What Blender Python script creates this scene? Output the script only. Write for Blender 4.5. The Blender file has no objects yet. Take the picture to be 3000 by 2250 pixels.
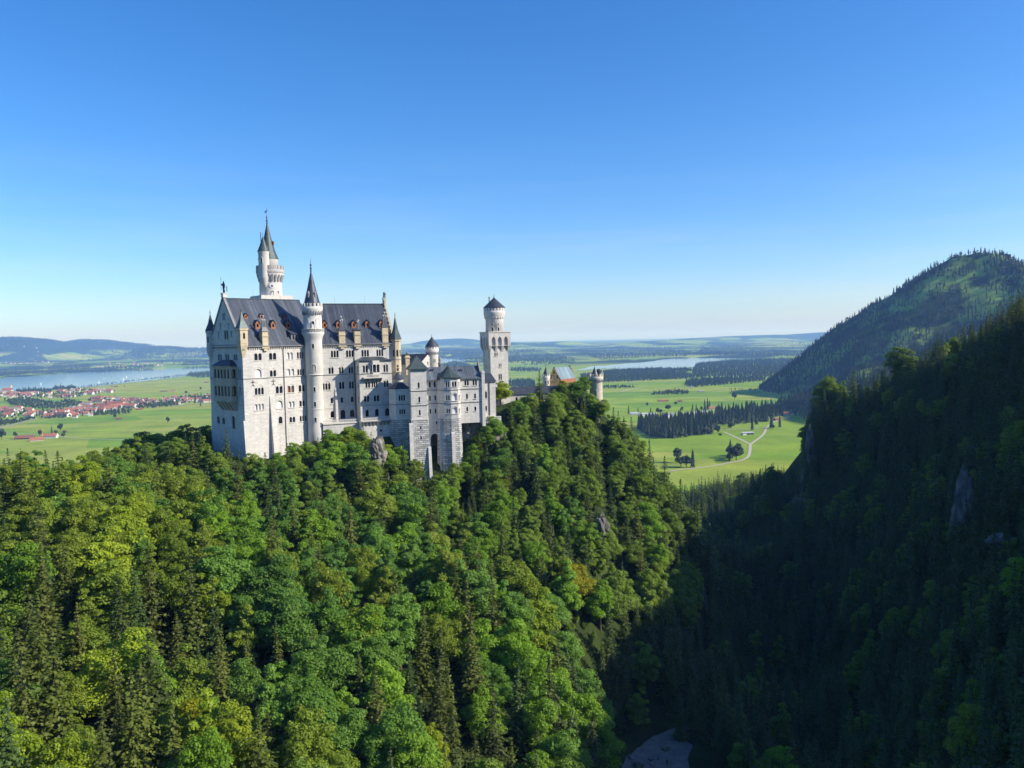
import bpy, math, random
import numpy as np
from mathutils import Vector, Matrix
from mathutils.geometry import tessellate_polygon

R = math.radians
SC = bpy.context.scene
COL = SC.collection

# ------------------------------------------------------------------ camera, sky, sun, exposure
PITCH, ROLL, FPX, EYE = R(3.13), R(1.2), 2340.0, 190.0
cam = bpy.data.objects.new('camera', bpy.data.cameras.new('camera'))
COL.objects.link(cam)
cam.data.sensor_width = 36.0
cam.data.lens = 36.0 * FPX / 3000.0
cam.data.clip_start = 1.0
cam.data.clip_end = 120000.0
CAMM = Matrix.Translation((0, 0, EYE)) @ Matrix.Rotation(R(90) - PITCH, 4, 'X') @ Matrix.Rotation(-ROLL, 4, 'Z')
cam.matrix_world = CAMM
SC.camera = cam

SUN_ELEV = R(33)
SUN_H = (0.978, -0.208)
w = bpy.data.worlds.new('World')
SC.world = w
w.use_nodes = True
wn = w.node_tree
bg = wn.nodes['Background']
sky = wn.nodes.new('ShaderNodeTexSky')
sky.sky_type = 'NISHITA'
sky.sun_disc = False
sky.sun_elevation = SUN_ELEV
sky.sun_rotation = math.atan2(SUN_H[0], SUN_H[1])
sky.altitude = 900
sky.air_density = 1.0
sky.dust_density = 1.5
sky.ozone_density = 4.0
hs = wn.nodes.new('ShaderNodeHueSaturation')
hs.inputs['Saturation'].default_value = 1.28
wb = wn.nodes.new('ShaderNodeMix'); wb.data_type = 'RGBA'; wb.blend_type = 'MULTIPLY'
wb.inputs[0].default_value = 1.0
wb.inputs[7].default_value = (0.95, 0.985, 1.13, 1)
wn.links.new(sky.outputs[0], hs.inputs['Color'])
wn.links.new(hs.outputs[0], wb.inputs[6])
# faint streaks of high cloud low over the plain
tc = wn.nodes.new('ShaderNodeTexCoord')
mp = wn.nodes.new('ShaderNodeMapping'); mp.inputs['Scale'].default_value = (2.2, 2.2, 26.0); mp.inputs['Rotation'].default_value = (0.0, 0.10, 0.0)
wn.links.new(tc.outputs['Generated'], mp.inputs['Vector'])
nz = wn.nodes.new('ShaderNodeTexNoise'); nz.inputs['Scale'].default_value = 1.6; nz.inputs['Detail'].default_value = 6; nz.inputs['Roughness'].default_value = 0.55
wn.links.new(mp.outputs[0], nz.inputs['Vector'])
cr1 = wn.nodes.new('ShaderNodeMapRange'); cr1.inputs['From Min'].default_value = 0.46; cr1.inputs['From Max'].default_value = 0.78; cr1.inputs['To Max'].default_value = 0.20
wn.links.new(nz.outputs['Fac'], cr1.inputs['Value'])
sz = wn.nodes.new('ShaderNodeSeparateXYZ'); wn.links.new(tc.outputs['Generated'], sz.inputs[0])
cr2 = wn.nodes.new('ShaderNodeMapRange'); cr2.inputs['From Min'].default_value = 0.24; cr2.inputs['From Max'].default_value = 0.03
wn.links.new(sz.outputs[2], cr2.inputs['Value'])
mm = wn.nodes.new('ShaderNodeMath'); mm.operation = 'MULTIPLY'
wn.links.new(cr1.outputs[0], mm.inputs[0]); wn.links.new(cr2.outputs[0], mm.inputs[1])
cl_ = wn.nodes.new('ShaderNodeMix'); cl_.data_type = 'RGBA'
cl_.inputs[7].default_value = (4.6, 4.7, 5.0, 1)
wn.links.new(mm.outputs[0], cl_.inputs[0]); wn.links.new(wb.outputs[2], cl_.inputs[6])
wn.links.new(cl_.outputs[2], bg.inputs['Color'])
bg.inputs['Strength'].default_value = 0.135

sun = bpy.data.objects.new('sun', bpy.data.lights.new('sun', 'SUN'))
COL.objects.link(sun)
sun.data.energy = 5.0
sun.data.angle = R(0.53)
sun.data.color = (1.0, 0.93, 0.81)
SUN_DIR = Vector((SUN_H[0] * math.cos(SUN_ELEV), SUN_H[1] * math.cos(SUN_ELEV), math.sin(SUN_ELEV))).normalized()
sun.rotation_euler = SUN_DIR.to_track_quat('Z', 'Y').to_euler()
sun.location = (300, -100, 600)

SC.view_settings.view_transform = 'Standard'
SC.view_settings.look = 'None'
SC.view_settings.exposure = 0.42
SC.view_settings.gamma = 1.0
SC.cycles.volume_bounces = 1
SC.cycles.max_bounces = 7
SC.cycles.diffuse_bounces = 4
SC.cycles.transmission_bounces = 3
SC.cycles.use_denoising = True

# ------------------------------------------------------------------ surveying helpers: photo pixel <-> place
_M3 = np.array(CAMM.to_3x3())


def ray(px, py):
    d = np.stack([(np.asarray(px, float) - 1500.0) / FPX, -(np.asarray(py, float) - 1125.0) / FPX, -np.ones_like(np.asarray(px, float))], -1)
    return d @ _M3.T


def at(px, py, dist):
    """point seen at photo pixel (px, py) at the given distance along the view axis"""
    return np.array([0, 0, EYE]) + ray(px, py) * np.asarray(dist, float)[..., None]


def on_level(px, py, z=0.0):
    """point of the level z seen at photo pixel (px, py)"""
    r = ray(px, py)
    return np.array([0, 0, EYE]) + r * ((z - EYE) / r[..., 2])[..., None]


def project(p):
    q = (np.asarray(p, float) - np.array([0, 0, EYE])) @ _M3
    return 1500 - q[..., 0] / q[..., 2] * FPX, 1125 + q[..., 1] / q[..., 2] * FPX, -q[..., 2]


# ------------------------------------------------------------------ scene bookkeeping
def tag(o, label=None, cat=None, group=None, kind=None):
    if label: o['label'] = label
    if cat: o['category'] = cat
    if group: o['group'] = group
    if kind: o['kind'] = kind
    return o


def thing(name, label, cat, loc=(0, 0, 0), group=None):
    o = bpy.data.objects.new(name, None)
    COL.objects.link(o)
    o.location = loc
    o.empty_display_size = 1.0
    return tag(o, label, cat, group)


class MB:
    """collects faces of one part, then links them as one mesh object"""

    def __init__(s):
        s.v, s.f, s.m, s.sm = [], [], [], []
        s.mi = 0
        s.smooth = False

    def add(s, verts, faces):
        b = len(s.v)
        s.v += [tuple(float(c) for c in p) for p in verts]
        for f in faces:
            s.f.append([b + i for i in f])
            s.m.append(s.mi)
            s.sm.append(s.smooth)

    def build(s, name, mats, parent=None, label=None):
        base = np.array(parent_world(parent)) if parent else np.zeros(3)
        me = bpy.data.meshes.new(name)
        me.from_pydata([tuple(np.array(p) - base) for p in s.v], [], s.f)
        for m in (mats if isinstance(mats, (list, tuple)) else [mats]):
            me.materials.append(m)
        me.polygons.foreach_set('material_index', s.m)
        me.polygons.foreach_set('use_smooth', s.sm)
        me.update()
        o = bpy.data.objects.new(name, me)
        COL.objects.link(o)
        if parent is not None:
            o.parent = parent
        if label: o['label'] = label
        return o


def parent_world(o):
    p = Vector((0, 0, 0))
    while o is not None:
        p += o.location
        o = o.parent
    return p


def np_mesh(name, verts, faces, mats, face_mat=None, smooth=False):
    """mesh from numpy arrays; faces (N, k)"""
    me = bpy.data.meshes.new(name)
    verts = np.asarray(verts, np.float32)
    faces = np.asarray(faces, np.int32)
    k = faces.shape[1]
    me.vertices.add(len(verts))
    me.vertices.foreach_set('co', verts.ravel())
    me.loops.add(faces.size)
    me.loops.foreach_set('vertex_index', faces.ravel())
    me.polygons.add(len(faces))
    me.polygons.foreach_set('loop_start', np.arange(0, faces.size, k, dtype=np.int32))
    me.polygons.foreach_set('loop_total', np.full(len(faces), k, np.int32))
    if face_mat is not None:
        me.polygons.foreach_set('material_index', np.asarray(face_mat, np.int32))
    me.polygons.foreach_set('use_smooth', np.full(len(faces), smooth, bool))
    for m in (mats if isinstance(mats, (list, tuple)) else [mats]):
        me.materials.append(m)
    me.update(calc_edges=True)
    me.validate()
    return me


def link(name, me, parent=None):
    o = bpy.data.objects.new(name, me)
    COL.objects.link(o)
    if parent is not None: o.parent = parent
    return o


# ------------------------------------------------------------------ numpy value noise
_rng = np.random.default_rng(7)
_LAT = _rng.random((256, 256))


def vnoise(x, y):
    xi, yi = np.floor(x).astype(int), np.floor(y).astype(int)
    fx, fy = x - xi, y - yi
    fx, fy = fx * fx * (3 - 2 * fx), fy * fy * (3 - 2 * fy)
    a, b = _LAT[xi % 256, yi % 256], _LAT[(xi + 1) % 256, yi % 256]
    c, d = _LAT[xi % 256, (yi + 1) % 256], _LAT[(xi + 1) % 256, (yi + 1) % 256]
    return (a * (1 - fx) + b * fx) * (1 - fy) + (c * (1 - fx) + d * fx) * fy - 0.5


def fbm(x, y, n=4):
    r, a = 0, 1.0
    for i in range(n):
        r = r + a * vnoise(x * 2 ** i + 17.3 * i, y * 2 ** i + 9.1 * i)
        a *= 0.5
    return r


# ------------------------------------------------------------------ node helpers
def new_mat(name):
    m = bpy.data.materials.new(name)
    m.use_nodes = True
    return m, m.node_tree.nodes, m.node_tree.links, m.node_tree.nodes['Principled BSDF']


def ramp(nodes, stops, interp='LINEAR'):
    n = nodes.new('ShaderNodeValToRGB')
    n.color_ramp.interpolation = interp
    while len(n.color_ramp.elements) < len(stops): n.color_ramp.elements.new(0.5)
    for e, (p, c) in zip(n.color_ramp.elements, stops):
        e.position = p
        e.color = (*c, 1)
    return n


def mix(nodes, links, a, b, fac, mode='MIX'):
    n = nodes.new('ShaderNodeMix')
    n.data_type = 'RGBA'
    n.blend_type = mode
    for sock, v in ((n.inputs[6], a), (n.inputs[7], b), (n.inputs[0], fac)):
        if hasattr(v, 'is_output'): links.new(v, sock)
        elif isinstance(v, (int, float)): sock.default_value = v
        else: sock.default_value = (*v, 1)
    return n.outputs[2]


def world_pos(nodes, links, scale=(1, 1, 1), rot=0.0):
    g = nodes.new('ShaderNodeNewGeometry')
    mp = nodes.new('ShaderNodeMapping')
    mp.inputs['Scale'].default_value = scale
    mp.inputs['Rotation'].default_value = (0, 0, rot)
    links.new(g.outputs['Position'], mp.inputs['Vector'])
    return mp.outputs[0]


def noise(nodes, links, vec, scale, detail=4, rough=0.55):
    n = nodes.new('ShaderNodeTexNoise')
    n.inputs['Scale'].default_value = scale
    n.inputs['Detail'].default_value = detail
    n.inputs['Roughness'].default_value = rough
    if vec is not None: links.new(vec, n.inputs['Vector'])
    return n.outputs['Fac']


def math_node(nodes, links, op, a, b=None, c=None):
    n = nodes.new('ShaderNodeMath')
    n.operation = op
    for s, v in zip(n.inputs, (a, b, c)):
        if v is None: continue
        if hasattr(v, 'is_output'): links.new(v, s)
        else: s.default_value = v
    return n.outputs[0]


def plain_mat(name, col, rough=0.7, var=0.12, scale=2.0, metal=0.0, spec=0.3, bump=0.0):
    m, n, l, p = new_mat(name)
    v = world_pos(n, l)
    f = noise(n, l, v, scale)
    rr = ramp(n, [(0.25, tuple(c * (1 - var) for c in col)), (0.75, tuple(min(1, c * (1 + var)) for c in col))])
    l.new(f, rr.inputs[0])
    l.new(rr.outputs[0], p.inputs['Base Color'])
    p.inputs['Roughness'].default_value = rough
    p.inputs['Metallic'].default_value = metal
    p.inputs['Specular IOR Level'].default_value = spec
    if bump:
        b = n.new('ShaderNodeBump')
        b.inputs['Strength'].default_value = bump
        b.inputs['Distance'].default_value = 0.2
        l.new(f, b.inputs['Height'])
        l.new(b.outputs[0], p.inputs['Normal'])
    return m
# ------------------------------------------------------------------ land form
def _ctrl():
    can = [  # canopy seen in the photograph: pixel, distance, tree height
        (0, 1325, 215, 17), (230, 1325, 225, 18), (430, 1280, 268, 15), (560, 1250, 275, 14), (300, 1300, 262, 15),
        (0, 1700, 160, 17), (0, 2250, 112, 18), (500, 1700, 180, 17), (500, 2250, 124, 18), (250, 1500, 188, 17),
        (1000, 1700, 195, 16), (1000, 2250, 138, 17), (1400, 1700, 205, 16), (1400, 2250, 152, 17), (750, 1500, 226, 15),
        (1100, 1500, 240, 14), (1350, 1560, 236, 14), (720, 1390, 262, 13), (1000, 1310, 284, 10), (900, 1345, 278, 10),
        (1700, 1700, 236, 12), (1650, 2000, 192, 16), (1800, 1760, 236, 14), (1550, 1850, 200, 15),
        (1620, 1420, 296, 9), (1720, 1420, 306, 9), (1500, 1330, 318, 9), (1440, 1400, 308, 8), (1560, 1230, 334, 10), (1660, 1180, 348, 10), (1780, 1290, 346, 10),
        (1880, 1350, 340, 11), (1980, 1460, 330, 13), (2060, 1545, 322, 15), (1960, 1600, 290, 15), (2080, 1660, 330, 18),
        (2150, 1450, 520, 20), (2220, 1400, 680, 22), (2330, 1400, 620, 22), (2250, 1560, 430, 18), (2250, 1750, 330, 16),
        (2370, 1260, 455, 18), (2440, 1120, 480, 18), (2550, 1100, 470, 18), (2650, 1060, 430, 18), (2750, 990, 395, 18), (2850, 990, 360, 18), (2990, 890, 335, 18),
        (2370, 1450, 440, 14), (2400, 1650, 360, 16), (2400, 1900, 280, 16), (2400, 2200, 212, 16), (2650, 1500, 320, 14), (2650, 1900, 225, 16), (2650, 2240, 165, 16),
        (2990, 1250, 270, 14), (2990, 1700, 185, 15), (2990, 2240, 118, 15), (2150, 2000, 265, 16), (2120, 1800, 310, 16)]
    P = []
    for px, py, d, h in can:
        p = at(px, py, d)
        P.append((p[0], p[1], p[2] - h))
    g = [on_level(px, py, 80.0) for px, py in ((1850, 2240), (1950, 2200), (2050, 2150), (2000, 2240))]
    P += [tuple(p) for p in g]
    # castle rock: terrace the walls stand on
    fr = [(-97, 277, 150), (-80, 296, 153), (-56, 304, 155), (-46, 305, 158), (-92, 310, 155), (-60, 330, 160), (-30, 330, 160), (-38, 302, 140), (-22, 304, 138),
          (-26, 320, 159), (-10, 312, 158), (-14, 330, 160), (-8, 356, 161), (14, 366, 159), (36, 370, 156), (45, 366, 152), (20, 350, 160), (4, 338, 158),
          (-32, 290, 130), (-18, 294, 129), (-2, 306, 140),
          # behind the castle and out to the valley
          (-140, 330, 132), (-122, 302, 143), (-150, 308, 139), (-110, 345, 128), (-160, 300, 126), (-130, 278, 141), (-60, 380, 118), (0, 410, 110), (60, 430, 82), (90, 400, 78), (-240, 330, 82), (-110, 430, 66), (0, 520, 40), (130, 560, 48),
          (-200, 480, 30), (-340, 330, 45), (-360, 460, 12), (-240, 640, 4), (0, 720, 4), (190, 740, 38), (300, 760, 48), (-420, 200, 60),
          (-190, 228, 134), (-210, 180, 140), (-230, 100, 150), (-160, 60, 155), (-100, 20, 160), (-60, 20, 148), (-40, 60, 118), (0, 0, 98), (10, 60, 92), (20, 110, 84), (40, 150, 80),
          (70, 250, 74), (110, 350, 66), (150, 450, 60), (190, 600, 50),
          # the shading mountainside right of and behind the camera
          (70, 20, 150), (120, 60, 186), (110, 110, 158), (256, 85, 271), (325, 265, 278), (300, 180, 276), (420, 380, 275), (460, 520, 222), (420, 640, 158), (420, 760, 92), (600, 300, 330), (600, 100, 340), (400, -50, 330),
          (250, -80, 270), (120, -80, 190), (0, -120, 112), (-120, -100, 190), (-250, -120, 230), (-500, -100, 200), (0, -400, 200), (400, -400, 380), (-400, -400, 280),
          (800, 500, 260), (800, 200, 360), (620, 700, 120)]
    return np.array(P + fr)


_CP = _ctrl()
_NCP = len(_CP)
_d = np.linalg.norm(_CP[:, None, :2] - _CP[None, :, :2], axis=2)
_A = np.zeros((_NCP + 3, _NCP + 3))
_A[:_NCP, :_NCP] = np.sqrt(_d ** 2 + 36.0) - 0.0
_A[:_NCP, :_NCP] -= np.eye(_NCP) * 1.5
_A[:_NCP, _NCP], _A[:_NCP, _NCP + 1], _A[:_NCP, _NCP + 2] = 1, _CP[:, 0], _CP[:, 1]
_A[_NCP:, :_NCP] = _A[:_NCP, _NCP:].T
_W = np.linalg.solve(_A, np.r_[_CP[:, 2], 0, 0, 0])


def _near(x, y):
    sh = x.shape
    q = np.stack([x.ravel(), y.ravel()], 1)
    out = np.empty(len(q))
    for i in range(0, len(q), 20000):
        b = q[i:i + 20000]
        d = np.sqrt(((b[:, None] - _CP[None, :, :2]) ** 2).sum(2) + 36.0)
        out[i:i + 20000] = d @ _W[:_NCP] + _W[_NCP] + b @ _W[_NCP + 1:]
    return out.reshape(sh)


def _crest(x, y, pts, k, kind='tent'):
    """ridge along a crest line [(x, y, z)]: height falls away from the line"""
    best = np.full(x.shape, -1e9)
    for (x0, y0, z0), (x1, y1, z1) in zip(pts[:-1], pts[1:]):
        dx, dy = x1 - x0, y1 - y0
        t = np.clip(((x - x0) * dx + (y - y0) * dy) / (dx * dx + dy * dy), 0, 1)
        d = np.hypot(x - x0 - t * dx, y - y0 - t * dy)
        zc = z0 + t * (z1 - z0)
        best = np.maximum(best, zc - k * d if kind == 'tent' else zc * np.exp(-(d / k) ** 2))
    return best


def _px_crest(L):
    return [tuple(at(px, py, d)) for px, py, d in L]


PEAK = _px_crest([(2140, 1186, 2800), (2290, 1096, 2740), (2410, 1004, 2680), (2500, 933, 2620), (2590, 878, 2570), (2680, 808, 2520), (2790, 743, 2470), (2850, 733, 2440),
                  (2920, 745, 2380), (3000, 793, 2280), (3200, 880, 2100), (3500, 900, 1900)])
SPUR = _px_crest([(2120, 1245, 2060), (2300, 1186, 2020), (2430, 1132, 1960), (2560, 1074, 1900), (2680, 1030, 1850), (2790, 985, 1800), (2950, 925, 1700), (3300, 820, 1600)])
PEAK2 = _px_crest([(2400, 1000, 3400), (2330, 990, 4400)])
HILLS = [(_px_crest([(-300, 1000, 12000), (-100, 990, 12000), (30, 991, 12000), (60, 993, 12000), (110, 997, 12200), (130, 1006, 12400), (180, 1013, 12500)]), 900),
         (_px_crest([(170, 1013, 13400), (215, 1003, 13500), (250, 998, 13600), (295, 999, 13600), (340, 1005, 13700), (400, 1011, 13800), (430, 1024, 13800)]), 850),
         (_px_crest([(435, 1025, 12500), (470, 1019, 12500), (520, 1023, 12500), (600, 1023, 12500), (700, 1020, 12500)]), 900),
         (_px_crest([(1230, 1006, 18500), (1290, 993, 19000), (1340, 990, 19000), (1400, 997, 19000), (1500, 1003, 19000)]), 1100),
         (_px_crest([(1500, 1001, 14500), (1560, 1001, 14500), (1600, 1008, 14500)]), 700),
         (_px_crest([(1590, 1003, 15500), (1650, 1000, 15500), (1720, 1006, 15500)]), 700),
         (_px_crest([(2050, 990, 17000), (2150, 984, 17500), (2300, 980, 18000), (2450, 972, 18000), (2600, 968, 18000)]), 1500),
         (_px_crest([(1850, 1003, 14500), (1950, 996, 15000), (2050, 996, 15000)]), 800)]


# the water lies in shallow basins
LAKES = {
    'lake_near_village': [(-200, 1147), (0, 1146), (90, 1148), (170, 1141), (230, 1136), (310, 1128), (420, 1117), (520, 1105), (600, 1095), (660, 1088), (760, 1078), (700, 1068), (620, 1074), (540, 1077), (430, 1082), (330, 1086), (200, 1092), (120, 1100), (0, 1107), (-200, 1112)],
    'lake_below_peak': [(1690, 1085), (1760, 1080), (1860, 1081), (1960, 1078), (2030, 1076), (2060, 1067), (2140, 1060), (2240, 1053), (2120, 1049), (2030, 1048), (1960, 1051), (1890, 1061), (1800, 1068), (1730, 1074)],
    'lake_behind_keep': [(1100, 1070), (1290, 1066), (1360, 1060), (1362, 1048), (1350, 1040), (1310, 1046), (1285, 1050), (1100, 1048)],
}



def _in_poly(poly, x, y):
    c_ = np.zeros(x.shape, bool)
    for (x0, y0), (x1, y1) in zip(poly, np.roll(poly, -1, 0)):
        c_ ^= ((y0 > y) != (y1 > y)) & (x < (x1 - x0) * (y - y0) / (y1 - y0 + 1e-12) + x0)
    return c_


BASINS = [np.array([on_level(a, b, 0.0)[:2] for a, b in L]) for L in LAKES.values()]

GC = on_level(1935, 2205, 80.0)


def land(x, y):
    x, y = np.asarray(x, float), np.asarray(y, float)
    r = np.hypot(x, y)
    far = np.zeros(x.shape)
    roll = np.clip((r - 5200) / 5000, 0, 1)
    far = far + roll * (28 * fbm(x / 1500, y / 1500, 3) + 14)
    far = far + np.clip((r - 8000) / 12000, 0, 1) * 75
    for pts, wd in HILLS:
        far = np.maximum(far, _crest(x, y, pts, wd, 'bell') + 10 * roll * fbm(x / 500, y / 500, 3))
    m = np.maximum(_crest(x, y, PEAK, 0.78), _crest(x, y, SPUR, 0.5))
    m = np.maximum(m, _crest(x, y, PEAK2, 0.3) * 0)
    m = m + np.clip(m / 60, 0, 1) * 26 * fbm(x / 140, y / 140, 4)
    far = np.maximum(far, m)
    near = _near(x, y) + 5.0 * fbm(x / 38, y / 38, 4)
    e = np.hypot((x - 60) / 1.15, y - 250)
    k = np.clip((e - 560) / 330, 0, 1)
    k = k * k * (3 - 2 * k)
    for L in BASINS:
        far = np.where((r > 3000) & _in_poly(L, x, y), -1.5, far)
    near = np.maximum(near, -3)
    gf = np.exp(-(np.hypot(x - GC[0], y - GC[1]) / 26) ** 4)
    near = near * (1 - gf) + 79.6 * gf
    return near * (1 - k) + far * k


def land1(x, y):
    return float(land(np.array([x]), np.array([y]))[0])


TH = np.unique(np.r_[np.linspace(-180, -42, 50), np.linspace(-42, 42, 430), np.linspace(42, 180, 50)])[:-1]
RR = np.r_[0.5, np.linspace(8, 560, 150), np.geomspace(565, 1700, 75), np.linspace(1715, 2960, 95), np.geomspace(3000, 60000, 112)]
tt, rr = np.meshgrid(np.radians(TH), RR)
gx, gy = rr * np.sin(tt), rr * np.cos(tt)
gz = land(gx, gy)
nT, nR = len(TH), len(RR)
idx = np.arange(nT * nR).reshape(nR, nT)
nx = np.roll(idx, -1, axis=1)
quads = np.stack([idx[:-1], nx[:-1], nx[1:], idx[1:]], -1).reshape(-1, 4)

# ------------------------------------------------------------------ ground material
gm, n, l, p = new_mat('land_cover')
pos = world_pos(n, l)
sep = n.new('ShaderNodeSeparateXYZ'); l.new(pos, sep.inputs[0])
geo = n.new('ShaderNodeNewGeometry')
sepn = n.new('ShaderNodeSeparateXYZ'); l.new(geo.outputs['Normal'], sepn.inputs[0])
flat = n.new('ShaderNodeCombineXYZ'); l.new(sep.outputs[0], flat.inputs[0]); l.new(sep.outputs[1], flat.inputs[1])


def fmap(scale, rot=0.0):
    mp = n.new('ShaderNodeMapping')
    mp.inputs['Scale'].default_value = scale
    mp.inputs['Rotation'].default_value = (0, 0, rot)
    l.new(flat.outputs[0], mp.inputs['Vector'])
    return mp.outputs[0]


# meadow parcels: each field cut at another time
vor = n.new('ShaderNodeTexVoronoi'); vor.inputs['Scale'].default_value = 1.0
l.new(fmap((0.0021, 0.0062, 1), 0.35), vor.inputs['Vector'])
parc = n.new('ShaderNodeSeparateColor'); l.new(vor.outputs['Color'], parc.inputs[0])
mead = ramp(n, [(0.0, (0.140, 0.255, 0.020)), (0.35, (0.190, 0.305, 0.022)), (0.6, (0.235, 0.320, 0.032)), (0.82, (0.310, 0.325, 0.060)), (1.0, (0.200, 0.305, 0.024))])
l.new(parc.outputs[0], mead.inputs[0])
tuft = noise(n, l, fmap((1, 1, 1)), 0.011, 6, 0.6)
tr = ramp(n, [(0.3, (0.72, 0.78, 0.74)), (0.7, (1.22, 1.16, 1.14))]); l.new(tuft, tr.inputs[0])
meadow = mix(n, l, mead.outputs[0], tr.outputs[0], 1.0, 'MULTIPLY')
wv = n.new('ShaderNodeTexWave'); wv.inputs['Scale'].default_value = 1.0; wv.inputs['Distortion'].default_value = 2.5; wv.inputs['Detail'].default_value = 3
l.new(fmap((0.0, 0.012, 1), 0.22), wv.inputs['Vector'])
wr = ramp(n, [(0.0, (0.93, 0.94, 0.95)), (1.0, (1.05, 1.04, 1.02))]); l.new(wv.outputs['Fac'], wr.inputs[0])
meadow = mix(n, l, meadow, wr.outputs[0], 1.0, 'MULTIPLY')
# far country: woods and pastures in patches
wood = noise(n, l, fmap((0.0010, 0.0011, 1), 0.2), 1.0, 6, 0.62)
woodm = ramp(n, [(0.485, (0, 0, 0)), (0.515, (1, 1, 1))]); l.new(wood, woodm.inputs[0])
dist = n.new('ShaderNodeVectorMath'); dist.operation = 'LENGTH'; l.new(flat.outputs[0], dist.inputs[0])
farm_ = n.new('ShaderNodeMapRange'); farm_.inputs['From Min'].default_value = 5600; farm_.inputs['From Max'].default_value = 6400
l.new(dist.outputs['Value'], farm_.inputs['Value'])
wf = math_node(n, l, 'MULTIPLY', woodm.outputs[0], farm_.outputs[0])
hiw = n.new('ShaderNodeMapRange'); hiw.inputs['From Min'].default_value = 130; hiw.inputs['From Max'].default_value = 175
l.new(math_node(n, l, 'MULTIPLY_ADD', wood, 120.0, math_node(n, l, 'ADD', sep.outputs[2], -60.0)), hiw.inputs['Value'])
wf = math_node(n, l, 'MAXIMUM', wf, math_node(n, l, 'MULTIPLY', hiw.outputs[0], farm_.outputs[0]))
country = mix(n, l, meadow, (0.020, 0.040, 0.016), wf)
# hillside: forest floor, with bare limestone where it is steep
fl = noise(n, l, pos, 0.09, 6, 0.6)
floor_c = ramp(n, [(0.3, (0.018, 0.026, 0.010)), (0.55, (0.040, 0.060, 0.014)), (0.75, (0.070, 0.085, 0.028))]); l.new(fl, floor_c.inputs[0])
rk = noise(n, l, world_pos(n, l, (1, 1, 0.45)), 0.16, 9, 0.68)
rock_c = ramp(n, [(0.25, (0.10, 0.10, 0.095)), (0.5, (0.27, 0.26, 0.235)), (0.75, (0.42, 0.40, 0.37))]); l.new(rk, rock_c.inputs[0])
steep = math_node(n, l, 'MULTIPLY_ADD', rk, 0.35, sepn.outputs[2])
steepm = ramp(n, [(0.50, (1, 1, 1)), (0.57, (0, 0, 0))]); l.new(steep, steepm.inputs[0])
hillc = mix(n, l, floor_c.outputs[0], rock_c.outputs[0], steepm.outputs[0])
# grass clearings high on the far mountain
clr = noise(n, l, pos, 0.008, 5, 0.6)
clm = ramp(n, [(0.46, (0, 0, 0)), (0.53, (1, 1, 1))]); l.new(clr, clm.inputs[0])
farhill = n.new('ShaderNodeMapRange'); farhill.inputs['From Min'].default_value = 900; farhill.inputs['From Max'].default_value = 1000
l.new(dist.outputs['Value'], farhill.inputs['Value'])
hillc = mix(n, l, hillc, (0.20, 0.29, 0.05), math_node(n, l, 'MULTIPLY', clm.outputs[0], farhill.outputs[0]))
hz_ = n.new('ShaderNodeMapRange'); hz_.inputs['From Min'].default_value = 7; hz_.inputs['From Max'].default_value = 16
l.new(sep.outputs[2], hz_.inputs['Value'])
nearm = n.new('ShaderNodeMapRange'); nearm.inputs['From Min'].default_value = 4600; nearm.inputs['From Max'].default_value = 4400
l.new(dist.outputs['Value'], nearm.inputs['Value'])
final = mix(n, l, country, hillc, math_node(n, l, 'MULTIPLY', hz_.outputs[0], nearm.outputs[0]))
l.new(final, p.inputs['Base Color'])
p.inputs['Roughness'].default_value = 0.95
p.inputs['Specular IOR Level'].default_value = 0.1
bp = n.new('ShaderNodeBump'); bp.inputs['Strength'].default_value = 0.7; bp.inputs['Distance'].default_value = 2.5
l.new(rk, bp.inputs['Height']); l.new(bp.outputs[0], p.inputs['Normal'])

ground = link('ground', np_mesh('ground', np.stack([gx, gy, gz], -1).reshape(-1, 3), quads, gm, smooth=True))
tag(ground, 'green valley floor, castle rock and wooded mountainsides', kind='structure')

# ------------------------------------------------------------------ water
wm, n, l, p = new_mat('lake_water')
p.inputs['Base Color'].default_value = (0.035, 0.10, 0.15, 1)
p.inputs['Roughness'].default_value = 0.10
p.inputs['Specular IOR Level'].default_value = 0.8
f = noise(n, l, world_pos(n, l, (0.02, 0.05, 1)), 3.0, 4)
b = n.new('ShaderNodeBump'); b.inputs['Strength'].default_value = 0.02; b.inputs['Distance'].default_value = 1.0
l.new(f, b.inputs['Height']); l.new(b.outputs[0], p.inputs['Normal'])


def sheet(name, px, z, mat, label):
    pts = [on_level(a, b, z) for a, b in px]
    mb = MB()
    tris = tessellate_polygon([[Vector(q) for q in pts]])
    mb.add(pts, [list(t) if (Vector(pts[t[1]]) - Vector(pts[t[0]])).cross(Vector(pts[t[2]]) - Vector(pts[t[0]])).z > 0 else list(t)[::-1] for t in tris])
    o = mb.build(name, mat)
    return tag(o, label, kind='structure')


def densify(L, k=6, amp=0.8, seed=1):
    rng = np.random.default_rng(seed)
    out = []
    for i in range(len(L)):
        a, b = np.array(L[i]), np.array(L[(i + 1) % len(L)])
        for j in range(k):
            q = a + (b - a) * j / k
            out.append((q[0] + rng.normal() * 2, q[1] + (rng.normal() * amp if j else 0)))
    return out


sheet('lake', densify(LAKES['lake_near_village']), 0.9, wm, 'long blue lake behind the red roofed village')
sheet('lake', densify(LAKES['lake_below_peak'], 6, 0.6, 2), 1.2, wm, 'pale lake beyond the meadows below the mountain')
sheet('lake', densify(LAKES['lake_behind_keep'], 5, 0.4, 3), 1.6, wm, 'small pale lake seen between castle towers')


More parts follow.
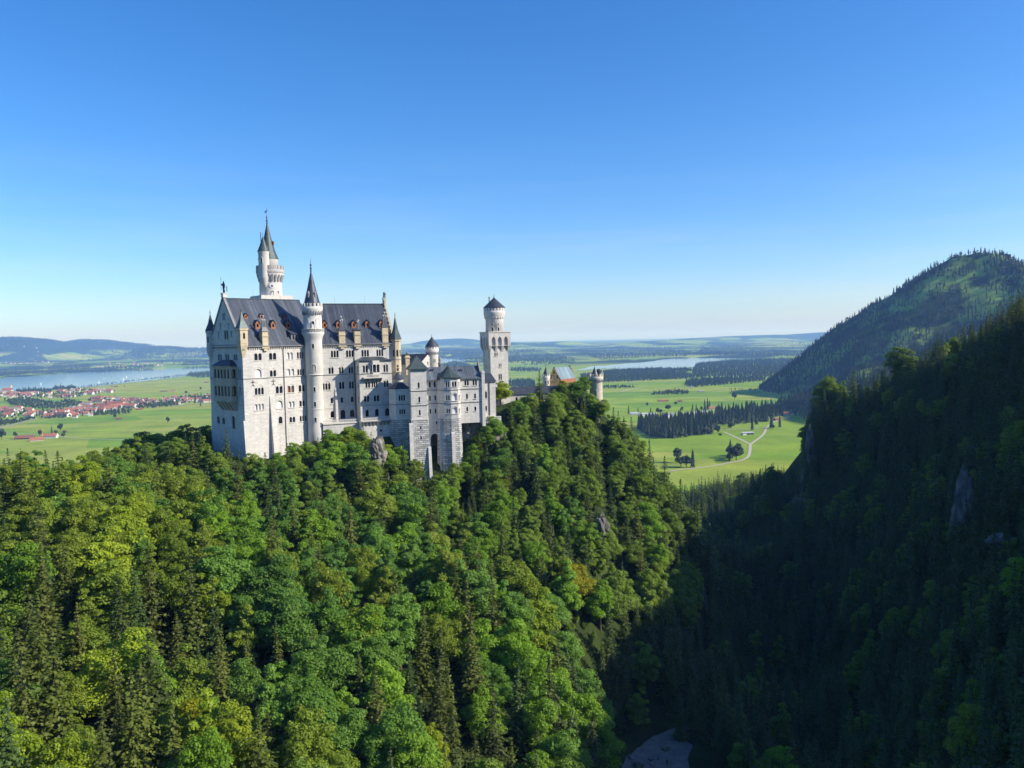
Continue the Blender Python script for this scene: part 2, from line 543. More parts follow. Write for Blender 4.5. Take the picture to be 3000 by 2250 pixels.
# ------------------------------------------------------------------ roads, paths
pale = plain_mat('path_gravel', (0.42, 0.38, 0.31), 0.9, 0.15, 0.3)
tar = plain_mat('road_tarmac', (0.30, 0.30, 0.30), 0.9, 0.1, 0.3)
grv = plain_mat('gorge_gravel', (0.16, 0.15, 0.135), 0.9, 0.35, 0.5, bump=0.6)


def ribbon(name, px, width, mat, label, z=0.0, lift=0.35):
    c = [on_level(a, b, z) for a, b in px]
    P = []
    for i in range(len(c) - 1):
        k = max(2, int(np.linalg.norm(c[i + 1] - c[i]) / 25))
        for j in range(k): P.append(c[i] + (c[i + 1] - c[i]) * j / k)
    P.append(c[-1])
    P = np.array(P)
    for _ in range(3): P[1:-1] = (P[:-2] + 2 * P[1:-1] + P[2:]) / 4
    d = np.gradient(P[:, :2], axis=0)
    d /= np.linalg.norm(d, axis=1)[:, None]
    nn = np.stack([-d[:, 1], d[:, 0]], 1) * width / 2
    V = []
    for q, m in zip(P, nn):
        for s in (1, -1):
            x, y = q[0] + s * m[0], q[1] + s * m[1]
            V.append((x, y, max(land1(x, y), z) + lift))
    F = [(2 * i, 2 * i + 1, 2 * i + 3, 2 * i + 2) for i in range(len(P) - 1)]
    mb = MB(); mb.add(V, F)
    return tag(mb.build(name, mat), label, kind='structure')


def q3(x, y): return (1820 + x * 0.25316, 1120 + y * 0.25316)


ribbon('path', [q3(1190, 575), q3(1300, 625), q3(1420, 680), q3(1495, 720)], 4.6, pale, 'pale gravel path from the fir belt to the fork in the meadow')
ribbon('path', [q3(2100, 380), q3(1960, 405), q3(1800, 440), q3(1710, 490), q3(1668, 550), q3(1660, 600), q3(1580, 660), q3(1495, 720)], 4.6, pale, 'pale gravel path curving down from the red roofed house to the fork', lift=0.40)
ribbon('path', [q3(1495, 715), q3(1490, 780), q3(1482, 860), q3(1440, 900), q3(1300, 925), q3(1150, 955), q3(950, 990), q3(700, 1012), q3(560, 1030)], 4.8, pale, 'pale gravel path below the fork along the meadow edge', lift=0.45)
ribbon('path', [q3(1700, 520), q3(1560, 540), q3(1400, 545), q3(1190, 550)], 5, pale, 'thin pale path through the firs above the shed', lift=0.5)
ribbon('road', [q3(560, 350), q3(850, 345), q3(1000, 340), q3(1080, 330)], 7, tar, 'grey road behind the white houses by the fir belt')
ribbon('road', [(0, 1254), (40, 1244), (80, 1233), (112, 1227)], 9, tar, 'grey road along the near edge of the village')
ribbon('road', [(500, 1190), (560, 1185), (625, 1181), (720, 1172)], 8, tar, 'grey road between village and castle wall')
ribbon('path', [(545, 1157), (580, 1148), (625, 1138), (700, 1120)], 6, pale, 'pale farm track climbing beyond the village')
ribbon('path', [(0, 1269), (100, 1272), (200, 1281), (280, 1287), (420, 1290)], 4, pale, 'thin farm track past the red roofed farm')
ribbon('road', [q3(0, 110), q3(120, 75), q3(300, 50)], 7, pale, 'pale track in the meadows right of the round tower')

# gravel bank at the foot of the gorge
gpx = [(1822, 2260), (1832, 2218), (1858, 2200), (1888, 2178), (1912, 2158), (1950, 2142), (1998, 2128), (2032, 2120), (2018, 2138), (1990, 2150), (1986, 2166), (2012, 2172), (2028, 2186), (2020, 2206), (2014, 2224), (2024, 2260)]
sheet('gravel_bank', densify(gpx, 3, 1.2, 5), 80.1, grv, 'pale gravel bank at the bottom of the shaded gorge')

# ------------------------------------------------------------------ building materials
def stone_mat(name, col, deg, bw=1.1, bh=0.45, mortar=0.03, var=0.10, bump=0.25, mcol=0.75, patch=0.16, spot=0.0):
    m, n, l, p = new_mat(name)
    v = world_pos(n, l, (1, 1, 1), R(-deg))
    s = n.new('ShaderNodeSeparateXYZ'); l.new(v, s.inputs[0])
    c = n.new('ShaderNodeCombineXYZ')
    l.new(math_node(n, l, 'ADD', s.outputs[0], s.outputs[1]), c.inputs[0]); l.new(s.outputs[2], c.inputs[1])
    b = n.new('ShaderNodeTexBrick')
    b.inputs['Scale'].default_value = 1.0
    b.inputs['Brick Width'].default_value = bw
    b.inputs['Row Height'].default_value = bh
    b.inputs['Mortar Size'].default_value = mortar
    b.inputs['Mortar Smooth'].default_value = 0.4
    b.inputs['Bias'].default_value = 0.0
    b.inputs['Color1'].default_value = (*[k * (1 - var) for k in col], 1)
    b.inputs['Color2'].default_value = (*[min(1, k * (1 + var)) for k in col], 1)
    b.inputs['Mortar'].default_value = (*[k * mcol for k in col], 1)
    l.new(c.outputs[0], b.inputs['Vector'])
    f = noise(n, l, world_pos(n, l, (1, 1, 0.35)), 0.23, 7, 0.62)
    r_ = ramp(n, [(0.3, (1 - patch * 1.1, 1 - patch, 1 - patch * 0.85)), (0.62, (1.0, 1.0, 1.0)), (0.8, (1 + patch * 0.35,) * 3)])
    l.new(f, r_.inputs[0])
    # rain streaks under sills and eaves
    f2 = noise(n, l, world_pos(n, l, (1.3, 1.3, 0.06)), 1.0, 5, 0.6)
    r2 = ramp(n, [(0.32, (0.80, 0.80, 0.79)), (0.48, (1, 1, 1))]); l.new(f2, r2.inputs[0])
    col_ = mix(n, l, mix(n, l, b.outputs['Color'], r_.outputs[0], 1.0, 'MULTIPLY'), r2.outputs[0], 0.55, 'MULTIPLY')
    l.new(col_, p.inputs['Base Color'])
    p.inputs['Roughness'].default_value = 0.9
    p.inputs['Specular IOR Level'].default_value = 0.15
    bu = n.new('ShaderNodeBump'); bu.inputs['Strength'].default_value = bump; bu.inputs['Distance'].default_value = 0.12
    inv = math_node(n, l, 'SUBTRACT', 1.0, b.outputs['Fac'])
    rough = noise(n, l, world_pos(n, l), 1.6, 6, 0.65)
    l.new(math_node(n, l, 'MULTIPLY_ADD', rough, 0.6 + spot, inv), bu.inputs['Height'])
    l.new(bu.outputs[0], p.inputs['Normal'])
    return m


def roof_mat(name, col, deg, pitch=0.62, var=0.35, rough=0.42, metal=0.35, axis=0):
    m, n, l, p = new_mat(name)
    v = world_pos(n, l, (1, 1, 1), R(-deg))
    s = n.new('ShaderNodeSeparateXYZ'); l.new(v, s.inputs[0])
    x = math_node(n, l, 'DIVIDE', s.outputs[axis], pitch)
    fl_ = math_node(n, l, 'FLOOR', x)
    wn_ = n.new('ShaderNodeTexWhiteNoise'); wn_.noise_dimensions = '1D'; l.new(fl_, wn_.inputs['W'])
    fr_ = math_node(n, l, 'FRACT', x)
    seam = math_node(n, l, 'LESS_THAN', math_node(n, l, 'ABSOLUTE', math_node(n, l, 'SUBTRACT', fr_, 0.5)), 0.09)
    r_ = ramp(n, [(0.0, tuple(k * (1 - var) for k in col)), (0.7, col), (1.0, tuple(k * (1 + var * 1.6) for k in col))])
    l.new(wn_.outputs['Value'], r_.inputs[0])
    f = noise(n, l, world_pos(n, l, (1, 1, 0.5)), 0.35, 6, 0.6)
    r2 = ramp(n, [(0.3, (0.72, 0.74, 0.78)), (0.7, (1.25, 1.22, 1.2))]); l.new(f, r2.inputs[0])
    c = mix(n, l, r_.outputs[0], r2.outputs[0], 1.0, 'MULTIPLY')
    c = mix(n, l, c, tuple(k * 1.9 for k in col), math_node(n, l, 'MULTIPLY', seam, 0.55))
    l.new(c, p.inputs['Base Color'])
    p.inputs['Roughness'].default_value = rough
    p.inputs['Metallic'].default_value = metal
    bu = n.new('ShaderNodeBump'); bu.inputs['Strength'].default_value = 0.5; bu.inputs['Distance'].default_value = 0.06
    l.new(seam, bu.inputs['Height']); l.new(bu.outputs[0], p.inputs['Normal'])
    return m


LIME = (0.60, 0.575, 0.53)
wall_a = stone_mat('limestone_west', LIME, 47)
wall_b = stone_mat('limestone_east', LIME, 25)
wall_c = stone_mat('limestone_bower', (0.67, 0.645, 0.60), 16)
wall_k = stone_mat('limestone_keep', (0.63, 0.60, 0.55), 24)
round_w = plain_mat('limestone_round', LIME, 0.9, 0.10, 0.45, spec=0.15, bump=0.25)
trim = plain_mat('limestone_trim', (0.60, 0.57, 0.51), 0.85, 0.10, 0.8, spec=0.15)
dark_trim = plain_mat('weathered_shade_trim', (0.24, 0.235, 0.23), 0.9, 0.2, 0.8, spec=0.15)  # weathered tone, also the shadow lines painted into the string courses
sand = stone_mat('sandstone', (0.60, 0.50, 0.34), 25, 0.9, 0.4, var=0.12)
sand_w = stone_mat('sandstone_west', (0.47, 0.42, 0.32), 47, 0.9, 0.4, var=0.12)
rustic = stone_mat('rough_ashlar', (0.56, 0.55, 0.52), 16, 1.7, 0.75, 0.09, 0.30, 1.0, 0.42, 0.25, 1.4)
roof_a = roof_mat('lead_roof_west', (0.068, 0.080, 0.098), 47)
roof_b = roof_mat('lead_roof_east', (0.068, 0.080, 0.098), 25)
roof_c = roof_mat('zinc_roof', (0.130, 0.150, 0.165), 16, 0.7)
roof_plain = plain_mat('lead_sheet', (0.062, 0.072, 0.088), 0.45, 0.3, 0.6, metal=0.35)
roof_green = plain_mat('patina_sheet', (0.066, 0.090, 0.088), 0.5, 0.25, 0.6, metal=0.25)
roof_blue = roof_mat('pale_zinc_roof', (0.20, 0.265, 0.275), 60, 0.8)
pane_m = plain_mat('dark_window_pane', (0.018, 0.020, 0.028), 0.18, 0.3, 1.0, spec=0.5)
shut_m = plain_mat('white_shutter', (0.55, 0.55, 0.55), 0.6, 0.08, 1.0)
brown_m = plain_mat('brown_window_pane', (0.16, 0.075, 0.04), 0.4, 0.3, 1.0)
plaster = plain_mat('blind_window_plaster', (0.66, 0.65, 0.64), 0.9, 0.06, 0.8)
orange = plain_mat('orange_painted_dormer', (0.31, 0.125, 0.055), 0.7, 0.2, 1.5)
bronze = plain_mat('dark_bronze', (0.022, 0.028, 0.032), 0.5, 0.3, 2.0, metal=0.5)
greyst = plain_mat('grey_statue_stone', (0.24, 0.25, 0.25), 0.85, 0.25, 2.0)
iron = plain_mat('wrought_iron', (0.03, 0.03, 0.035), 0.5, 0.2, 2.0)
silver = plain_mat('chimney_pot_zinc', (0.50, 0.50, 0.50), 0.45, 0.15, 2.0)
ochre = stone_mat('ochre_brick', (0.46, 0.325, 0.145), 10, 0.6, 0.3)
redbrick = stone_mat('red_brick', (0.36, 0.16, 0.085), 20, 0.6, 0.3)
dark_stone_m = plain_mat('shade_dark_stone', (0.16, 0.155, 0.15), 0.95, 0.25, 0.4, bump=0.5)  # shade of the recess and the gable back put into the colour
cliff_m, _n, _l, _p = new_mat('limestone_cliff')
_v = world_pos(_n, _l, (1, 1, 0.4))
_f = noise(_n, _l, _v, 0.33, 10, 0.68)
_r = ramp(_n, [(0.30, (0.045, 0.044, 0.040)), (0.5, (0.16, 0.15, 0.13)), (0.74, (0.38, 0.35, 0.31))]); _l.new(_f, _r.inputs[0])
_mo = ramp(_n, [(0.54, (0, 0, 0)), (0.62, (1, 1, 1))]); _l.new(noise(_n, _l, world_pos(_n, _l), 0.22, 6), _mo.inputs[0])
_l.new(mix(_n, _l, _r.outputs[0], (0.055, 0.075, 0.018), math_node(_n, _l, 'MULTIPLY', _mo.outputs[0], 0.7)), _p.inputs['Base Color'])
_p.inputs['Roughness'].default_value = 0.95
_b = _n.new('ShaderNodeBump'); _b.inputs['Strength'].default_value = 1.0; _b.inputs['Distance'].default_value = 0.9
_l.new(_f, _b.inputs['Height']); _l.new(_b.outputs[0], _p.inputs['Normal'])


# ------------------------------------------------------------------ building shapes
class Frame:
    """upright working frame: s along the facade, t inwards, z up"""

    def __init__(self, ox, oy, deg):
        a = R(deg)
        self.o, self.e, self.w, self.deg = np.array([ox, oy]), np.array([math.cos(a), math.sin(a)]), np.array([-math.sin(a), math.cos(a)]), deg

    def W(self, s, t, z):
        q = self.o + self.e * s + self.w * t
        return (q[0], q[1], z)

    def st(self, x, y):
        d = np.array([x, y]) - self.o
        return float(d @ self.e), float(d @ self.w)


def box(mb, fr, s0, s1, t0, t1, z0, z1):
    V = [fr.W(s, t, z) for z in (z0, z1) for s, t in ((s0, t0), (s1, t0), (s1, t1), (s0, t1))]
    mb.add(V, [(3, 2, 1, 0), (4, 5, 6, 7), (0, 1, 5, 4), (1, 2, 6, 5), (2, 3, 7, 6), (3, 0, 4, 7)])


def loft(mb, bottom, top, caps=True):
    """two closed rings of world points of equal count, counter-clockwise from above"""
    n = len(bottom)
    f = [(i, (i + 1) % n, n + (i + 1) % n, n + i) for i in range(n)]
    if caps: f += [tuple(range(n))[::-1], tuple(range(n, 2 * n))]
    mb.add(list(bottom) + list(top), f)


def spire(mb, ring, tip):
    n = len(ring)
    mb.add(list(ring) + [tip], [(i, (i + 1) % n, n) for i in range(n)] + [tuple(range(n))[::-1]])


def lathe(mb, c, prof, n=28, smooth=True, a0=0.0):
    mb.smooth = smooth
    V, F = [], []
    for r_, z in prof:
        for k in range(n):
            a = a0 + 2 * math.pi * k / n
            V.append((c[0] + r_ * math.cos(a), c[1] + r_ * math.sin(a), z))
    for i in range(len(prof) - 1):
        for k in range(n):
            F.append((i * n + k, i * n + (k + 1) % n, (i + 1) * n + (k + 1) % n, (i + 1) * n + k))
    F.append(tuple(range(n))[::-1])
    F.append(tuple(range((len(prof) - 1) * n, len(prof) * n)))
    mb.add(V, F)
    mb.smooth = False


def ring_pts(c, r, z, n, a0=0.0):
    return [(c[0] + r * math.cos(a0 + 2 * math.pi * k / n), c[1] + r * math.sin(a0 + 2 * math.pi * k / n), z) for k in range(n)]


def crenels(mb, c, r0, r1, z0, z1, n, duty=0.55, a0=0.0):
    for k in range(n):
        a, b = a0 + 2 * math.pi * k / n, a0 + 2 * math.pi * (k + duty) / n
        pts = [(c[0] + r * math.cos(q), c[1] + r * math.sin(q)) for r, q in ((r1, a), (r1, (a + b) / 2), (r1, b), (r0, b), (r0, a))]
        loft(mb, [(x, y, z0) for x, y in pts], [(x, y, z1) for x, y in pts])


def finial(mb, c, z, h, r=0.18):
    lathe(mb, c, [(r * 0.9, z - 0.2), (r * 0.6, z + h * 0.1), (r * 1.9, z + h * 0.2), (r * 0.5, z + h * 0.3), (r * 1.3, z + h * 0.42), (r * 0.35, z + h * 0.5), (r * 0.22, z + h), (0.01, z + h + 0.05)], 8)


def arch_pts(x0, x1, z0, z1, n=5, pointed=False):
    """door or window outline with a round (or pointed) head"""
    r_ = (x1 - x0) / 2
    cx = (x0 + x1) / 2
    if pointed:
        zs = z1 - r_ * 1.9
        return [(x0, z0), (x1, z0), (x1, zs), (x1 - r_ * 0.25, zs + r_ * 1.0), (cx, z1), (x0 + r_ * 0.25, zs + r_ * 1.0), (x0, zs)]
    zs = max(z1 - r_, z0 + 0.1)
    return [(x0, z0), (x1, z0)] + [(cx + r_ * math.cos(math.pi * k / n), zs + (z1 - zs) * math.sin(math.pi * k / n)) for k in range(n + 1)]


def wall_face(mb, P, outline, holes, depth, out):
    """wall with real openings. P(a, z, d) gives the world point d metres into the wall; out = outward normal"""
    loops = [outline] + holes
    tri = tessellate_polygon([[Vector((a, z, 0)) for a, z in L] for L in loops])
    flat_ = [q for L in loops for q in L]
    V = [P(a, z, 0) for a, z in flat_]
    F = []
    o = Vector(out)
    for t in tri:
        a, b, c = (Vector(V[i]) for i in t)
        nn = (b - a).cross(c - a)
        if nn.length < 1e-6: continue
        F.append(t if nn.dot(o) > 0 else t[::-1])
    mb.add(V, F)
    for L in holes:
        n = len(L)
        V = [P(a, z, 0) for a, z in L] + [P(a, z, depth) for a, z in L]
        mb.add(V, [(i, (i + 1) % n, n + (i + 1) % n, n + i) for i in range(n)])


def lights(s0, s1, z0, z1, n, gap=0.24, flat=False):
    if s0 > s1: s0, s1 = s1, s0
    wd = (s1 - s0 - gap * (n - 1)) / n
    return [arch_pts(s0 + k * (wd + gap), s0 + k * (wd + gap) + wd, z0, z1) for k in range(n)]


def facade(root, name, fr, axis, lev, outline, wins, mat, depth=0.5, hood=trim, part_name='window'):
    """one wall of a building with its windows as parts; axis 's': plane t = lev; axis 't': plane s = lev, seen from outside at smaller s; 'u': plane s = lev seen from larger s"""
    if axis == 's':
        P = lambda a, z, d: fr.W(a, lev + d, z)
        out = (-fr.w[0], -fr.w[1], 0)
    elif axis == 't':
        P = lambda a, z, d: fr.W(lev + d, a, z)
        out = (-fr.e[0], -fr.e[1], 0)
    else:
        P = lambda a, z, d: fr.W(lev - d, a, z)
        out = (fr.e[0], fr.e[1], 0)
    mb = MB()
    holes = []
    for (s0, s1, z0, z1, n, k) in wins:
        holes += lights(s0, s1, z0, z1, n)
    wall_face(mb, P, outline, holes, depth, out)
    mb.build(name, mat, root)
    for (s0, s1, z0, z1, n, k) in wins:
        if s0 > s1: s0, s1 = s1, s0
        wb_ = MB()
        # sill
        V = [P(a, z, d) for z in (z0 - 0.22, z0 - 0.02) for a, d in ((s0 - 0.2, -0.22), (s1 + 0.2, -0.22), (s1 + 0.2, 0.02), (s0 - 0.2, 0.02))]
        wb_.add(V, [(3, 2, 1, 0), (4, 5, 6, 7), (0, 1, 5, 4), (1, 2, 6, 5), (2, 3, 7, 6), (3, 0, 4, 7)])
        sill = None
        if 'a' in k or k == 'B':
            sill, wb_ = wb_, MB()
            cx, r_ = (s0 + s1) / 2, (s1 - s0) / 2 + 0.12
            zc = max(z1 - 0.45, z0 + 0.3)
            ri, V = r_ * 0.88, []
            N = 10
            for d in (-0.13, 0.02):
                for rr_ in (ri, r_):
                    V += [P(cx + rr_ * math.cos(math.pi * q / N), zc + rr_ * 0.95 * math.sin(math.pi * q / N), d) for q in range(N + 1)]
            M_ = N + 1
            F = []
            for q in range(N):
                F += [(q, q + 1, M_ + q + 1, M_ + q), (M_ + q, M_ + q + 1, 3 * M_ + q + 1, 3 * M_ + q), (q, q + 1, 2 * M_ + q + 1, 2 * M_ + q)]
            wb_.add(V, F)
        wo = wb_.build(part_name if k != 'B' else 'blind_window', hood, root)
        if sill is not None: sill.build('sill', hood, wo)
        pb = MB()
        for L in lights(s0, s1, z0, z1, n):
            pb.add([P(a, z, depth - 0.02) for a, z in L], [tuple(range(len(L)))])
            if n == 1 and s1 - s0 > 0.9 and k == 'o':
                cx = (s0 + s1) / 2
                pb.add([P(a, z, depth - 0.08) for a, z in ((cx - 0.05, z0), (cx + 0.05, z0), (cx + 0.05, z1 - 0.1), (cx - 0.05, z1 - 0.1))], [(0, 1, 2, 3)])
        pm = plaster if k == 'B' else shut_m if 'w' in k else brown_m if 'b' in k else pane_m
        pb.build('pane' if k != 'B' else 'niche_back', pm, wo)


def tower_window(root, c, r, ang, z0, z1, wd, mat=None, frame=None):
    """small arched window on a round tower, facing the angle ang (degrees, from +x)"""
    a = R(ang)
    e = np.array([-math.sin(a), math.cos(a)])
    n = np.array([math.cos(a), math.sin(a)])

    def P(u, z, d): q = np.array(c[:2]) + n * (r * math.cos(u / r) + d) + e * u; return (q[0], q[1], z)
    wb_ = MB()
    L = arch_pts(-wd / 2, wd / 2, z0, z1)
    L2 = arch_pts(-wd / 2 - 0.22, wd / 2 + 0.22, z0 - 0.2, z1 + 0.22)
    nn = len(L)
    V = [P(u, z, 0.16) for u, z in L] + [P(u, z, 0.16) for u, z in L2] + [P(u, z, -0.2) for u, z in L2] + [P(u, z, 0.03) for u, z in L]
    F = []
    for i in range(nn):
        j = (i + 1) % nn
        F += [(nn + i, nn + j, j, i), (2 * nn + i, 2 * nn + j, nn + j, nn + i), (i, j, 3 * nn + j, 3 * nn + i)]
    wb_.add(V, F)
    o = wb_.build('window', frame or trim, root)
    pb = MB()
    pb.add([P(u, z, 0.04) for u, z in L], [tuple(range(nn))])
    pb.build('pane', mat or pane_m, o)


def gable_roof(mb, fr, s0, s1, t0, t1, ze, zr, th=0.25, over=0.0):
    """pitched sheet roof, ridge along s"""
    tm = (t0 + t1) / 2
    k = (zr - ze) / (tm - t0)
    zo = ze - over * k
    A = [(t0 - over, zo), (tm, zr), (t1 + over, zo), (t1 + over, zo - th), (tm, zr - th), (t0 - over, zo - th)]
    V = [fr.W(s, t, z) for s in (s0, s1) for t, z in A]
    mb.add(V, [(0, 6, 7, 1), (1, 7, 8, 2), (2, 8, 9, 3), (5, 4, 10, 11), (4, 3, 9, 10), (0, 5, 11, 6), (0, 1, 4, 5), (1, 2, 3, 4), (6, 11, 10, 7), (7, 10, 9, 8)])


def bar(mb, a, b, r, n=6):
    a, b = Vector(a), Vector(b)
    d = (b - a).normalized()
    u = d.orthogonal().normalized(); v = d.cross(u)
    V = [tuple(p_ + (u * math.cos(2 * math.pi * k / n) + v * math.sin(2 * math.pi * k / n)) * r) for p_ in (a, b) for k in range(n)]
    mb.add(V, [(k, (k + 1) % n, n + (k + 1) % n, n + k) for k in range(n)] + [tuple(range(n))[::-1], tuple(range(n, 2 * n))])

# ------------------------------------------------------------------ castle: main palace
FA = Frame(-94.34, 280.45, 47)
_K = FA.W(27.2, 0, 0)
FB = Frame(_K[0], _K[1], 25)
WEST = [(4.5, 7.4, 184.8, 187.3, 2, 'o'), (10.3, 13.2, 184.8, 187.3, 2, 'o'), (17.5, 20.0, 184.8, 187.3, 2, 'w'), (21.8, 24.6, 184.8, 187.3, 3, 'o'),
        (4.5, 7.1, 178.7, 181.7, 1, 'B'), (10.4, 12.9, 178.7, 181.0, 2, 'a'), (17.4, 20.3, 178.7, 181.2, 2, 'aw'), (21.7, 24.7, 178.7, 181.0, 3, 'a'),
        (4.2, 7.7, 172.5, 175.0, 3, 'a'), (12.5, 15.3, 172.5, 175.1, 2, 'a'), (17.4, 20.1, 172.5, 175.0, 2, 'ab'), (22.0, 24.6, 172.5, 175.0, 2, 'a'),
        (4.0, 7.5, 167.0, 169.2, 3, 'w'), (12.5, 15.1, 167.0, 169.9, 1, 'B'), (17.5, 20.0, 167.0, 169.2, 2, 'w'), (22.1, 24.4, 167.0, 169.2, 2, 'a'),
        (13.2, 14.8, 161.4, 164.0, 1, 'o'), (17.7, 20.1, 161.4, 163.5, 2, 'o'), (22.0, 25.0, 161.4, 163.5, 3, 'o')]
EAST = [(3.9, 4.7, 184.9, 187.5, 1, 'o'), (8.0, 10.9, 184.9, 187.5, 3, 'o'), (13.8, 16.7, 184.9, 187.5, 3, 'o'), (19.8, 22.7, 184.9, 187.5, 3, 'o'), (25.7, 28.4, 184.9, 187.5, 3, 'o'),
        (6.9, 8.8, 178.7, 181.1, 2, 'a'), (10.9, 12.6, 178.7, 181.1, 2, 'a'), (14.6, 16.3, 178.7, 181.1, 2, 'o'),
        (4.4, 7.4, 172.7, 175.2, 3, 'a'), (10.8, 12.7, 172.8, 175.5, 2, 'a'), (14.6, 16.4, 172.8, 175.5, 2, 'a'),
        (7.3, 8.2, 167.5, 169.6, 1, 'o'), (11.2, 12.1, 167.5, 169.6, 1, 'o'), (15.1, 16.1, 167.5, 169.7, 1, 'o'),
        (7.1, 8.6, 162.0, 164.5, 1, 'o'), (10.9, 12.8, 161.3, 164.8, 1, 'o'), (14.6, 16.4, 161.8, 164.6, 1, 'o')]
RIS = [(18.6, 20.5, 178.9, 181.7, 2, 'a'), (26.6, 28.4, 178.9, 181.7, 2, 'a'), (19.4, 21.2, 173.1, 175.3, 2, 'o'), (21.8, 24.1, 173.1, 175.3, 3, 'o'), (26.6, 28.4, 173.1, 175.6, 2, 'a'),
       (18.7, 20.7, 167.8, 170.1, 2, 'a'), (22.5, 24.6, 167.8, 170.1, 2, 'a'), (26.3, 28.5, 167.7, 170.5, 1, 'B'), (19.1, 20.4, 162.1, 164.8, 1, 'o'), (22.8, 24.3, 162.1, 164.9, 1, 'o'), (26.8, 28.5, 162.0, 164.9, 1, 'o')]
GAB = [(15.1, 18.2, 184.9, 187.3, 2, 'o'), (9.5, 12.5, 184.9, 187.3, 2, 'o'), (3.6, 6.5, 184.9, 187.2, 2, 'o'), (1.6, 3.6, 178.9, 181.9, 2, 'a'), (1.8, 3.4, 172.4, 175.6, 2, 'o'),
       (18.5, 20.6, 161.6, 164.3, 1, 'o'), (14.6, 16.7, 161.6, 164.1, 1, 'o'), (7.1, 9.4, 160.3, 165.0, 1, 'o'), (9.6, 12.6, 192.5, 195.8, 2, 'o'),
       (11.2, 13.4, 199.4, 202.1, 2, 'o'), (14.0, 15.6, 195.9, 198.4, 1, 'B'), (8.2, 9.7, 196.2, 198.2, 1, 'B'), (15.7, 17.3, 192.9, 195.3, 1, 'B'), (6.2, 7.8, 193.2, 195.4, 1, 'B')]

pal = thing('castle_palace', 'huge white limestone palace with steep dark roof, orange dormers and pointed corner turrets', 'castle', FA.W(14, 12, 150))
facade(pal, 'facade_wall', FA, 's', 0, [(-0.3, 140), (29.5, 140), (29.5, 190.5), (0, 190.5), (0, 165), (-0.3, 158)], WEST, wall_a)
facade(pal, 'gable_wall', FA, 't', 0, [(0, 140), (25.1, 140), (25.1, 160), (24.6, 168), (24.6, 190.5), (12.3, 207.6), (0, 190.5)], GAB, wall_a)
facade(pal, 'facade_wall', FB, 's', 0, [(0, 145), (33.0, 145), (33.0, 190.6), (0, 190.6)], EAST, wall_b)
mb = MB()
# backs and ends of the two blocks
mb.add([FA.W(*q) for q in ((34, 24.6, 140), (0, 24.6, 140), (0, 24.6, 190.5), (34, 24.6, 190.5))], [(0, 1, 2, 3)])
mb.add([FA.W(*q) for q in ((31.0, 0, 180), (31.0, 24.6, 180), (31.0, 24.6, 190.5), (31.0, 12.3, 207.0), (31.0, 0, 190.5))], [(0, 1, 2, 3, 4)])
mb.build('end_wall', wall_a, pal)
mb = MB()
mb.add([FB.W(*q) for q in ((33.0, 24, 145), (-6, 24, 145), (-6, 24, 190.6), (33.0, 24, 190.6))], [(0, 1, 2, 3)])
mb.build('rear_wall', wall_b, pal)
# east gable with stepped coping
mb = MB()
st = [(33.0, 145), (33.0, 145)]
N = 9
gp = [(0, 145), (24, 145), (24, 191.8)]
for i in range(N):
    t, z = 24 - 12 * (i + 1) / N, 191.8 + 15.2 * (i + 1) / N
    gp += [(t, gp[-1][1]), (t, z)] if i < N - 1 else [(13, gp[-1][1]), (13, 207.6)]
gp += [(24 - a, b) for a, b in gp[:1:-1]]
for s in (32.6, 33.3):
    V = [FB.W(s, t, z) for t, z in gp]
    tri = tessellate_polygon([[Vector((t, z, 0)) for t, z in gp]])
    mb.add(V, [tuple(t) for t in tri])
n = len(gp)
V = [FB.W(s, t, z) for s in (32.6, 33.3) for t, z in gp]
mb.add(V, [(i, (i + 1) % n, n + (i + 1) % n, n + i) for i in range(n)])
mb.build('stepped_gable', sand, pal)
# roofs
mb = MB(); gable_roof(mb, FA, 0.55, 31.4, 0, 24.6, 190.75, 207.25, 0.3, 0.7)
rfa = mb.build('roof', roof_a, pal)
mb = MB(); gable_roof(mb, FB, -3.5, 32.55, 0, 24.0, 190.8, 205.75, 0.3, 0.7)
rfb = mb.build('roof', roof_b, pal)
for fr, s0, s1, zr, rf, mt in ((FA, 0.6, 31.4, 207.25, rfa, roof_plain), (FB, 2, 32.5, 205.75, rfb, roof_plain)):
    mb = MB(); tm = 12.3 if fr is FA else 12.0
    box(mb, fr, s0, s1, tm - 0.22, tm + 0.22, zr - 0.15, zr + 0.22)
    for q in ((s0 + s1) * 0.37, (s0 + s1) * 0.72):
        bar(mb, fr.W(q, tm, zr), fr.W(q, tm, zr + 3.4), 0.035, 4)
    mb.build('ridge_cap', mt, rf)
    mb = MB(); te = -0.7 - 0.0
    zg = (190.75 if fr is FA else 190.8) - 0.95
    box(mb, fr, s0, (27.6 if fr is FA else s1), -1.0, -0.66, zg - 0.22, zg + 0.02)
    mb.build('gutter', dark_trim, rf)
# gable coping
mb = MB()
for sg in (0, 1):
    a = (0 - 0.9, 189.5) if sg == 0 else (24.6 + 0.9, 189.5)
    b_ = (12.3, 208.3)
    V = []
    for s in (-0.28, 0.56):
        for (t, z), d in ((a, 0), (b_, 0), (b_, -1.05), (a, -1.05)): V.append(FA.W(s, t, z + d))
    mb.add(V, [(0, 1, 2, 3), (7, 6, 5, 4), (0, 4, 5, 1), (1, 5, 6, 2), (2, 6, 7, 3), (3, 7, 4, 0)])
mb.build('gable_coping', dark_trim, pal)
mb = MB(); box(mb, FA, -0.35, 1.15, 11.5, 13.1, 207.6, 208.9); box(mb, FA, -0.5, 1.3, 11.35, 13.25, 208.9, 209.15)
mb.build('statue_pedestal', trim, pal)
mb = MB(); box(mb, FB, 32.3, 33.6, 11.3, 12.7, 205.2, 207.9); box(mb, FB, 32.15, 33.75, 11.15, 12.85, 207.9, 208.15)
mb.build('statue_pedestal', trim, pal)
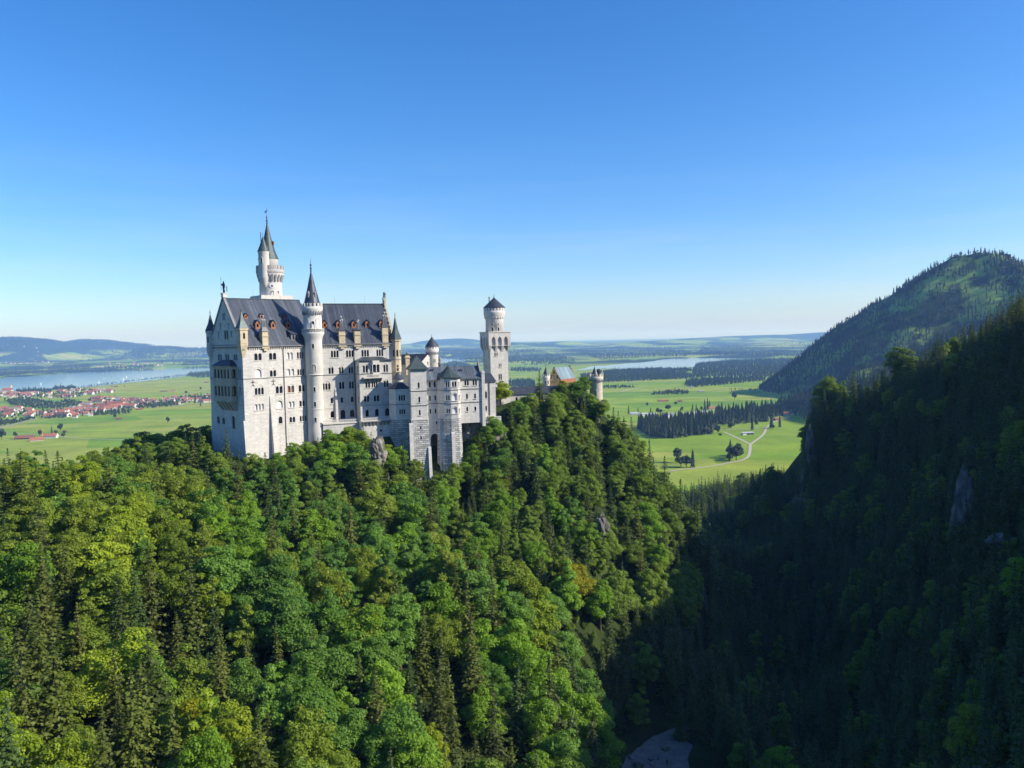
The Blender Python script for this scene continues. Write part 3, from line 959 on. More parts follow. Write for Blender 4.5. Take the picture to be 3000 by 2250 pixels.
# frieze of little arches below the eaves
for fr, s0, s1, mt in ((FA, 2.2, 26.0, trim), (FB, 3.4, 31.6, trim)):
    mb = MB()
    box(mb, fr, s0, s1, -0.42, 0.03, 189.30, 189.75)
    q = s0 + 0.3
    while q < s1:
        box(mb, fr, q, q + 0.34, -0.40, 0.03, 188.75, 189.30); q += 0.86
    mb.build('corbel_frieze', mt, pal)
mb = MB()
box(mb, FA, -0.42, 0.03, 3, 21.5, 189.3, 189.8)
box(mb, FA, -0.3, 0.03, 3, 21.5, 190.3, 190.55)
mb.build('cornice', dark_trim, pal)
# string courses; the dark ones paint in the shadow line below
mb = MB(); box(mb, FA, -0.16, 26.4, -0.2, 0.04, 178.25, 178.5); mb.build('string_course', dark_trim, pal)
mb = MB(); box(mb, FB, 2.5, 17.15, -0.2, 0.04, 178.25, 178.5); mb.build('string_course', dark_trim, pal)
mb = MB(); box(mb, FA, -0.2, 0.04, 0, 4.3, 178.25, 178.5); mb.build('string_course', dark_trim, pal)
mb = MB(); box(mb, FA, -0.2, 0.04, 17.3, 24.7, 178.25, 178.5); mb.build('string_course', dark_trim, pal)
mb = MB(); box(mb, FA, -0.12, 26.4, -0.12, 0.04, 165.6, 165.8); box(mb, FB, 2.5, 17.15, -0.12, 0.04, 165.6, 165.8); mb.build('string_course', trim, pal)
# sloping buttresses


def buttress(root, fr, s0, s1, t, z0, z1, out, mat, name='buttress'):
    mb = MB()
    A = [fr.W(s0, t - out, z0), fr.W(s1, t - out, z0), fr.W(s1, t + 0.05, z0), fr.W(s0, t + 0.05, z0)]
    B = [fr.W(s0, t - 0.18, z1), fr.W(s1, t - 0.18, z1), fr.W(s1, t + 0.05, z1 + 0.6), fr.W(s0, t + 0.05, z1 + 0.6)]
    loft(mb, A, B)
    mb.build(name, mat, root)


buttress(pal, FA, 9.9, 11.5, 0, 150, 171.6, 2.0, wall_a)
buttress(pal, FA, -0.6, 1.2, 0, 140, 163.0, 1.6, wall_a)
buttress(pal, FB, 9.0, 9.9, 0, 158, 173.0, 1.3, wall_b)
mb = MB(); A = [FA.W(-0.9, 0, 140), FA.W(0.05, 0, 140), FA.W(0.05, 3.2, 140), FA.W(-0.9, 3.2, 140)]; B = [FA.W(-0.15, 0, 163.5), FA.W(0.05, 0, 164), FA.W(0.05, 2.4, 164), FA.W(-0.15, 2.4, 163.5)]
loft(mb, A, B); mb.build('buttress', wall_a, pal)
# rain pipes
for fr, s, t, z0, z1 in ((FA, 16.0, -0.15, 152, 189.6), (FB, 16.85, -0.15, 160, 189.6)):
    mb = MB(); bar(mb, fr.W(s, t, z0), fr.W(s, t, z1), 0.15); mb.build('rain_pipe', iron, pal)
# wall anchors
for s in (3.6, 11.6):
    mb = MB()
    box(mb, FA, s - 0.09, s + 0.09, -0.12, 0.03, 175.8, 177.9); box(mb, FA, s - 0.75, s + 0.75, -0.13, 0.03, 177.0, 177.2)
    bar(mb, FA.W(s, -0.1, 176.2), FA.W(s - 0.55, -0.1, 175.6), 0.07); bar(mb, FA.W(s, -0.1, 176.2), FA.W(s + 0.55, -0.1, 175.6), 0.07)
    mb.build('wall_anchor', iron, pal)

# arcaded loggia on the west wall
lg = MB()
for z0, z1 in ((170.2, 171.9), (176.2, 178.2), (182.2, 183.0)):
    box(lg, FA, -2.6, 0.03, 4.45, 17.1, z0, z1)
lo = lg.build('loggia', sand_w, pal, 'two storey arcaded stone loggia')
for z0, z1 in ((171.9, 176.2), (178.2, 182.2)):
    mb = MB()
    P = lambda a, z, d: FA.W(-2.5 + d, a, z)
    H = [arch_pts(5.2 + i * 2.4, 5.2 + i * 2.4 + 1.65, z0 + 0.35, z1 - 0.3) for i in range(5)]
    wall_face(mb, P, [(4.5, z0), (17.05, z0), (17.05, z1), (4.5, z1)], H, 0.4, (-FA.e[0], -FA.e[1], 0))
    P2 = lambda a, z, d: FA.W(a, 4.5 + d, z)
    wall_face(mb, P2, [(-2.5, z0), (0, z0), (0, z1), (-2.5, z1)], [arch_pts(-2.0, -0.4, z0 + 0.35, z1 - 0.3)], 0.4, (-FA.w[0], -FA.w[1], 0))
    mb.add([FA.W(*q) for q in ((-2.5, 17.05, z0), (0, 17.05, z0), (0, 17.05, z1), (-2.5, 17.05, z1))], [(0, 1, 2, 3)])
    mb.build('arcade', sand_w, lo)
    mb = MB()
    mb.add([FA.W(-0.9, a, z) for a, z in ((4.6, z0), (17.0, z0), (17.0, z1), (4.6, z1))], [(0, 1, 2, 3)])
    mb.build('interior_shade', pane_m, lo)  # dark sheet stands for the shade inside the arcade
mb = MB()
spr = [FA.W(-3.1, 4.0, 183.0), FA.W(0.03, 4.0, 183.0), FA.W(0.03, 17.6, 183.0), FA.W(-3.1, 17.6, 183.0)]
top = [FA.W(-0.6, 7.0, 185.1), FA.W(0.03, 7.0, 185.1), FA.W(0.03, 14.6, 185.1), FA.W(-0.6, 14.6, 185.1)]
loft(mb, spr, top)
mb.build('loggia_roof', roof_plain, lo)
mb = MB()
for i in range(5):
    t0 = 5.0 + i * 2.5
    loft(mb, [FA.W(-0.3, t0, 166.9), FA.W(0.03, t0, 166.9), FA.W(0.03, t0 + 1.3, 166.9), FA.W(-0.3, t0 + 1.3, 166.9)], [FA.W(-2.5, t0, 170.2), FA.W(0.03, t0, 170.2), FA.W(0.03, t0 + 1.3, 170.2), FA.W(-2.5, t0 + 1.3, 170.2)])
mb.build('corbel', sand_w, lo)

# projecting bay of the east block with oriel and balcony
S0, S1, TB = 17.2, 29.8, -6.0
facade(pal, 'bay_wall', FB, 's', TB, [(S0, 150), (S1, 150), (S1, 183.4), (S0, 183.4)], RIS, wall_b)
facade(pal, 'bay_side_wall', FB, 't', S0, [(TB, 150), (0, 150), (0, 183.4), (TB, 183.4)], [(-4.2, -2.6, 178.9, 181.6, 2, 'o'), (-4.2, -2.9, 172.9, 175.2, 1, 'o'), (-4.2, -2.9, 167.6, 169.8, 1, 'o')], wall_b)
mb = MB(); mb.add([FB.W(*q) for q in ((S1, TB, 150), (S1, 0, 150), (S1, 0, 183.4), (S1, TB, 183.4))], [(0, 1, 2, 3)]); mb.build('bay_side_wall', wall_b, pal)
mb = MB(); loft(mb, [FB.W(S0 - 0.6, TB - 0.7, 183.4), FB.W(S1 + 0.6, TB - 0.7, 183.4), FB.W(S1 + 0.6, 0.1, 183.4), FB.W(S0 - 0.6, 0.1, 183.4)],
                [FB.W(S0 + 3.4, -1.6, 184.75), FB.W(S1 - 3.4, -1.6, 184.75), FB.W(S1 - 3.0, 0.1, 184.8), FB.W(S0 + 3.0, 0.1, 184.8)])
mb.build('bay_roof', roof_plain, pal)
mb = MB(); box(mb, FB, S0 - 0.15, S1 + 0.15, TB - 0.2, TB + 0.04, 178.25, 178.5); box(mb, FB, S0 - 0.1, S1 + 0.1, TB - 0.14, TB + 0.04, 166.2, 166.4); box(mb, FB, S0 - 0.2, S0 + 0.04, TB, 0, 178.25, 178.5)
mb.build('string_course', dark_trim, pal)
om = MB()
oct_ = [FB.W(s, t, 0) for s, t in ((21.6, TB + 0.05), (22.1, TB - 1.5), (24.6, TB - 1.5), (25.1, TB + 0.05))]
loft(om, [(x, y, 181.9) for x, y, _ in oct_], [(x, y, 183.4) for x, y, _ in oct_])
loft(om, [(x, y, 177.2) for x, y, _ in oct_], [(x, y, 178.9) for x, y, _ in oct_])
for s, t in ((21.95, TB - 1.25), (23.35, TB - 1.45), (24.75, TB - 1.25)):
    c = FB.W(s, t, 0); lathe(om, c, [(0.24, 178.9), (0.16, 179.2), (0.16, 181.5), (0.28, 181.9)], 8)
ori = om.build('oriel', trim, pal)
mb = MB(); mb.add([FB.W(*q) for q in ((21.8, TB - 0.25, 178.9), (24.9, TB - 0.25, 178.9), (24.9, TB - 0.25, 181.9), (21.8, TB - 0.25, 181.9))], [(0, 1, 2, 3)]); mb.build('interior_shade', pane_m, ori)  # dark sheet drawn as the shade within the oriel
bm_ = MB()
box(bm_, FB, 18.4, 25.6, TB - 1.9, TB + 0.03, 176.75, 177.15)
box(bm_, FB, 18.4, 25.6, TB - 1.9, TB - 1.75, 178.05, 178.2)
q = 18.45
while q < 25.5: box(bm_, FB, q, q + 0.18, TB - 1.88, TB - 1.76, 177.15, 178.05); q += 0.42
bal = bm_.build('balcony', trim, pal)
mb = MB()
for i in range(5):
    s = 18.6 + i * 1.62
    loft(mb, [FB.W(s, TB - 0.25, 175.4), FB.W(s + 0.45, TB - 0.25, 175.4), FB.W(s + 0.45, TB + 0.03, 175.4), FB.W(s, TB + 0.03, 175.4)], [FB.W(s, TB - 1.8, 176.75), FB.W(s + 0.45, TB - 1.8, 176.75), FB.W(s + 0.45, TB + 0.03, 176.75), FB.W(s, TB + 0.03, 176.75)])
mb.build('bracket', dark_trim, bal)


# dormers
def dormer(fr, s, zb, wd, h, zr, rise, big=True):
    t = (zb - 190.75) / rise
    zt = zb + h
    mb = MB()
    P = lambda a, z, d: fr.W(a, t + d - 0.12, z)
    hole = [arch_pts(s - wd * 0.24, s + wd * 0.24, zb + h * 0.16, zb + h * 0.60)]
    wall_face(mb, P, [(s - wd / 2, zb - 0.3), (s + wd / 2, zb - 0.3), (s + wd / 2, zb + h * 0.62), (s, zt), (s - wd / 2, zb + h * 0.62)], hole, 0.25, (-fr.w[0], -fr.w[1], 0))
    tb = t + h / rise + 0.4
    for sg in (-1, 1):
        q = [fr.W(s + sg * wd / 2, t - 0.12, zb - 0.3), fr.W(s + sg * wd / 2, tb, zb - 0.3), fr.W(s + sg * wd / 2, tb, zb + h * 0.62), fr.W(s + sg * wd / 2, t - 0.12, zb + h * 0.62)]
        mb.add(q, [(0, 1, 2, 3) if sg > 0 else (3, 2, 1, 0)])
    d = mb.build('dormer', orange, pal)
    mb = MB()
    for sg in (-1, 1):
        e0 = (s + sg * (wd / 2 + 0.28), zb + h * 0.52)
        A = [fr.W(e0[0], t - 0.4, e0[1]), fr.W(e0[0], tb + 1.2, e0[1]), fr.W(s, tb + 1.2, zt + 0.12), fr.W(s, t - 0.4, zt + 0.12)]
        B = [(x, y, z + 0.14) for x, y, z in A]
        loft(mb, A if sg > 0 else A[::-1], B if sg > 0 else B[::-1])
    mb.build('dormer_roof', roof_plain, d)
    mb = MB(); mb.add([P(a, z, 0.23) for a, z in hole[0]], [tuple(range(len(hole[0])))]); mb.build('pane', pane_m, d)


ra, rb = 16.5 / 12.3, 14.95 / 12.0
for s in (5.6, 11.7, 21.6): dormer(FA, s, 199.9, 1.25, 1.7, 207.2, ra)
for s in (8.5, 14.75, 21.1): dormer(FA, s, 196.2, 1.7, 2.9, 207.2, ra)
for s in (6.95, 12.2, 18.2, 23.6, 29.2): dormer(FB, s, 196.2, 1.7, 2.9, 205.7, rb)
mb = MB()
P = lambda a, z, d: FA.W(a, 0.75 + d, z)
hs_ = [arch_pts(20.6 + k * 1.25, 21.45 + k * 1.25, 191.9, 193.6) for k in range(2)]
wall_face(mb, P, [(20.1, 191.5), (22.9, 191.5), (22.9, 194.0), (20.1, 194.0)], hs_, 0.25, (-FA.w[0], -FA.w[1], 0))
for s in (20.1, 22.9): mb.add([FA.W(s, 0.75, 191.5), FA.W(s, 3.2, 191.5), FA.W(s, 3.2, 194.0), FA.W(s, 0.75, 194.0)], [(0, 1, 2, 3)])
d = mb.build('box_dormer', dark_trim, pal)
mb = MB(); loft(mb, [FA.W(19.7, 0.3, 193.9), FA.W(23.3, 0.3, 193.9), FA.W(23.3, 4.4, 195.9), FA.W(19.7, 4.4, 195.9)], [FA.W(19.7, 0.3, 194.1), FA.W(23.3, 0.3, 194.1), FA.W(23.3, 4.4, 196.1), FA.W(19.7, 4.4, 196.1)]); mb.build('dormer_roof', roof_plain, d)
mb = MB()
for L in hs_: mb.add([P(a, z, 0.23) for a, z in L], [tuple(range(len(L)))])
mb.build('pane', pane_m, d)


# chimneys standing on the eaves
def chimney(fr, s, style):
    mb = MB()
    wd = 1.15
    box(mb, fr, s - wd, s + wd, -0.55, 1.55, 189.9, 195.0 if style != 3 else 196.2)
    box(mb, fr, s - wd - 0.2, s + wd + 0.2, -0.75, 1.75, 193.2, 193.5)
    box(mb, fr, s - wd - 0.35, s + wd + 0.35, -0.8, 0.02, 188.9, 189.9)
    box(mb, fr, s - wd * 0.6, s + wd * 0.6, -0.65, 0.02, 188.0, 188.9)
    c = mb.build('chimney', sand, pal)
    zt = 195.0 if style != 3 else 196.2
    mb = MB()
    R0 = [fr.W(s - wd - 0.3, -0.85, zt), fr.W(s + wd + 0.3, -0.85, zt), fr.W(s + wd + 0.3, 1.85, zt), fr.W(s - wd - 0.3, 1.85, zt)]
    R1 = [fr.W(s - 0.75, 0.0, zt + 1.6), fr.W(s + 0.75, 0.0, zt + 1.6), fr.W(s + 0.75, 1.0, zt + 1.6), fr.W(s - 0.75, 1.0, zt + 1.6)]
    if style == 2: R1 = [(x, y, zt + 0.4) for x, y, _ in R0]
    loft(mb, R0, R1); mb.build('chimney_hood', roof_plain if style != 1 else dark_trim, c)
    zz = zt + (1.6 if style != 2 else 0.4)
    spots = {1: ((-0.5, 3.0), (0, 4.4), (0.5, 3.0)), 2: ((0.35, 3.6), (0.7, 4.0)), 3: ((-0.45, 3.3), (0.1, 4.6), (0.55, 3.4)), 4: ((-0.3, 2.8), (0.0, 4.2), (0.4, 3.0))}[style]
    for ds, h in spots:
        mb = MB(); q = fr.W(s + ds, 0.5, 0)
        lathe(mb, q, [(0.26, zz - 0.2), (0.24, zz + h - 0.7), (0.38, zz + h - 0.6), (0.38, zz + h - 0.35), (0.1, zz + h - 0.3), (0.02, zz + h)], 8)
        mb.build('chimney_pot', silver, c)


chimney(FA, 8.8, 1); chimney(FB, 12.4, 4); chimney(FB, 18.3, 2); chimney(FB, 29.3, 3)


# corner turrets of the palace
def turret(root, c, n, r, zb, z0, z1, ztip, mat, rmat, a0, wins=()):
    mb = MB()
    sm = n > 10
    lathe(mb, c, [(0.25, zb), (r * 0.55, zb + (z0 - zb) * 0.4), (r, z0), (r, z1 - 0.9), (r * 1.16, z1 - 0.6), (r * 1.16, z1)], n, sm, a0)
    lathe(mb, c, [(r * 1.07, z0 + (z1 - z0) * 0.12), (r * 1.07, z0 + (z1 - z0) * 0.15)], n, sm, a0)
    o = mb.build('corner_turret', mat, root)
    mb = MB(); lathe(mb, c, [(r * 1.22, z1), (r * 0.55, z1 + (ztip - z1) * 0.42), (0.06, ztip)], n, sm, a0); finial(mb, c, ztip, 1.9, 0.14)
    mb.build('turret_roof', rmat, o)
    mb = MB()
    for ang, zz0, zz1 in wins:
        a = R(ang); e = np.array([-math.sin(a), math.cos(a)]); q = np.array(c[:2]) + np.array([math.cos(a), math.sin(a)]) * (r * math.cos(math.pi / n) + 0.03)
        L = arch_pts(-0.38, 0.38, zz0, zz1)
        mb.add([(q[0] + e[0] * u, q[1] + e[1] * u, z) for u, z in L], [tuple(range(len(L)))])
    if wins: mb.build('pane', pane_m, o)


c = FA.W(0.3, 0.3, 0)
turret(pal, c, 4, 2.0, 185.3, 190.2, 196.2, 202.2, sand, roof_green, R(47 + 45), [(47 - 90, 192.5, 194.6)])
c = FA.W(0.2, 23.0, 0); turret(pal, c, 8, 1.75, 184.0, 188.3, 195.8, 202.2, wall_a, roof_plain, R(47), [(47 + 202, 191.5, 193.8)])
c = FB.W(33.6, 0.2, 0); turret(pal, c, 8, 1.95, 174.8, 178.5, 191.3, 200.4, sand, roof_green, R(25 + 22.5), [(25 - 90, 184.6, 187.3), (25 - 90, 179.0, 181.3), (25 - 135, 184.6, 187.3), (25 - 45, 184.6, 187.3)])
mb = MB(); lathe(mb, c, [(2.1, 183.3), (2.1, 183.6)], 8, False, R(47.5)); lathe(mb, c, [(2.1, 178.3), (2.1, 178.6)], 8, False, R(47.5)); mb.build('string_course', dark_trim, pal)


# statues on the two gables
def skin_figure(name, nodes, edges, mat, root_i=0, levels=1, parent=None):
    """one continuous body grown round a skeleton [(x, y, z, radius)]"""
    base = np.array(parent_world(parent)) if parent else np.zeros(3)
    me = bpy.data.meshes.new(name)
    me.from_pydata([tuple(np.array(q[:3]) - base) for q in nodes], edges, [])
    o = bpy.data.objects.new(name, me)
    COL.objects.link(o)
    sk = o.modifiers.new('skin', 'SKIN')
    for v, q in zip(me.skin_vertices[0].data, nodes):
        rr_ = q[3]
        v.radius = (rr_, rr_) if not isinstance(rr_, tuple) else rr_
        v.use_root = False
    me.skin_vertices[0].data[root_i].use_root = True
    ss = o.modifiers.new('sub', 'SUBSURF'); ss.levels = levels; ss.render_levels = levels
    o.modifiers['skin'].use_smooth_shade = True
    me.materials.append(mat)
    if parent is not None: o.parent = parent
    return o


kb = np.array(FA.W(0.4, 12.3, 209.15))
kn = thing('knight_statue', 'dark bronze knight statue with lance and shield on the shaded gable peak', 'statue', tuple(kb))
e_, w_ = FA.e, FA.w


def kp(a, b, z, r): return (kb[0] + e_[0] * a + w_[0] * b, kb[1] + e_[1] * a + w_[1] * b, kb[2] + z, r)


nodes = [kp(0, 0, 2.1, 0.42), kp(0, 0, 2.9, 0.48), kp(0, 0, 3.35, 0.5), kp(0, 0, 3.65, 0.2), kp(0, 0.0, 4.05, 0.30), kp(0, 0, 4.4, 0.12),
         kp(0.1, 0.3, 1.1, 0.26), kp(0.05, 0.38, 0.1, 0.2), kp(-0.2, 0.42, 0.02, 0.16), kp(0.0, -0.3, 1.1, 0.26), kp(0.1, -0.36, 0.1, 0.2), kp(-0.15, -0.4, 0.02, 0.16),
         kp(-0.05, 0.75, 3.2, 0.2), kp(-0.25, 1.05, 2.75, 0.15), kp(-0.3, 1.15, 3.4, 0.12), kp(0.0, -0.72, 3.15, 0.2), kp(-0.1, -0.9, 2.5, 0.15), kp(-0.35, -0.75, 2.0, 0.12)]
skin_figure('body', nodes, [(0, 1), (1, 2), (2, 3), (3, 4), (4, 5), (0, 6), (6, 7), (7, 8), (0, 9), (9, 10), (10, 11), (2, 12), (12, 13), (13, 14), (2, 15), (15, 16), (16, 17)], bronze, 0, 1, kn)
mb = MB(); bar(mb, kp(-0.35, 1.2, 1.2, 0)[:3], kp(-0.3, 1.28, 5.2, 0)[:3], 0.06); spire(mb, ring_pts(kp(-0.3, 1.28, 0, 0), 0.14, kb[2] + 5.15, 5), kp(-0.3, 1.28, 5.75, 0)[:3]); mb.build('lance', bronze, kn)
mb = MB()
sh = [(-0.55, 2.5), (0.55, 2.5), (0.55, 1.4), (0.3, 0.75), (0, 0.45), (-0.3, 0.75), (-0.55, 1.4)]
loft(mb, [kp(0.65 + a * 0.2, -0.85 + a * 0.55, z, 0)[:3] for a, z in sh], [kp(0.78 + a * 0.2, -0.95 + a * 0.55, z, 0)[:3] for a, z in sh]); mb.build('shield', bronze, kn)

lb = np.array(FB.W(32.95, 12.0, 208.15))
ln = thing('lion_statue', 'grey stone lion statue sitting on the sunlit stepped gable', 'statue', tuple(lb))


def lp(a, z, r, side=0.0): return (lb[0] + FB.e[0] * a * 0 + FB.w[0] * -a + FB.e[0] * side, lb[1] + FB.w[1] * -a + FB.e[1] * side, lb[2] + z, r)


nodes = [lp(-0.45, 0.55, 0.42), lp(-0.1, 1.1, 0.40), lp(0.3, 1.6, 0.46), lp(0.55, 2.05, 0.40), lp(0.9, 2.0, 0.24), lp(1.1, 1.92, 0.15),
         lp(0.5, 0.9, 0.19, 0.28), lp(0.55, 0.1, 0.15, 0.28), lp(0.8, 0.06, 0.14, 0.28), lp(0.5, 0.9, 0.19, -0.28), lp(0.55, 0.1, 0.15, -0.28), lp(0.8, 0.06, 0.14, -0.28),
         lp(-0.2, 0.35, 0.26, 0.36), lp(0.15, 0.12, 0.16, 0.42), lp(-0.2, 0.35, 0.26, -0.36), lp(0.15, 0.12, 0.16, -0.42), lp(-0.95, 0.3, 0.1), lp(-1.05, 1.0, 0.08), lp(-0.85, 1.5, 0.13)]
skin_figure('body', nodes, [(0, 1), (1, 2), (2, 3), (3, 4), (4, 5), (2, 6), (6, 7), (7, 8), (2, 9), (9, 10), (10, 11), (0, 12), (12, 13), (0, 14), (14, 15), (0, 16), (16, 17), (17, 18)], greyst, 0, 1, ln)
mb = MB(); V0 = ring_pts(lp(0.45, 0, 0), 0.62, lb[2] + 1.35, 9); lathe(mb, lp(0.42, 0, 0), [(0.3, lb[2] + 1.2), (0.66, lb[2] + 1.55), (0.62, lb[2] + 2.1), (0.25, lb[2] + 2.5)], 9); mb.build('mane', greyst, ln)

# ------------------------------------------------------------------ stair tower at the kink of the palace front
TC = (-74.1, 299.75)
stw = thing('stair_tower', 'slim round white tower with dark pointed spire in front of the palace roof', 'tower', (*TC, 150))
mb = MB()
lathe(mb, TC, [(3.25, 146), (3.05, 158), (2.98, 178.4), (3.2, 178.8), (3.2, 191.2), (3.45, 192.6), (4.1, 194.0), (4.1, 194.5), (3.4, 194.5), (3.35, 201.4), (3.75, 202.6), (3.85, 203.2), (3.85, 204.0), (3.5, 204.0), (3.5, 204.3)], 36)
mb.build('shaft', round_w, stw)
mb = MB(); crenels(mb, TC, 3.5, 3.85, 204.0, 205.3, 16); mb.build('battlement', trim, stw)
mb = MB(); lathe(mb, TC, [(3.14, 165.7), (3.14, 165.9)], 32); lathe(mb, TC, [(3.32, 178.5), (3.36, 178.9)], 32); mb.build('string_course', trim, stw)
mb = MB(); lathe(mb, TC, [(3.08, 204.3), (2.9, 205.5), (1.55, 211.0), (0.15, 217.4)], 24, False); lathe(mb, TC, [(0.34, 217.2), (0.2, 217.8), (0.42, 218.4), (0.14, 218.9), (0.45, 219.6), (0.1, 220.1), (0.05, 222.0)], 8)
mb.build('spire', roof_plain, stw)
mb = MB(); crenels(mb, TC, 3.98, 4.12, 194.5, 195.6, 44, 0.4); lathe(mb, TC, [(4.0, 195.6), (4.18, 195.6), (4.18, 195.85), (4.0, 195.85)], 36); mb.build('balcony_rail', trim, stw)
mb = MB(); crenels(mb, TC, 3.3, 3.72, 201.0, 202.4, 26, 0.45); mb.build('corbel_ring', dark_trim, stw)
for ang, z0, z1, wd in ((285, 196.0, 198.6, 1.0), (248, 196.2, 199.6, 1.2), (318, 196.2, 199.6, 1.2)): tower_window(stw, TC, 3.36, ang, z0, z1, wd, plaster if ang != 285 else pane_m)
for z0, z1, r_ in ((188.6, 190.3, 3.2), (180.2, 182.6, 3.2), (172.4, 174.2, 3.0), (166.9, 168.7, 3.02), (161.2, 162.8, 3.05)): tower_window(stw, TC, r_, 281, z0, z1, 0.75 if z0 != 180.2 else 1.5)
for ang in (250, 318):
    mb = MB(); a = R(ang); q = np.array(TC) + 2.1 * np.array([math.cos(a), math.sin(a)])
    lathe(mb, q, [(0.5, 207.4), (0.5, 209.0), (0.62, 209.0), (0.02, 210.0)], 8, False); mb.build('spire_dormer', dark_trim, stw)

# ------------------------------------------------------------------ the tall tower behind the palace roof
NC = (-93.5, 313.9)
weather_m = plain_mat('weathered_parapet', (0.37, 0.355, 0.33), 0.9, 0.2, 0.8)
nt = thing('high_tower', 'tallest white round tower with side turret and grey green spire rising behind the palace', 'tower', (*NC, 160))
mb = MB(); lathe(mb, NC, [(4.35, 160), (4.35, 207), (4.3, 209.3), (4.22, 214.4), (4.6, 216.2), (5.2, 217.6), (5.25, 218.6), (5.25, 219.3), (4.9, 219.3), (4.9, 218.9)], 40); mb.build('shaft', round_w, nt)
FN = Frame(NC[0], NC[1], 40)
mb = MB(); box(mb, FN, -6.2, 6.2, -5.6, 6, 200, 207.6); box(mb, FN, -6.5, 6.5, -5.9, 6.3, 207.6, 208.1); mb.build('plinth', trim, nt)
mb = MB(); box(mb, FN, -6.4, 6.4, -5.8, -5.5, 208.1, 209.2); box(mb, FN, -6.4, -6.1, -5.5, 5, 208.1, 209.2); box(mb, FN, 6.1, 6.4, -5.5, 5, 208.1, 209.2); mb.build('parapet', trim, nt)
mb = MB(); crenels(mb, NC, 4.9, 5.25, 219.3, 220.9, 18, 0.6); lathe(mb, NC, [(5.22, 217.9), (5.32, 218.1), (5.32, 219.3), (5.2, 219.32)], 36); mb.build('battlement', weather_m, nt)
mb = MB()
for k in range(22):
    a = 2 * math.pi * k / 22; q = np.array(NC) + 4.62 * np.array([math.cos(a), math.sin(a)]); f_ = Frame(q[0], q[1], math.degrees(a) + 90)
    L = arch_pts(-0.33, 0.33, 214.6, 217.4); e = f_.e
    mb.add([(NC[0] + math.cos(a) * (4.35 + 0.28 * (z - 214.5) + 0.12) + e[0] * u, NC[1] + math.sin(a) * (4.35 + 0.28 * (z - 214.5) + 0.12) + e[1] * u, z) for u, z in L], [tuple(range(len(L)))])
mb.build('corbel_arch', dark_trim, nt)
DC = (-94.1, 314.1)
mb = MB(); lathe(mb, DC, [(3.6, 218), (3.6, 223.0), (3.8, 223.3), (3.8, 223.6)], 28); mb.build('upper_drum', round_w, nt)
mb = MB(); lathe(mb, DC, [(3.95, 223.5), (2.75, 226.8), (1.4, 231.8), (0.16, 237.6)], 24, False); lathe(mb, DC, [(0.36, 237.4), (0.2, 238.0), (0.42, 238.6), (0.12, 239.1), (0.36, 239.8), (0.08, 240.3), (0.05, 243.6)], 8)
bar(mb, (DC[0] - 0.7, DC[1], 242.3), (DC[0] + 0.7, DC[1], 242.3), 0.07); bar(mb, (DC[0] - 0.75, DC[1], 241.7), (DC[0], DC[1], 242.0), 0.22); mb.build('spire', roof_green, nt)
mb = MB(); q = (DC[0] + 2.2, DC[1] - 0.4); lathe(mb, q, [(0.42, 229.0), (0.42, 229.9), (0.55, 229.9), (0.02, 230.8)], 8, False); mb.build('spire_dormer', brown_m, nt)
QC = (-94.6, 309.9)
mb = MB(); lathe(mb, QC, [(0.3, 211.8), (1.2, 213.6), (1.9, 215.6), (2.0, 216.2), (2.0, 225.4), (2.2, 225.9), (2.2, 226.2)], 24); sq = mb.build('side_turret', round_w, nt)
mb = MB(); lathe(mb, QC, [(2.3, 226.1), (1.5, 228.0), (0.75, 230.0), (0.06, 232.0)], 20, False); bar(mb, (QC[0] - 0.9, QC[1] + 0.3, 228.5), (QC[0] - 0.9, QC[1] + 0.3, 233.6), 0.16); bar(mb, (QC[0], QC[1], 232.0), (QC[0], QC[1], 233.2), 0.08); mb.build('turret_roof', roof_green, sq)
tower_window(nt, QC, 2.0, 262, 221.5, 223.6, 0.7)
tower_window(nt, NC, 4.25, 295, 209.4, 211.1, 1.0)
tower_window(nt, NC, 4.25, 325, 209.4, 211.0, 0.8)
a = R(293); nv = np.array([math.cos(a), math.sin(a)]); ev = np.array([-math.sin(a), math.cos(a)])
mb = MB()
for r_, d, N_ in ((0.95, 0.12, 20), (0.72, 0.2, 20)):
    P_ = [tuple(np.r_[np.array(NC) + nv * (4.2 + d) + ev * r_ * math.cos(2 * math.pi * k / N_), 212.9 + r_ * math.sin(2 * math.pi * k / N_)]) for k in range(N_)]
    P0_ = [(x - nv[0] * 0.35, y - nv[1] * 0.35, z) for x, y, z in P_]
    loft(mb, P0_, P_)
o = mb.build('round_window', plaster, nt)
mb = MB(); mb.add([tuple(np.r_[np.array(NC) + nv * 4.42 + ev * u, 212.9 + v]) for u, v in ((-0.33, -0.33), (0.33, -0.33), (0.33, 0.33), (-0.33, 0.33))], [(0, 1, 2, 3)]); mb.build('pane', pane_m, o)

# ------------------------------------------------------------------ terrace in front of the palace
ter = thing('terrace', 'stone terrace with balustrade on a tall retaining wall below the palace front', 'terrace', FB.W(16, -5, 150))
for s0, s1, t0, t1, zt in ((3.2, 17.0, -4.6, -0.02, 160.4), (16.6, 31.5, -9.4, -6.02, 160.9)):
    mb = MB(); box(mb, FB, s0, s1, t0, t1, 138, zt - 0.5); mb.build('retaining_wall', wall_b, ter)
    mb = MB(); box(mb, FB, s0, s1 + 0.02, t0 - 0.35, t1, zt - 0.5, zt - 0.15); mb.build('terrace_slab', trim, ter)
    mb = MB(); box(mb, FB, s0, s1, t0 - 0.3, t0 - 0.05, zt + 0.85, zt + 1.05); q = s0 + 0.1
    box(mb, FB, s0, s1, t0 - 0.28, t0 - 0.08, zt - 0.15, zt + 0.05)
    while q < s1 - 0.3: box(mb, FB, q, q + 0.3, t0 - 0.26, t0 - 0.1, zt + 0.05, zt + 0.85); q += 0.62
    mb.build('balustrade', trim, ter)
mb = MB()
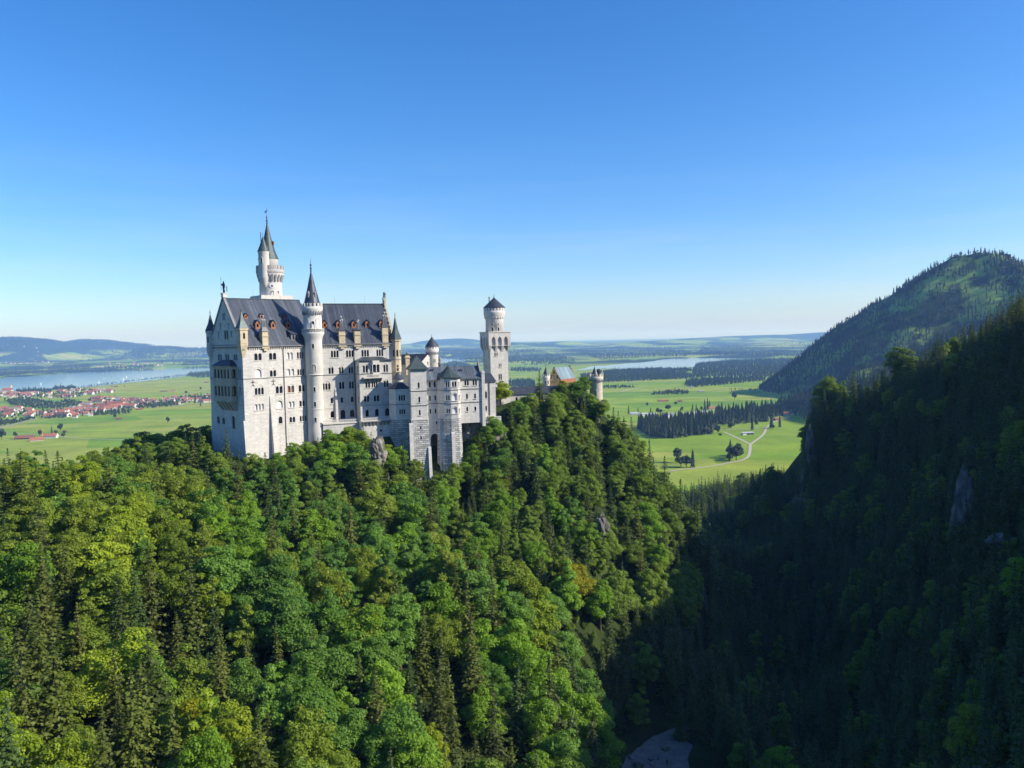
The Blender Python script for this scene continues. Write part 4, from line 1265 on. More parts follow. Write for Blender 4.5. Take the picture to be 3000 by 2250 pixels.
for i in range(11):
    s = 16.9 + i * 1.38
    loft(mb, [FB.W(s, -9.6, 158.9), FB.W(s + 0.5, -9.6, 158.9), FB.W(s + 0.5, -9.38, 158.9), FB.W(s, -9.38, 158.9)], [FB.W(s, -10.3, 160.4), FB.W(s + 0.5, -10.3, 160.4), FB.W(s + 0.5, -9.38, 160.4), FB.W(s, -9.38, 160.4)])
box(mb, FB, 16.6, 31.5, -10.4, -9.42, 160.42, 160.7)
mb.build('bracket', dark_trim, ter)
mb = MB(); box(mb, FB, 23.6, 24.3, -9.46, -9.38, 156.4, 157.3); mb.build('drain_opening', pane_m, ter)

# ------------------------------------------------------------------ castle: bower with its stone based towers
FC = Frame(-37.9, 298.4, 16)
PL = lambda s, t, z: FC.W(s, t, z)
# square tower
sq = thing('square_tower', 'pale square tower with flared grey green cap on a rough stone base', 'tower', FC.W(3, 3, 140))
WB = [(2.65, 3.35, 172.9, 175.0, 1, 'o'), (2.75, 3.45, 167.4, 169.6, 1, 'o'), (2.8, 3.5, 162.6, 164.6, 1, 'o')]
facade(sq, 'wall', FC, 's', 0, [(0, 161), (6, 161), (6, 179.9), (0, 179.9)], WB, wall_c, 0.4)
mb = MB()
for q in (((0, 0), (0, 6.2)), ((0, 6.2), (6, 6.2)), ((6, 6.2), (6, 0))):
    (a0, b0), (a1, b1) = q
    mb.add([FC.W(a0, b0, 161), FC.W(a1, b1, 161), FC.W(a1, b1, 179.9), FC.W(a0, b0, 179.9)], [(3, 2, 1, 0)])
mb.build('wall', wall_c, sq)
ringq = lambda d, z, k=0.0: [FC.W(-d + k, -d, z), FC.W(6 + d + k, -d, z), FC.W(6 + d + k, 6.2 + d, z), FC.W(-d + k, 6.2 + d, z)]
mb = MB(); loft(mb, ringq(1.0, 132, 0.4), ringq(0.08, 161.0))
mb.build('stone_base', rustic, sq)
mb = MB(); loft(mb, ringq(0.22, 160.7), ringq(0.22, 161.2)); mb.build('string_course', trim, sq)
for z in (171.6, 166.15):
    mb = MB(); loft(mb, ringq(0.16, z), ringq(0.2, z + 0.3)); mb.build('string_course', dark_trim, sq)
mb = MB()
lv = [(0.75, 179.8), (0.78, 180.05), (-0.3, 181.3), (-1.5, 182.9), (-2.45, 184.2), (-2.98, 184.95)]
for (d0, z0), (d1, z1) in zip(lv[:-1], lv[1:]): loft(mb, ringq(d0, z0), ringq(d1, z1), True)
mb.build('roof', roof_green, sq)
mb = MB()
for z0, z1 in ((157.4, 158.4), (153.6, 154.7)):
    dd = 0.08 + (161 - z0) / 29 * 0.92 + 0.02
    mb.add([FC.W(a + 0.35 * (161 - z0) / 29, -dd, z) for a, z in ((3.0, z0), (3.5, z0), (3.5, z1), (3.0, z1))], [(0, 1, 2, 3)])
mb.build('slit_opening', pane_m, sq)
buttress(sq, FC, -1.0, 0.5, -0.2, 134, 159.2, 1.3, wall_c)
buttress(sq, FC, 5.9, 7.0, -0.6, 128, 150.0, 3.4, wall_c)

# bower range between and beside the towers
bw = thing('castle_bower', 'three storey white castle wing with ribbed grey roof left of the square keep', 'castle wing', FC.W(18, 8, 150))
WC = [(7.6, 8.3, 172.8, 174.9, 1, 'o'), (9.5, 10.2, 172.8, 174.9, 1, 'o'), (7.6, 8.2, 167.6, 169.6, 1, 'o'), (9.6, 10.2, 167.6, 169.6, 1, 'o'), (7.6, 8.2, 162.7, 164.5, 1, 'o'), (9.6, 10.2, 162.7, 164.5, 1, 'o'), (9.9, 10.5, 158.6, 159.6, 1, 'o')]
facade(bw, 'wall', FC, 's', 4, [(6, 132), (7.75, 132), (7.75, 152.6)] + [(9.25 - 1.5 * math.cos(math.pi * k / 8), 153.0 + 1.9 * math.sin(math.pi * k / 8)) for k in range(9)] + [(10.75, 132), (11.6, 132), (11.6, 176), (6, 176)], WC, wall_c, 0.4)
mb = MB()
ap = [(7.75, 132)] + [(9.25 - 1.5 * math.cos(math.pi * k / 8), 153.0 + 1.9 * math.sin(math.pi * k / 8)) for k in range(9)] + [(10.75, 132)]
n_ = len(ap)
V = [FC.W(a, 4, z) for a, z in ap] + [FC.W(a, 9, z) for a, z in ap]
mb.add(V, [(i, i + 1, n_ + i + 1, n_ + i) for i in range(n_ - 1)] + [tuple(range(n_, 2 * n_))])
mb.build('deep_arch', dark_stone_m, bw)
WE = []
for s0 in (21.25, 24.5): WE.append((s0, s0 + 1.7, 173.0, 175.0, 2, 'o'))
for s0 in (21.75, 24.95): WE += [(s0, s0 + 0.75, 167.8, 169.8, 1, 'o'), (s0, s0 + 0.75, 163.0, 164.7, 1, 'o')]
facade(bw, 'wall', FC, 's', 3, [(18.6, 158.5), (28.0, 158.5), (28.0, 176), (18.6, 176)], WE, wall_c, 0.4)
facade(bw, 'end_wall', FC, 'u', 28.0, [(3, 158), (13, 158), (13, 176), (8, 180.6), (3, 176)], [(6, 7.5, 172.8, 175, 1, 'o'), (6, 7.5, 167, 169, 1, 'o')], wall_c, 0.4)
mb = MB()
for z in (171.5, 166.35):
    box(mb, FC, 5.9, 11.6, 3.82, 4.05, z, z + 0.28); box(mb, FC, 18.9, 28.15, 2.82, 3.05, z, z + 0.28)
mb.build('string_course', dark_trim, bw)
mb = MB(); gable_roof(mb, FC, 6.0, 28.0, 2.9, 13.2, 176.05, 180.3, 0.25, 0.45); mb.build('roof', roof_c, bw)
mb = MB(); box(mb, FC, 28.0, 29.2, 2.4, 3.9, 157, 178.4); box(mb, FC, 27.9, 29.3, 2.3, 4.0, 177.6, 177.9); mb.build('corner_pier', wall_c, bw)
mb = MB()
V = [FC.W(s, t, z) for s in (27.75, 28.35) for t, z in ((3.4, 177.0), (12.6, 177.0), (9.0, 181.2), (8.4, 182.0), (7.6, 182.0), (7.0, 181.2))]
mb.add(V, [(0, 1, 2, 3, 4, 5), (11, 10, 9, 8, 7, 6)] + [(i, (i + 1) % 6, 6 + (i + 1) % 6, 6 + i) for i in range(6)]); mb.build('gable_parapet', dark_trim, bw)
mb = MB()
for s, t, z in ((9.3, 6.4, 179.3), (20.5, 6.0, 178.9)): box(mb, FC, s - 0.6, s + 0.6, t - 0.4, t + 0.3, z - 0.3, z + 0.35)
mb.build('roof_hatch', roof_plain, bw)

# polygonal tower
pt = thing('polygonal_tower', 'many sided pale tower with pointed ribbed roof on a rough stone base', 'tower', FC.W(15, 2, 140))
OC = [(10.7, 4.05), (12.75, 1.0), (15.2, 0.0), (18.0, 0.0), (19.1, 1.1), (19.5, 4.05)]
cs, ct = 15.1, 3.4
sub = {0: [], 1: [(0.75, 2.1, 172.8, 174.9, 2, 'o'), (0.75, 2.1, 167.6, 169.7, 2, 'o'), (0.75, 2.1, 162.8, 164.6, 2, 'o')], 2: [(0.55, 2.25, 172.8, 174.9, 2, 'o'), (0.5, 2.3, 167.6, 170.2, 1, 'B'), (0.5, 2.3, 162.6, 165.0, 1, 'B')],
       3: [(0.4, 1.1, 172.9, 174.8, 1, 'w'), (0.4, 1.1, 167.6, 169.8, 1, 'B'), (0.4, 1.1, 162.6, 164.6, 1, 'B')], 4: []}
for k in range(5):
    a, b_ = np.array(OC[k]), np.array(OC[k + 1])
    A, B = FC.W(*a, 0), FC.W(*b_, 0)
    ln_ = math.hypot(B[0] - A[0], B[1] - A[1])
    f_ = Frame(A[0], A[1], math.degrees(math.atan2(B[1] - A[1], B[0] - A[0])))
    facade(pt, 'wall', f_, 's', 0, [(0, 160.9), (ln_, 160.9), (ln_, 176.3), (0, 176.3)], [(w0, w1, z0, z1, n, kk) for w0, w1, z0, z1, n, kk in sub[k]], wall_c, 0.4)
sc = lambda f, z: [FC.W(cs + (s - cs) * f, ct + (t - ct) * f, z) for s, t in OC]
for z in (171.5, 166.3):
    mb = MB(); loft(mb, sc(1.035, z), sc(1.045, z + 0.28)); mb.build('string_course', dark_trim, pt)
mb = MB(); loft(mb, sc(1.22, 130), sc(1.02, 160.9)); mb.build('stone_base', rustic, pt)
mb = MB()
lv = [(1.16, 176.1), (1.17, 176.4), (0.72, 177.9), (0.32, 179.5), (0.03, 180.9)]
for (f0, z0), (f1, z1) in zip(lv[:-1], lv[1:]): loft(mb, sc(f0, z0), sc(f1, z1))
mb.build('roof', roof_green, pt)
buttress(pt, FC, 15.0, 16.2, -0.4, 132, 155.0, 1.7, wall_c)
buttress(pt, FC, 10.9, 12.2, 2.1, 132, 160.0, 0.9, wall_c)

# low polygonal annexe left of the square tower
an = thing('low_annexe_tower', 'low shaded tower with flat dark cap between terrace and square tower', 'tower', FC.W(-4, 4, 140))
AC = [(-7.3, 7.4), (-5.25, 4.5), (-0.05, 4.5), (-0.05, 9.5), (-4, 11)]
facade(an, 'wall', FC, 's', 4.5, [(-5.25, 161), (-0.05, 161), (-0.05, 172.6), (-5.25, 172.6)], [(-4.0, -1.6, 168.0, 170.2, 3, 'a'), (-3.9, -1.7, 163.0, 164.8, 3, 'a')], wall_c, 0.4)
mb = MB()
for k in (0, 2, 3, 4):
    a, b_ = AC[k], AC[(k + 1) % 5]
    mb.add([FC.W(*a, 161), FC.W(*b_, 161), FC.W(*b_, 172.6), FC.W(*a, 172.6)], [(0, 1, 2, 3)])
mb.build('wall', wall_c, an)
mb = MB(); f5 = lambda f, z: [FC.W(-3.2 + (s + 3.2) * f, 7.2 + (t - 7.2) * f, z) for s, t in AC]
loft(mb, f5(1.08, 172.5), f5(1.09, 172.8)); loft(mb, f5(1.09, 172.8), f5(0.35, 174.9)); mb.build('roof', roof_plain, an)
mb = MB(); loft(mb, f5(1.1, 134), f5(1.0, 161)); mb.build('stone_base', rustic, an)
for z in (166.5,):
    mb = MB(); loft(mb, f5(1.02, z), f5(1.03, z + 0.28)); mb.build('string_course', dark_trim, an)
# stair turret with conical roof leaning on the palace end
mb = MB(); q = FC.W(-3.0, 13.0, 0); lathe(mb, q, [(2.2, 165), (2.2, 175.6), (2.4, 175.9)], 18); so_ = mb.build('stair_drum', round_w, an)
mb = MB(); lathe(mb, q, [(2.6, 175.9), (0.1, 178.6)], 16, False); mb.build('drum_cap', roof_plain, so_)

# ------------------------------------------------------------------ square keep with round top
FK = Frame(-9.26, 351.8, 24)
kp_ = thing('square_keep', 'tall square keep with arched overhang carrying a round turret', 'tower', FK.W(4.2, 4.4, 150))
for ax, lev, wins in (('s', 0, [(1.9, 2.6, 183.2, 184.8, 1, 'o'), (2.95, 3.5, 183.2, 184.8, 1, 'o'), (3.9, 4.4, 178.3, 179.9, 1, 'o'), (4.75, 5.25, 178.3, 179.9, 1, 'o'), (3.7, 5.3, 172.6, 175.2, 2, 'a')]), ('t', 0, [(2.0, 2.6, 183.0, 184.6, 1, 'o'), (4.6, 5.3, 178.0, 179.6, 1, 'o'), (5.6, 6.4, 172.0, 174.0, 1, 'o')])):
    facade(kp_, 'wall', FK, ax, lev, [(0, 150), (8.5, 150), (8.5, 193), (0, 193)], wins, wall_k, 0.35)
mb = MB()
mb.add([FK.W(8.5, 0, 150), FK.W(8.5, 8.5, 150), FK.W(8.5, 8.5, 193), FK.W(8.5, 0, 193)], [(0, 1, 2, 3)]); mb.add([FK.W(8.5, 8.5, 150), FK.W(0, 8.5, 150), FK.W(0, 8.5, 193), FK.W(8.5, 8.5, 193)], [(0, 1, 2, 3)])
mb.build('wall', wall_k, kp_)
mb = MB()
OV = 1.0
for ax in 'stuv':
    P = {'s': lambda a, z, d: FK.W(a, -OV + d, z), 't': lambda a, z, d: FK.W(-OV + d, a, z), 'u': lambda a, z, d: FK.W(8.5 + OV - d, a, z), 'v': lambda a, z, d: FK.W(a, 8.5 + OV - d, z)}[ax]
    out = {'s': -FK.w, 't': -FK.e, 'u': FK.e, 'v': FK.w}[ax]
    H = [arch_pts(4.25 + k * 2.95 - 0.98, 4.25 + k * 2.95 + 0.98, 187.9, 191.9, pointed=True) for k in (-1, 0, 1)]
    wall_face(mb, P, [(-OV, 187.7), (8.5 + OV, 187.7), (8.5 + OV, 193.6), (-OV, 193.6)], H, OV - 0.02, (*out, 0))
    V = [P(-OV, 187.7, 0), P(8.5 + OV, 187.7, 0), P(8.5, 185.6, OV), P(0, 185.6, OV)]
    for k in (-1, 0, 1): pass
    # corbel piers under the overhang
    edges = [-OV, 4.25 - 2.95 - 0.98, 4.25 - 2.95 + 0.98, 4.25 - 0.98, 4.25 + 0.98, 4.25 + 2.95 - 0.98, 4.25 + 2.95 + 0.98, 8.5 + OV]
    for i in range(0, 8, 2):
        a0, a1 = edges[i], edges[i + 1]
        b0, b1 = (max(a0, 0), min(a1, 8.5))
        mb.add([P(a0, 187.7, 0), P(a1, 187.7, 0), P(b1, 184.9, OV), P(b0, 184.9, OV)], [(0, 1, 2, 3)])
        mb.add([P(a0, 187.7, 0), P(b0, 184.9, OV), P(b0, 187.9, OV)], [(0, 1, 2)]); mb.add([P(a1, 187.7, 0), P(b1, 184.9, OV), P(b1, 187.9, OV)], [(0, 1, 2)])
        mb.add([P(a0, 187.9, 0), P(a0, 187.9, OV), P(a0, 187.7, 0)], [(0, 1, 2)])
mb.build('arched_overhang', wall_k, kp_)
mb = MB(); box(mb, FK, -OV - 0.22, 8.5 + OV + 0.22, -OV - 0.22, 8.5 + OV + 0.22, 193.6, 194.0); mb.build('cornice', trim, kp_)
KC = FK.W(4.1, 4.2, 0)[:2]
mb = MB(); lathe(mb, KC, [(4.05, 193.9), (4.0, 199.2), (4.3, 200.2), (4.75, 201.4), (4.78, 202.4), (4.78, 203.2), (4.3, 203.2), (4.3, 204.6)], 36); mb.build('round_turret', round_w, kp_)
mb = MB(); crenels(mb, KC, 4.3, 4.78, 203.2, 204.7, 20, 0.68); mb.build('battlement', round_w, kp_)
mb = MB(); lathe(mb, KC, [(4.95, 204.55), (4.95, 204.75), (2.9, 206.6), (0.12, 209.2)], 28, False); finial(mb, KC, 209.1, 1.9, 0.16); mb.build('conical_roof', roof_plain, kp_)
mb = MB(); q = (KC[0] - 2.1, KC[1] - 0.6); bar(mb, (*q, 205), (*q, 209.0), 0.28); bar(mb, (*q, 209.0), (*q, 209.4), 0.42); mb.build('chimney_pipe', dark_trim, kp_)
mb = MB(); crenels(mb, KC, 4.1, 4.55, 199.9, 201.1, 22, 0.42); mb.build('corbel_ring', trim, kp_)
tower_window(kp_, KC, 4.02, 296, 194.2, 195.9, 0.8); tower_window(kp_, KC, 4.02, 258, 194.2, 195.8, 0.7); tower_window(kp_, KC, 4.02, 296, 197.1, 197.6, 0.7); tower_window(kp_, KC, 4.02, 258, 197.1, 197.6, 0.7)

# link between bower and keep, gallery beyond it
lk = thing('link_building', 'narrow white building with small dark roof between bower and keep', 'building', FC.W(31.5, 8, 155))
facade(lk, 'wall', FC, 's', 6.5, [(29.2, 152), (34.5, 152), (34.5, 174.0), (29.2, 174.0)], [(30.0, 31.0, 167.5, 170.2, 1, 'o'), (30.1, 30.9, 162.6, 164.6, 1, 'o')], wall_c, 0.4)
mb = MB(); loft(mb, [FC.W(s, t, 173.9) for s, t in ((28.9, 6.0), (34.9, 6.0), (34.9, 13), (28.9, 13))], [FC.W(s, t, 177.2) for s, t in ((29.2, 10), (33.6, 10), (33.6, 12.8), (29.2, 12.8))]); mb.build('roof', roof_plain, lk)
mb = MB(); bar(mb, FC.W(31.9, 6.3, 160), FC.W(31.9, 6.3, 174), 0.16); mb.build('rain_pipe', iron, lk)
mb = MB(); box(mb, FC, 29.3, 34.0, 5.6, 6.4, 157, 160.6); mb.build('plinth', wall_c, lk)

gl = thing('castle_gallery', 'long low white gallery with dark roof behind the tall firs', 'building', (6, 362, 158))
FG = Frame(-1.5, 358.5, 12)
facade(gl, 'wall', FG, 's', 0, [(0, 150), (24, 150), (24, 166.2), (0, 166.2)], [(3 + 3 * k, 4.0 + 3 * k, 162.2, 164.4, 1, 'o') for k in range(6)], wall_b, 0.4)
mb = MB(); gable_roof(mb, FG, -0.4, 24.4, 0, 6, 166.2, 168.9, 0.2, 0.5); mb.build('roof', roof_plain, gl)

# ------------------------------------------------------------------ knights' house and its round turret, behind the bower
kh = thing('gabled_house', 'white gabled castle house with dark shaded roof behind the bower', 'castle wing', (-42, 348, 160))
pg = [at(1080 + x * .20796, 840 + y * .20796, d) for x, y, d in ((735, 1085, 344), (935, 1110, 349))]
FH = Frame(pg[0][0], pg[0][1], math.degrees(math.atan2(pg[1][1] - pg[0][1], pg[1][0] - pg[0][0])))
gw = math.hypot(pg[1][0] - pg[0][0], pg[1][1] - pg[0][1])
facade(kh, 'gable_wall', FH, 's', 0, [(-0.3, 160), (gw + 0.6, 160), (gw + 0.6, 180.4), (gw / 2, 184.6), (-0.3, 180.9)], [(gw / 2 - 0.3, gw / 2 + 0.3, 180.2, 181.6, 1, 'o')], wall_c, 0.3)
mb = MB()
L_ = 16.0
A = FH.W(-0.8, 0.1, 180.5); Bq = FH.W(gw / 2, 0.1, 184.9); Cq = FH.W(gw + 1.1, 0.1, 180.0)
dv = np.array([-0.93, 0.36, 0]) * L_
A2, B2, C2 = (tuple(np.array(q) + dv) for q in (A, Bq, Cq))
mb.add([A, Bq, Cq, A2, B2, C2], [(0, 1, 4, 3), (1, 2, 5, 4), (0, 3, 5, 2)])
mb.build('roof', roof_plain, kh)
mb = MB()
lo_ = lambda q: (q[0], q[1], 160)
A, A2 = FH.W(-0.3, 0.05, 180.4), tuple(np.array(FH.W(-0.3, 0.05, 180.4)) + dv)
mb.add([lo_(A), A, A2, lo_(A2)], [(0, 1, 2, 3)]); mb.build('wall', wall_c, kh)
mb = MB(); q = at(1080 + 545 * .20796, 840 + 1000 * .20796, 344)
f_ = Frame(q[0], q[1], 16); box(mb, f_, -0.85, 0.85, -0.7, 0.7, 176, 184.4); box(mb, f_, -1.15, 1.15, -1.0, 1.0, 183.4, 183.9); mb.build('chimney', sand, kh)
mb = MB(); lathe(mb, q, [(0.4, 184.3), (0.4, 185.2), (0.65, 185.3), (0.2, 186.0)], 10); mb.build('chimney_cap', dark_trim, kh)
rt = thing('round_turret', 'small round white turret with dark conical cap behind the gabled house', 'tower', (-34.3, 350, 165))
c = (-34.6, 349.5)
mb = MB(); lathe(mb, c, [(2.6, 165), (2.58, 184.6), (2.85, 185.8), (2.9, 188.0)], 26); mb.build('shaft', round_w, rt)
mb = MB(); lathe(mb, c, [(3.1, 188.0), (2.2, 189.4), (0.08, 192.3)], 22, False); finial(mb, c, 192.2, 1.6, 0.12); mb.build('conical_roof', roof_plain, rt)
mb = MB(); crenels(mb, c, 2.7, 2.93, 184.7, 185.7, 18, 0.45); crenels(mb, c, 2.8, 2.98, 187.2, 187.95, 14, 0.3); mb.build('corbel_ring', dark_trim, rt)
tower_window(rt, c, 2.6, 300, 181.2, 182.6, 0.5)
sf = thing('onion_finial', 'small dark stone finial on a pier beside the ribbed roof', 'finial', tuple(at(1289, 1073, 340)))
q = at(1289, 1073, 340); mb = MB(); lathe(mb, q, [(0.75, 170), (0.75, 180.6), (0.95, 180.8), (0.8, 181.2), (0.45, 181.5), (0.75, 182.2), (0.6, 182.9), (0.2, 183.4), (0.05, 184.2)], 12); mb.build('shaft', dark_trim, sf)

# ------------------------------------------------------------------ gatehouse and its round tower
gh = thing('gatehouse', 'ochre and red brick gatehouse with stepped gables half hidden by firs', 'gatehouse', (22, 380, 155))
GA = at(1540 + 455 * .14467, 1040 + 540 * .14467, 370); GB = at(1540 + 690 * .14467, 1040 + 540 * .14467, 370.5)
FGH = Frame(GA[0], GA[1], math.degrees(math.atan2(GB[1] - GA[1], GB[0] - GA[0])) - 8)
gw = 5.6
steps = [(0, 150), (gw, 150), (gw, 171.2)]
for k in range(1, 6): steps += [(gw - k * 0.46, steps[-1][1]), (gw - k * 0.46, 171.2 + k * 1.22)]
steps += [(gw - a, z) for a, z in steps[:1:-1]]
facade(gh, 'gable_wall', FGH, 's', 0, steps, [(2.4, 3.2, 171.0, 173.0, 1, 'w'), (1.1, 1.6, 171.5, 173.5, 1, 'o'), (4.0, 4.5, 171.5, 173.5, 1, 'o'), (2.55, 3.05, 173.9, 175.6, 1, 'o')], ochre, 0.3)
rd = np.array(at(1540 + 880 * .14467, 1040 + 270 * .14467, 384)) - np.array(at(1540 + 570 * .14467, 1040 + 270 * .14467, 370.2)); rd[2] = 0
mb = MB()
A, Bq, Cq = FGH.W(-0.2, 0.1, 171.4), FGH.W(gw / 2, 0.1, 176.9), FGH.W(gw + 0.2, 0.1, 171.4)
A2, B2, C2 = (tuple(np.array(q) + rd) for q in (A, Bq, Cq))
mb.add([A, Bq, Cq, A2, B2, C2], [(0, 1, 4, 3), (1, 2, 5, 4), (0, 3, 5, 2)]); mb.build('roof', roof_blue, gh)
mb = MB()
V = [tuple(np.array(FGH.W(a, 0, z)) + rd) for a, z in steps]; V2 = [tuple(np.array(q) + rd / np.linalg.norm(rd) * 0.8) for q in V]
tri = tessellate_polygon([[Vector((a, z, 0)) for a, z in steps]])
mb.add(V, [tuple(t) for t in tri]); mb.add(V2, [tuple(t) for t in tri]); n_ = len(V)
mb.add(V + V2, [(i, (i + 1) % n_, n_ + (i + 1) % n_, n_ + i) for i in range(n_)]); mb.build('stepped_gable', dark_stone_m, gh)  # far gable coloured dark for its shaded back
mb = MB(); mb.add([Cq, C2, (C2[0], C2[1], 150), (Cq[0], Cq[1], 150)], [(0, 1, 2, 3)]); mb.add([A, A2, (A2[0], A2[1], 150), (A[0], A[1], 150)], [(0, 1, 2, 3)]); mb.build('wall', redbrick, gh)
FR = Frame(22.5, 372.5, 14)
facade(gh, 'brick_wall', FR, 's', 0, [(0, 150), (9.0, 150), (9.0, 168.5), (0, 168.5)], [(1.2, 2.2, 164.5, 166.6, 1, 'o'), (4.0, 5.0, 164.5, 166.6, 1, 'o'), (7.0, 7.9, 164.5, 166.6, 1, 'o'), (5.6, 8.4, 152, 157.6, 1, 'o')], redbrick, 0.4)
mb = MB(); box(mb, FR, -0.1, 9.1, -0.15, 0.6, 168.5, 168.9); box(mb, FR, 0, 9.0, 5, 5.4, 150, 168.5); mb.build('parapet', sand, gh)
facade(gh, 'white_wall', FR, 's', -1.2, [(0.2, 150), (5.0, 150), (5.0, 161.5), (0.2, 161.5)], [(1.0, 1.7, 156.4, 158.8, 1, 'o'), (3.2, 4.2, 152.8, 156.8, 1, 'o')], wall_b, 0.4)
mb = MB(); box(mb, FR, 9.0, 12.5, 0.5, 1.1, 150, 165.3)
q = 9.1
while q < 12: box(mb, FR, q, q + 0.5, 0.5, 1.1, 165.3, 166.3); q += 0.95
mb.build('battlement_wall', dark_stone_m, gh)
c = at(1540 + 415 * .14467, 1040 + 540 * .14467, 369)[:2]
gt = thing('gate_turret', 'slim white turret with dark cone left of the ochre stepped gable', 'tower', (c[0], c[1], 155))
mb = MB(); lathe(mb, c, [(1.65, 155), (1.62, 171.3), (1.85, 172.3), (1.9, 173.2), (1.6, 173.2), (1.6, 173.5)], 20); mb.build('shaft', round_w, gt)
mb = MB(); crenels(mb, c, 1.62, 1.92, 173.2, 174.0, 9, 0.55); mb.build('battlement', round_w, gt)
mb = MB(); lathe(mb, c, [(1.55, 173.6), (0.06, 177.6)], 18, False); bar(mb, (*c, 177.4), (*c, 178.4), 0.06); mb.build('conical_roof', roof_plain, gt)
tower_window(gt, c, 1.64, 255, 169.8, 171.2, 0.55); tower_window(gt, c, 1.64, 300, 169.8, 171.2, 0.55)
c = at(1540 + 1424 * .14467, 1040 + 540 * .14467, 372)[:2]
gr = thing('round_gate_tower', 'cream round gate tower with battlements standing against the valley meadows', 'tower', (c[0], c[1], 146))
creamr = plain_mat('cream_limestone', (0.56, 0.51, 0.41), 0.9, 0.14, 0.6, spec=0.15, bump=0.4)
mb = MB(); lathe(mb, c, [(3.15, 140), (3.0, 158), (2.98, 169.9), (3.3, 171.0), (3.42, 171.5), (3.42, 172.4), (3.05, 172.4), (3.05, 172.7)], 30); mb.build('shaft', creamr, gr)
mb = MB(); crenels(mb, c, 3.05, 3.45, 172.4, 173.6, 11, 0.58); mb.build('battlement', creamr, gr)
mb = MB(); crenels(mb, c, 3.06, 3.4, 169.9, 171.0, 22, 0.4); mb.build('corbel_ring', dark_trim, gr)
mb = MB(); q = (c[0] - 0.5, c[1]); lathe(mb, q, [(1.55, 172.4), (1.5, 173.5), (0.06, 177.0)], 16, False); bar(mb, (*q, 176.8), (*q, 178.2), 0.05); mb.build('conical_roof', roof_plain, gr)
mb = MB(); q = (c[0] + 1.35, c[1] + 0.2); lathe(mb, q, [(1.0, 172.4), (1.0, 174.6), (0.85, 175.4), (0.3, 175.9)], 12, False); mb.build('turret_cap', roof_plain, gr)
tower_window(gr, c, 2.99, 262, 163.8, 165.9, 0.55); tower_window(gr, c, 2.99, 262, 157.2, 158.6, 0.5)
mb = MB(); box(mb, Frame(c[0], c[1], 14), -1.2, 3.4, -3.4, 0, 138, 153.4); mb.build('rough_plinth', rustic, gr)

# retaining walls on the castle rock
rw = thing('castle_retaining_wall', 'shaded retaining wall at the rock edge under the bower corner pier', 'wall', FC.W(33, 4, 150))
mb = MB(); box(mb, FC, 29.3, 36.0, 4.5, 5.4, 157.6, 160.0); box(mb, FC, 29.3, 36.0, 4.3, 5.5, 160.0, 160.3); mb.build('wall_body', wall_c, rw)

# ------------------------------------------------------------------ foliage materials


def leaf_mat(name, lo, hi, trans=0.30, fine=0.9):
    m, n, l, p = new_mat(name)
    oi = n.new('ShaderNodeObjectInfo')
    r_ = ramp(n, [(0.0, lo), (1.0, hi)]); l.new(oi.outputs['Random'], r_.inputs[0])
    c = mix(n, l, r_.outputs[0], oi.outputs['Color'], 1.0, 'MULTIPLY')
    f = noise(n, l, world_pos(n, l), fine, 3, 0.7)
    r2 = ramp(n, [(0.28, (0.62, 0.66, 0.60)), (0.5, (1, 1, 1)), (0.74, (1.45, 1.34, 1.25))]); l.new(f, r2.inputs[0])
    c = mix(n, l, c, r2.outputs[0], 1.0, 'MULTIPLY')
    l.new(c, p.inputs['Base Color'])
    p.inputs['Roughness'].default_value = 0.55
    p.inputs['Specular IOR Level'].default_value = 0.25
    tr_ = n.new('ShaderNodeBsdfTranslucent')
    l.new(mix(n, l, c, (1.25, 1.2, 0.55), 1.0, 'MULTIPLY'), tr_.inputs['Color'])
    ms = n.new('ShaderNodeMixShader'); ms.inputs[0].default_value = trans
    l.new(p.outputs[0], ms.inputs[1]); l.new(tr_.outputs[0], ms.inputs[2])
    l.new(ms.outputs[0], n['Material Output'].inputs['Surface'])
    return m


leaf_b = leaf_mat('broadleaf_foliage', (0.175, 0.275, 0.034), (0.225, 0.320, 0.044), 0.45)
leaf_s = leaf_mat('spruce_needles', (0.062, 0.095, 0.022), (0.098, 0.135, 0.028), 0.25)
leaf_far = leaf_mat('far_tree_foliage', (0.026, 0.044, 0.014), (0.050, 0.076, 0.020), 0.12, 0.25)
bark = plain_mat('bark', (0.085, 0.068, 0.052), 0.95, 0.3, 3.0, bump=0.6)
bark_pale = plain_mat('pale_bark', (0.24, 0.215, 0.18), 0.95, 0.3, 3.0, bump=0.4)


# ------------------------------------------------------------------ tree shapes (base at the origin)
def leaf_quads(c, nrm, size, rng, droop=0.0):
    """one small rhombic leaf spray at each point"""
    N = len(c)
    t = rng.normal(size=(N, 3))
    nrm = nrm / (np.linalg.norm(nrm, axis=1)[:, None] + 1e-9)
    u = np.cross(nrm, t); u /= np.linalg.norm(u, axis=1)[:, None] + 1e-9
    v = np.cross(nrm, u)
    s = size[:, None]
    k = rng.uniform(0.55, 0.95, (N, 1))
    P = np.stack([c - u * s, c - v * s * k + u * s * 0.1, c + u * s, c + v * s * k + u * s * 0.1], 1)
    return P.reshape(-1, 3)


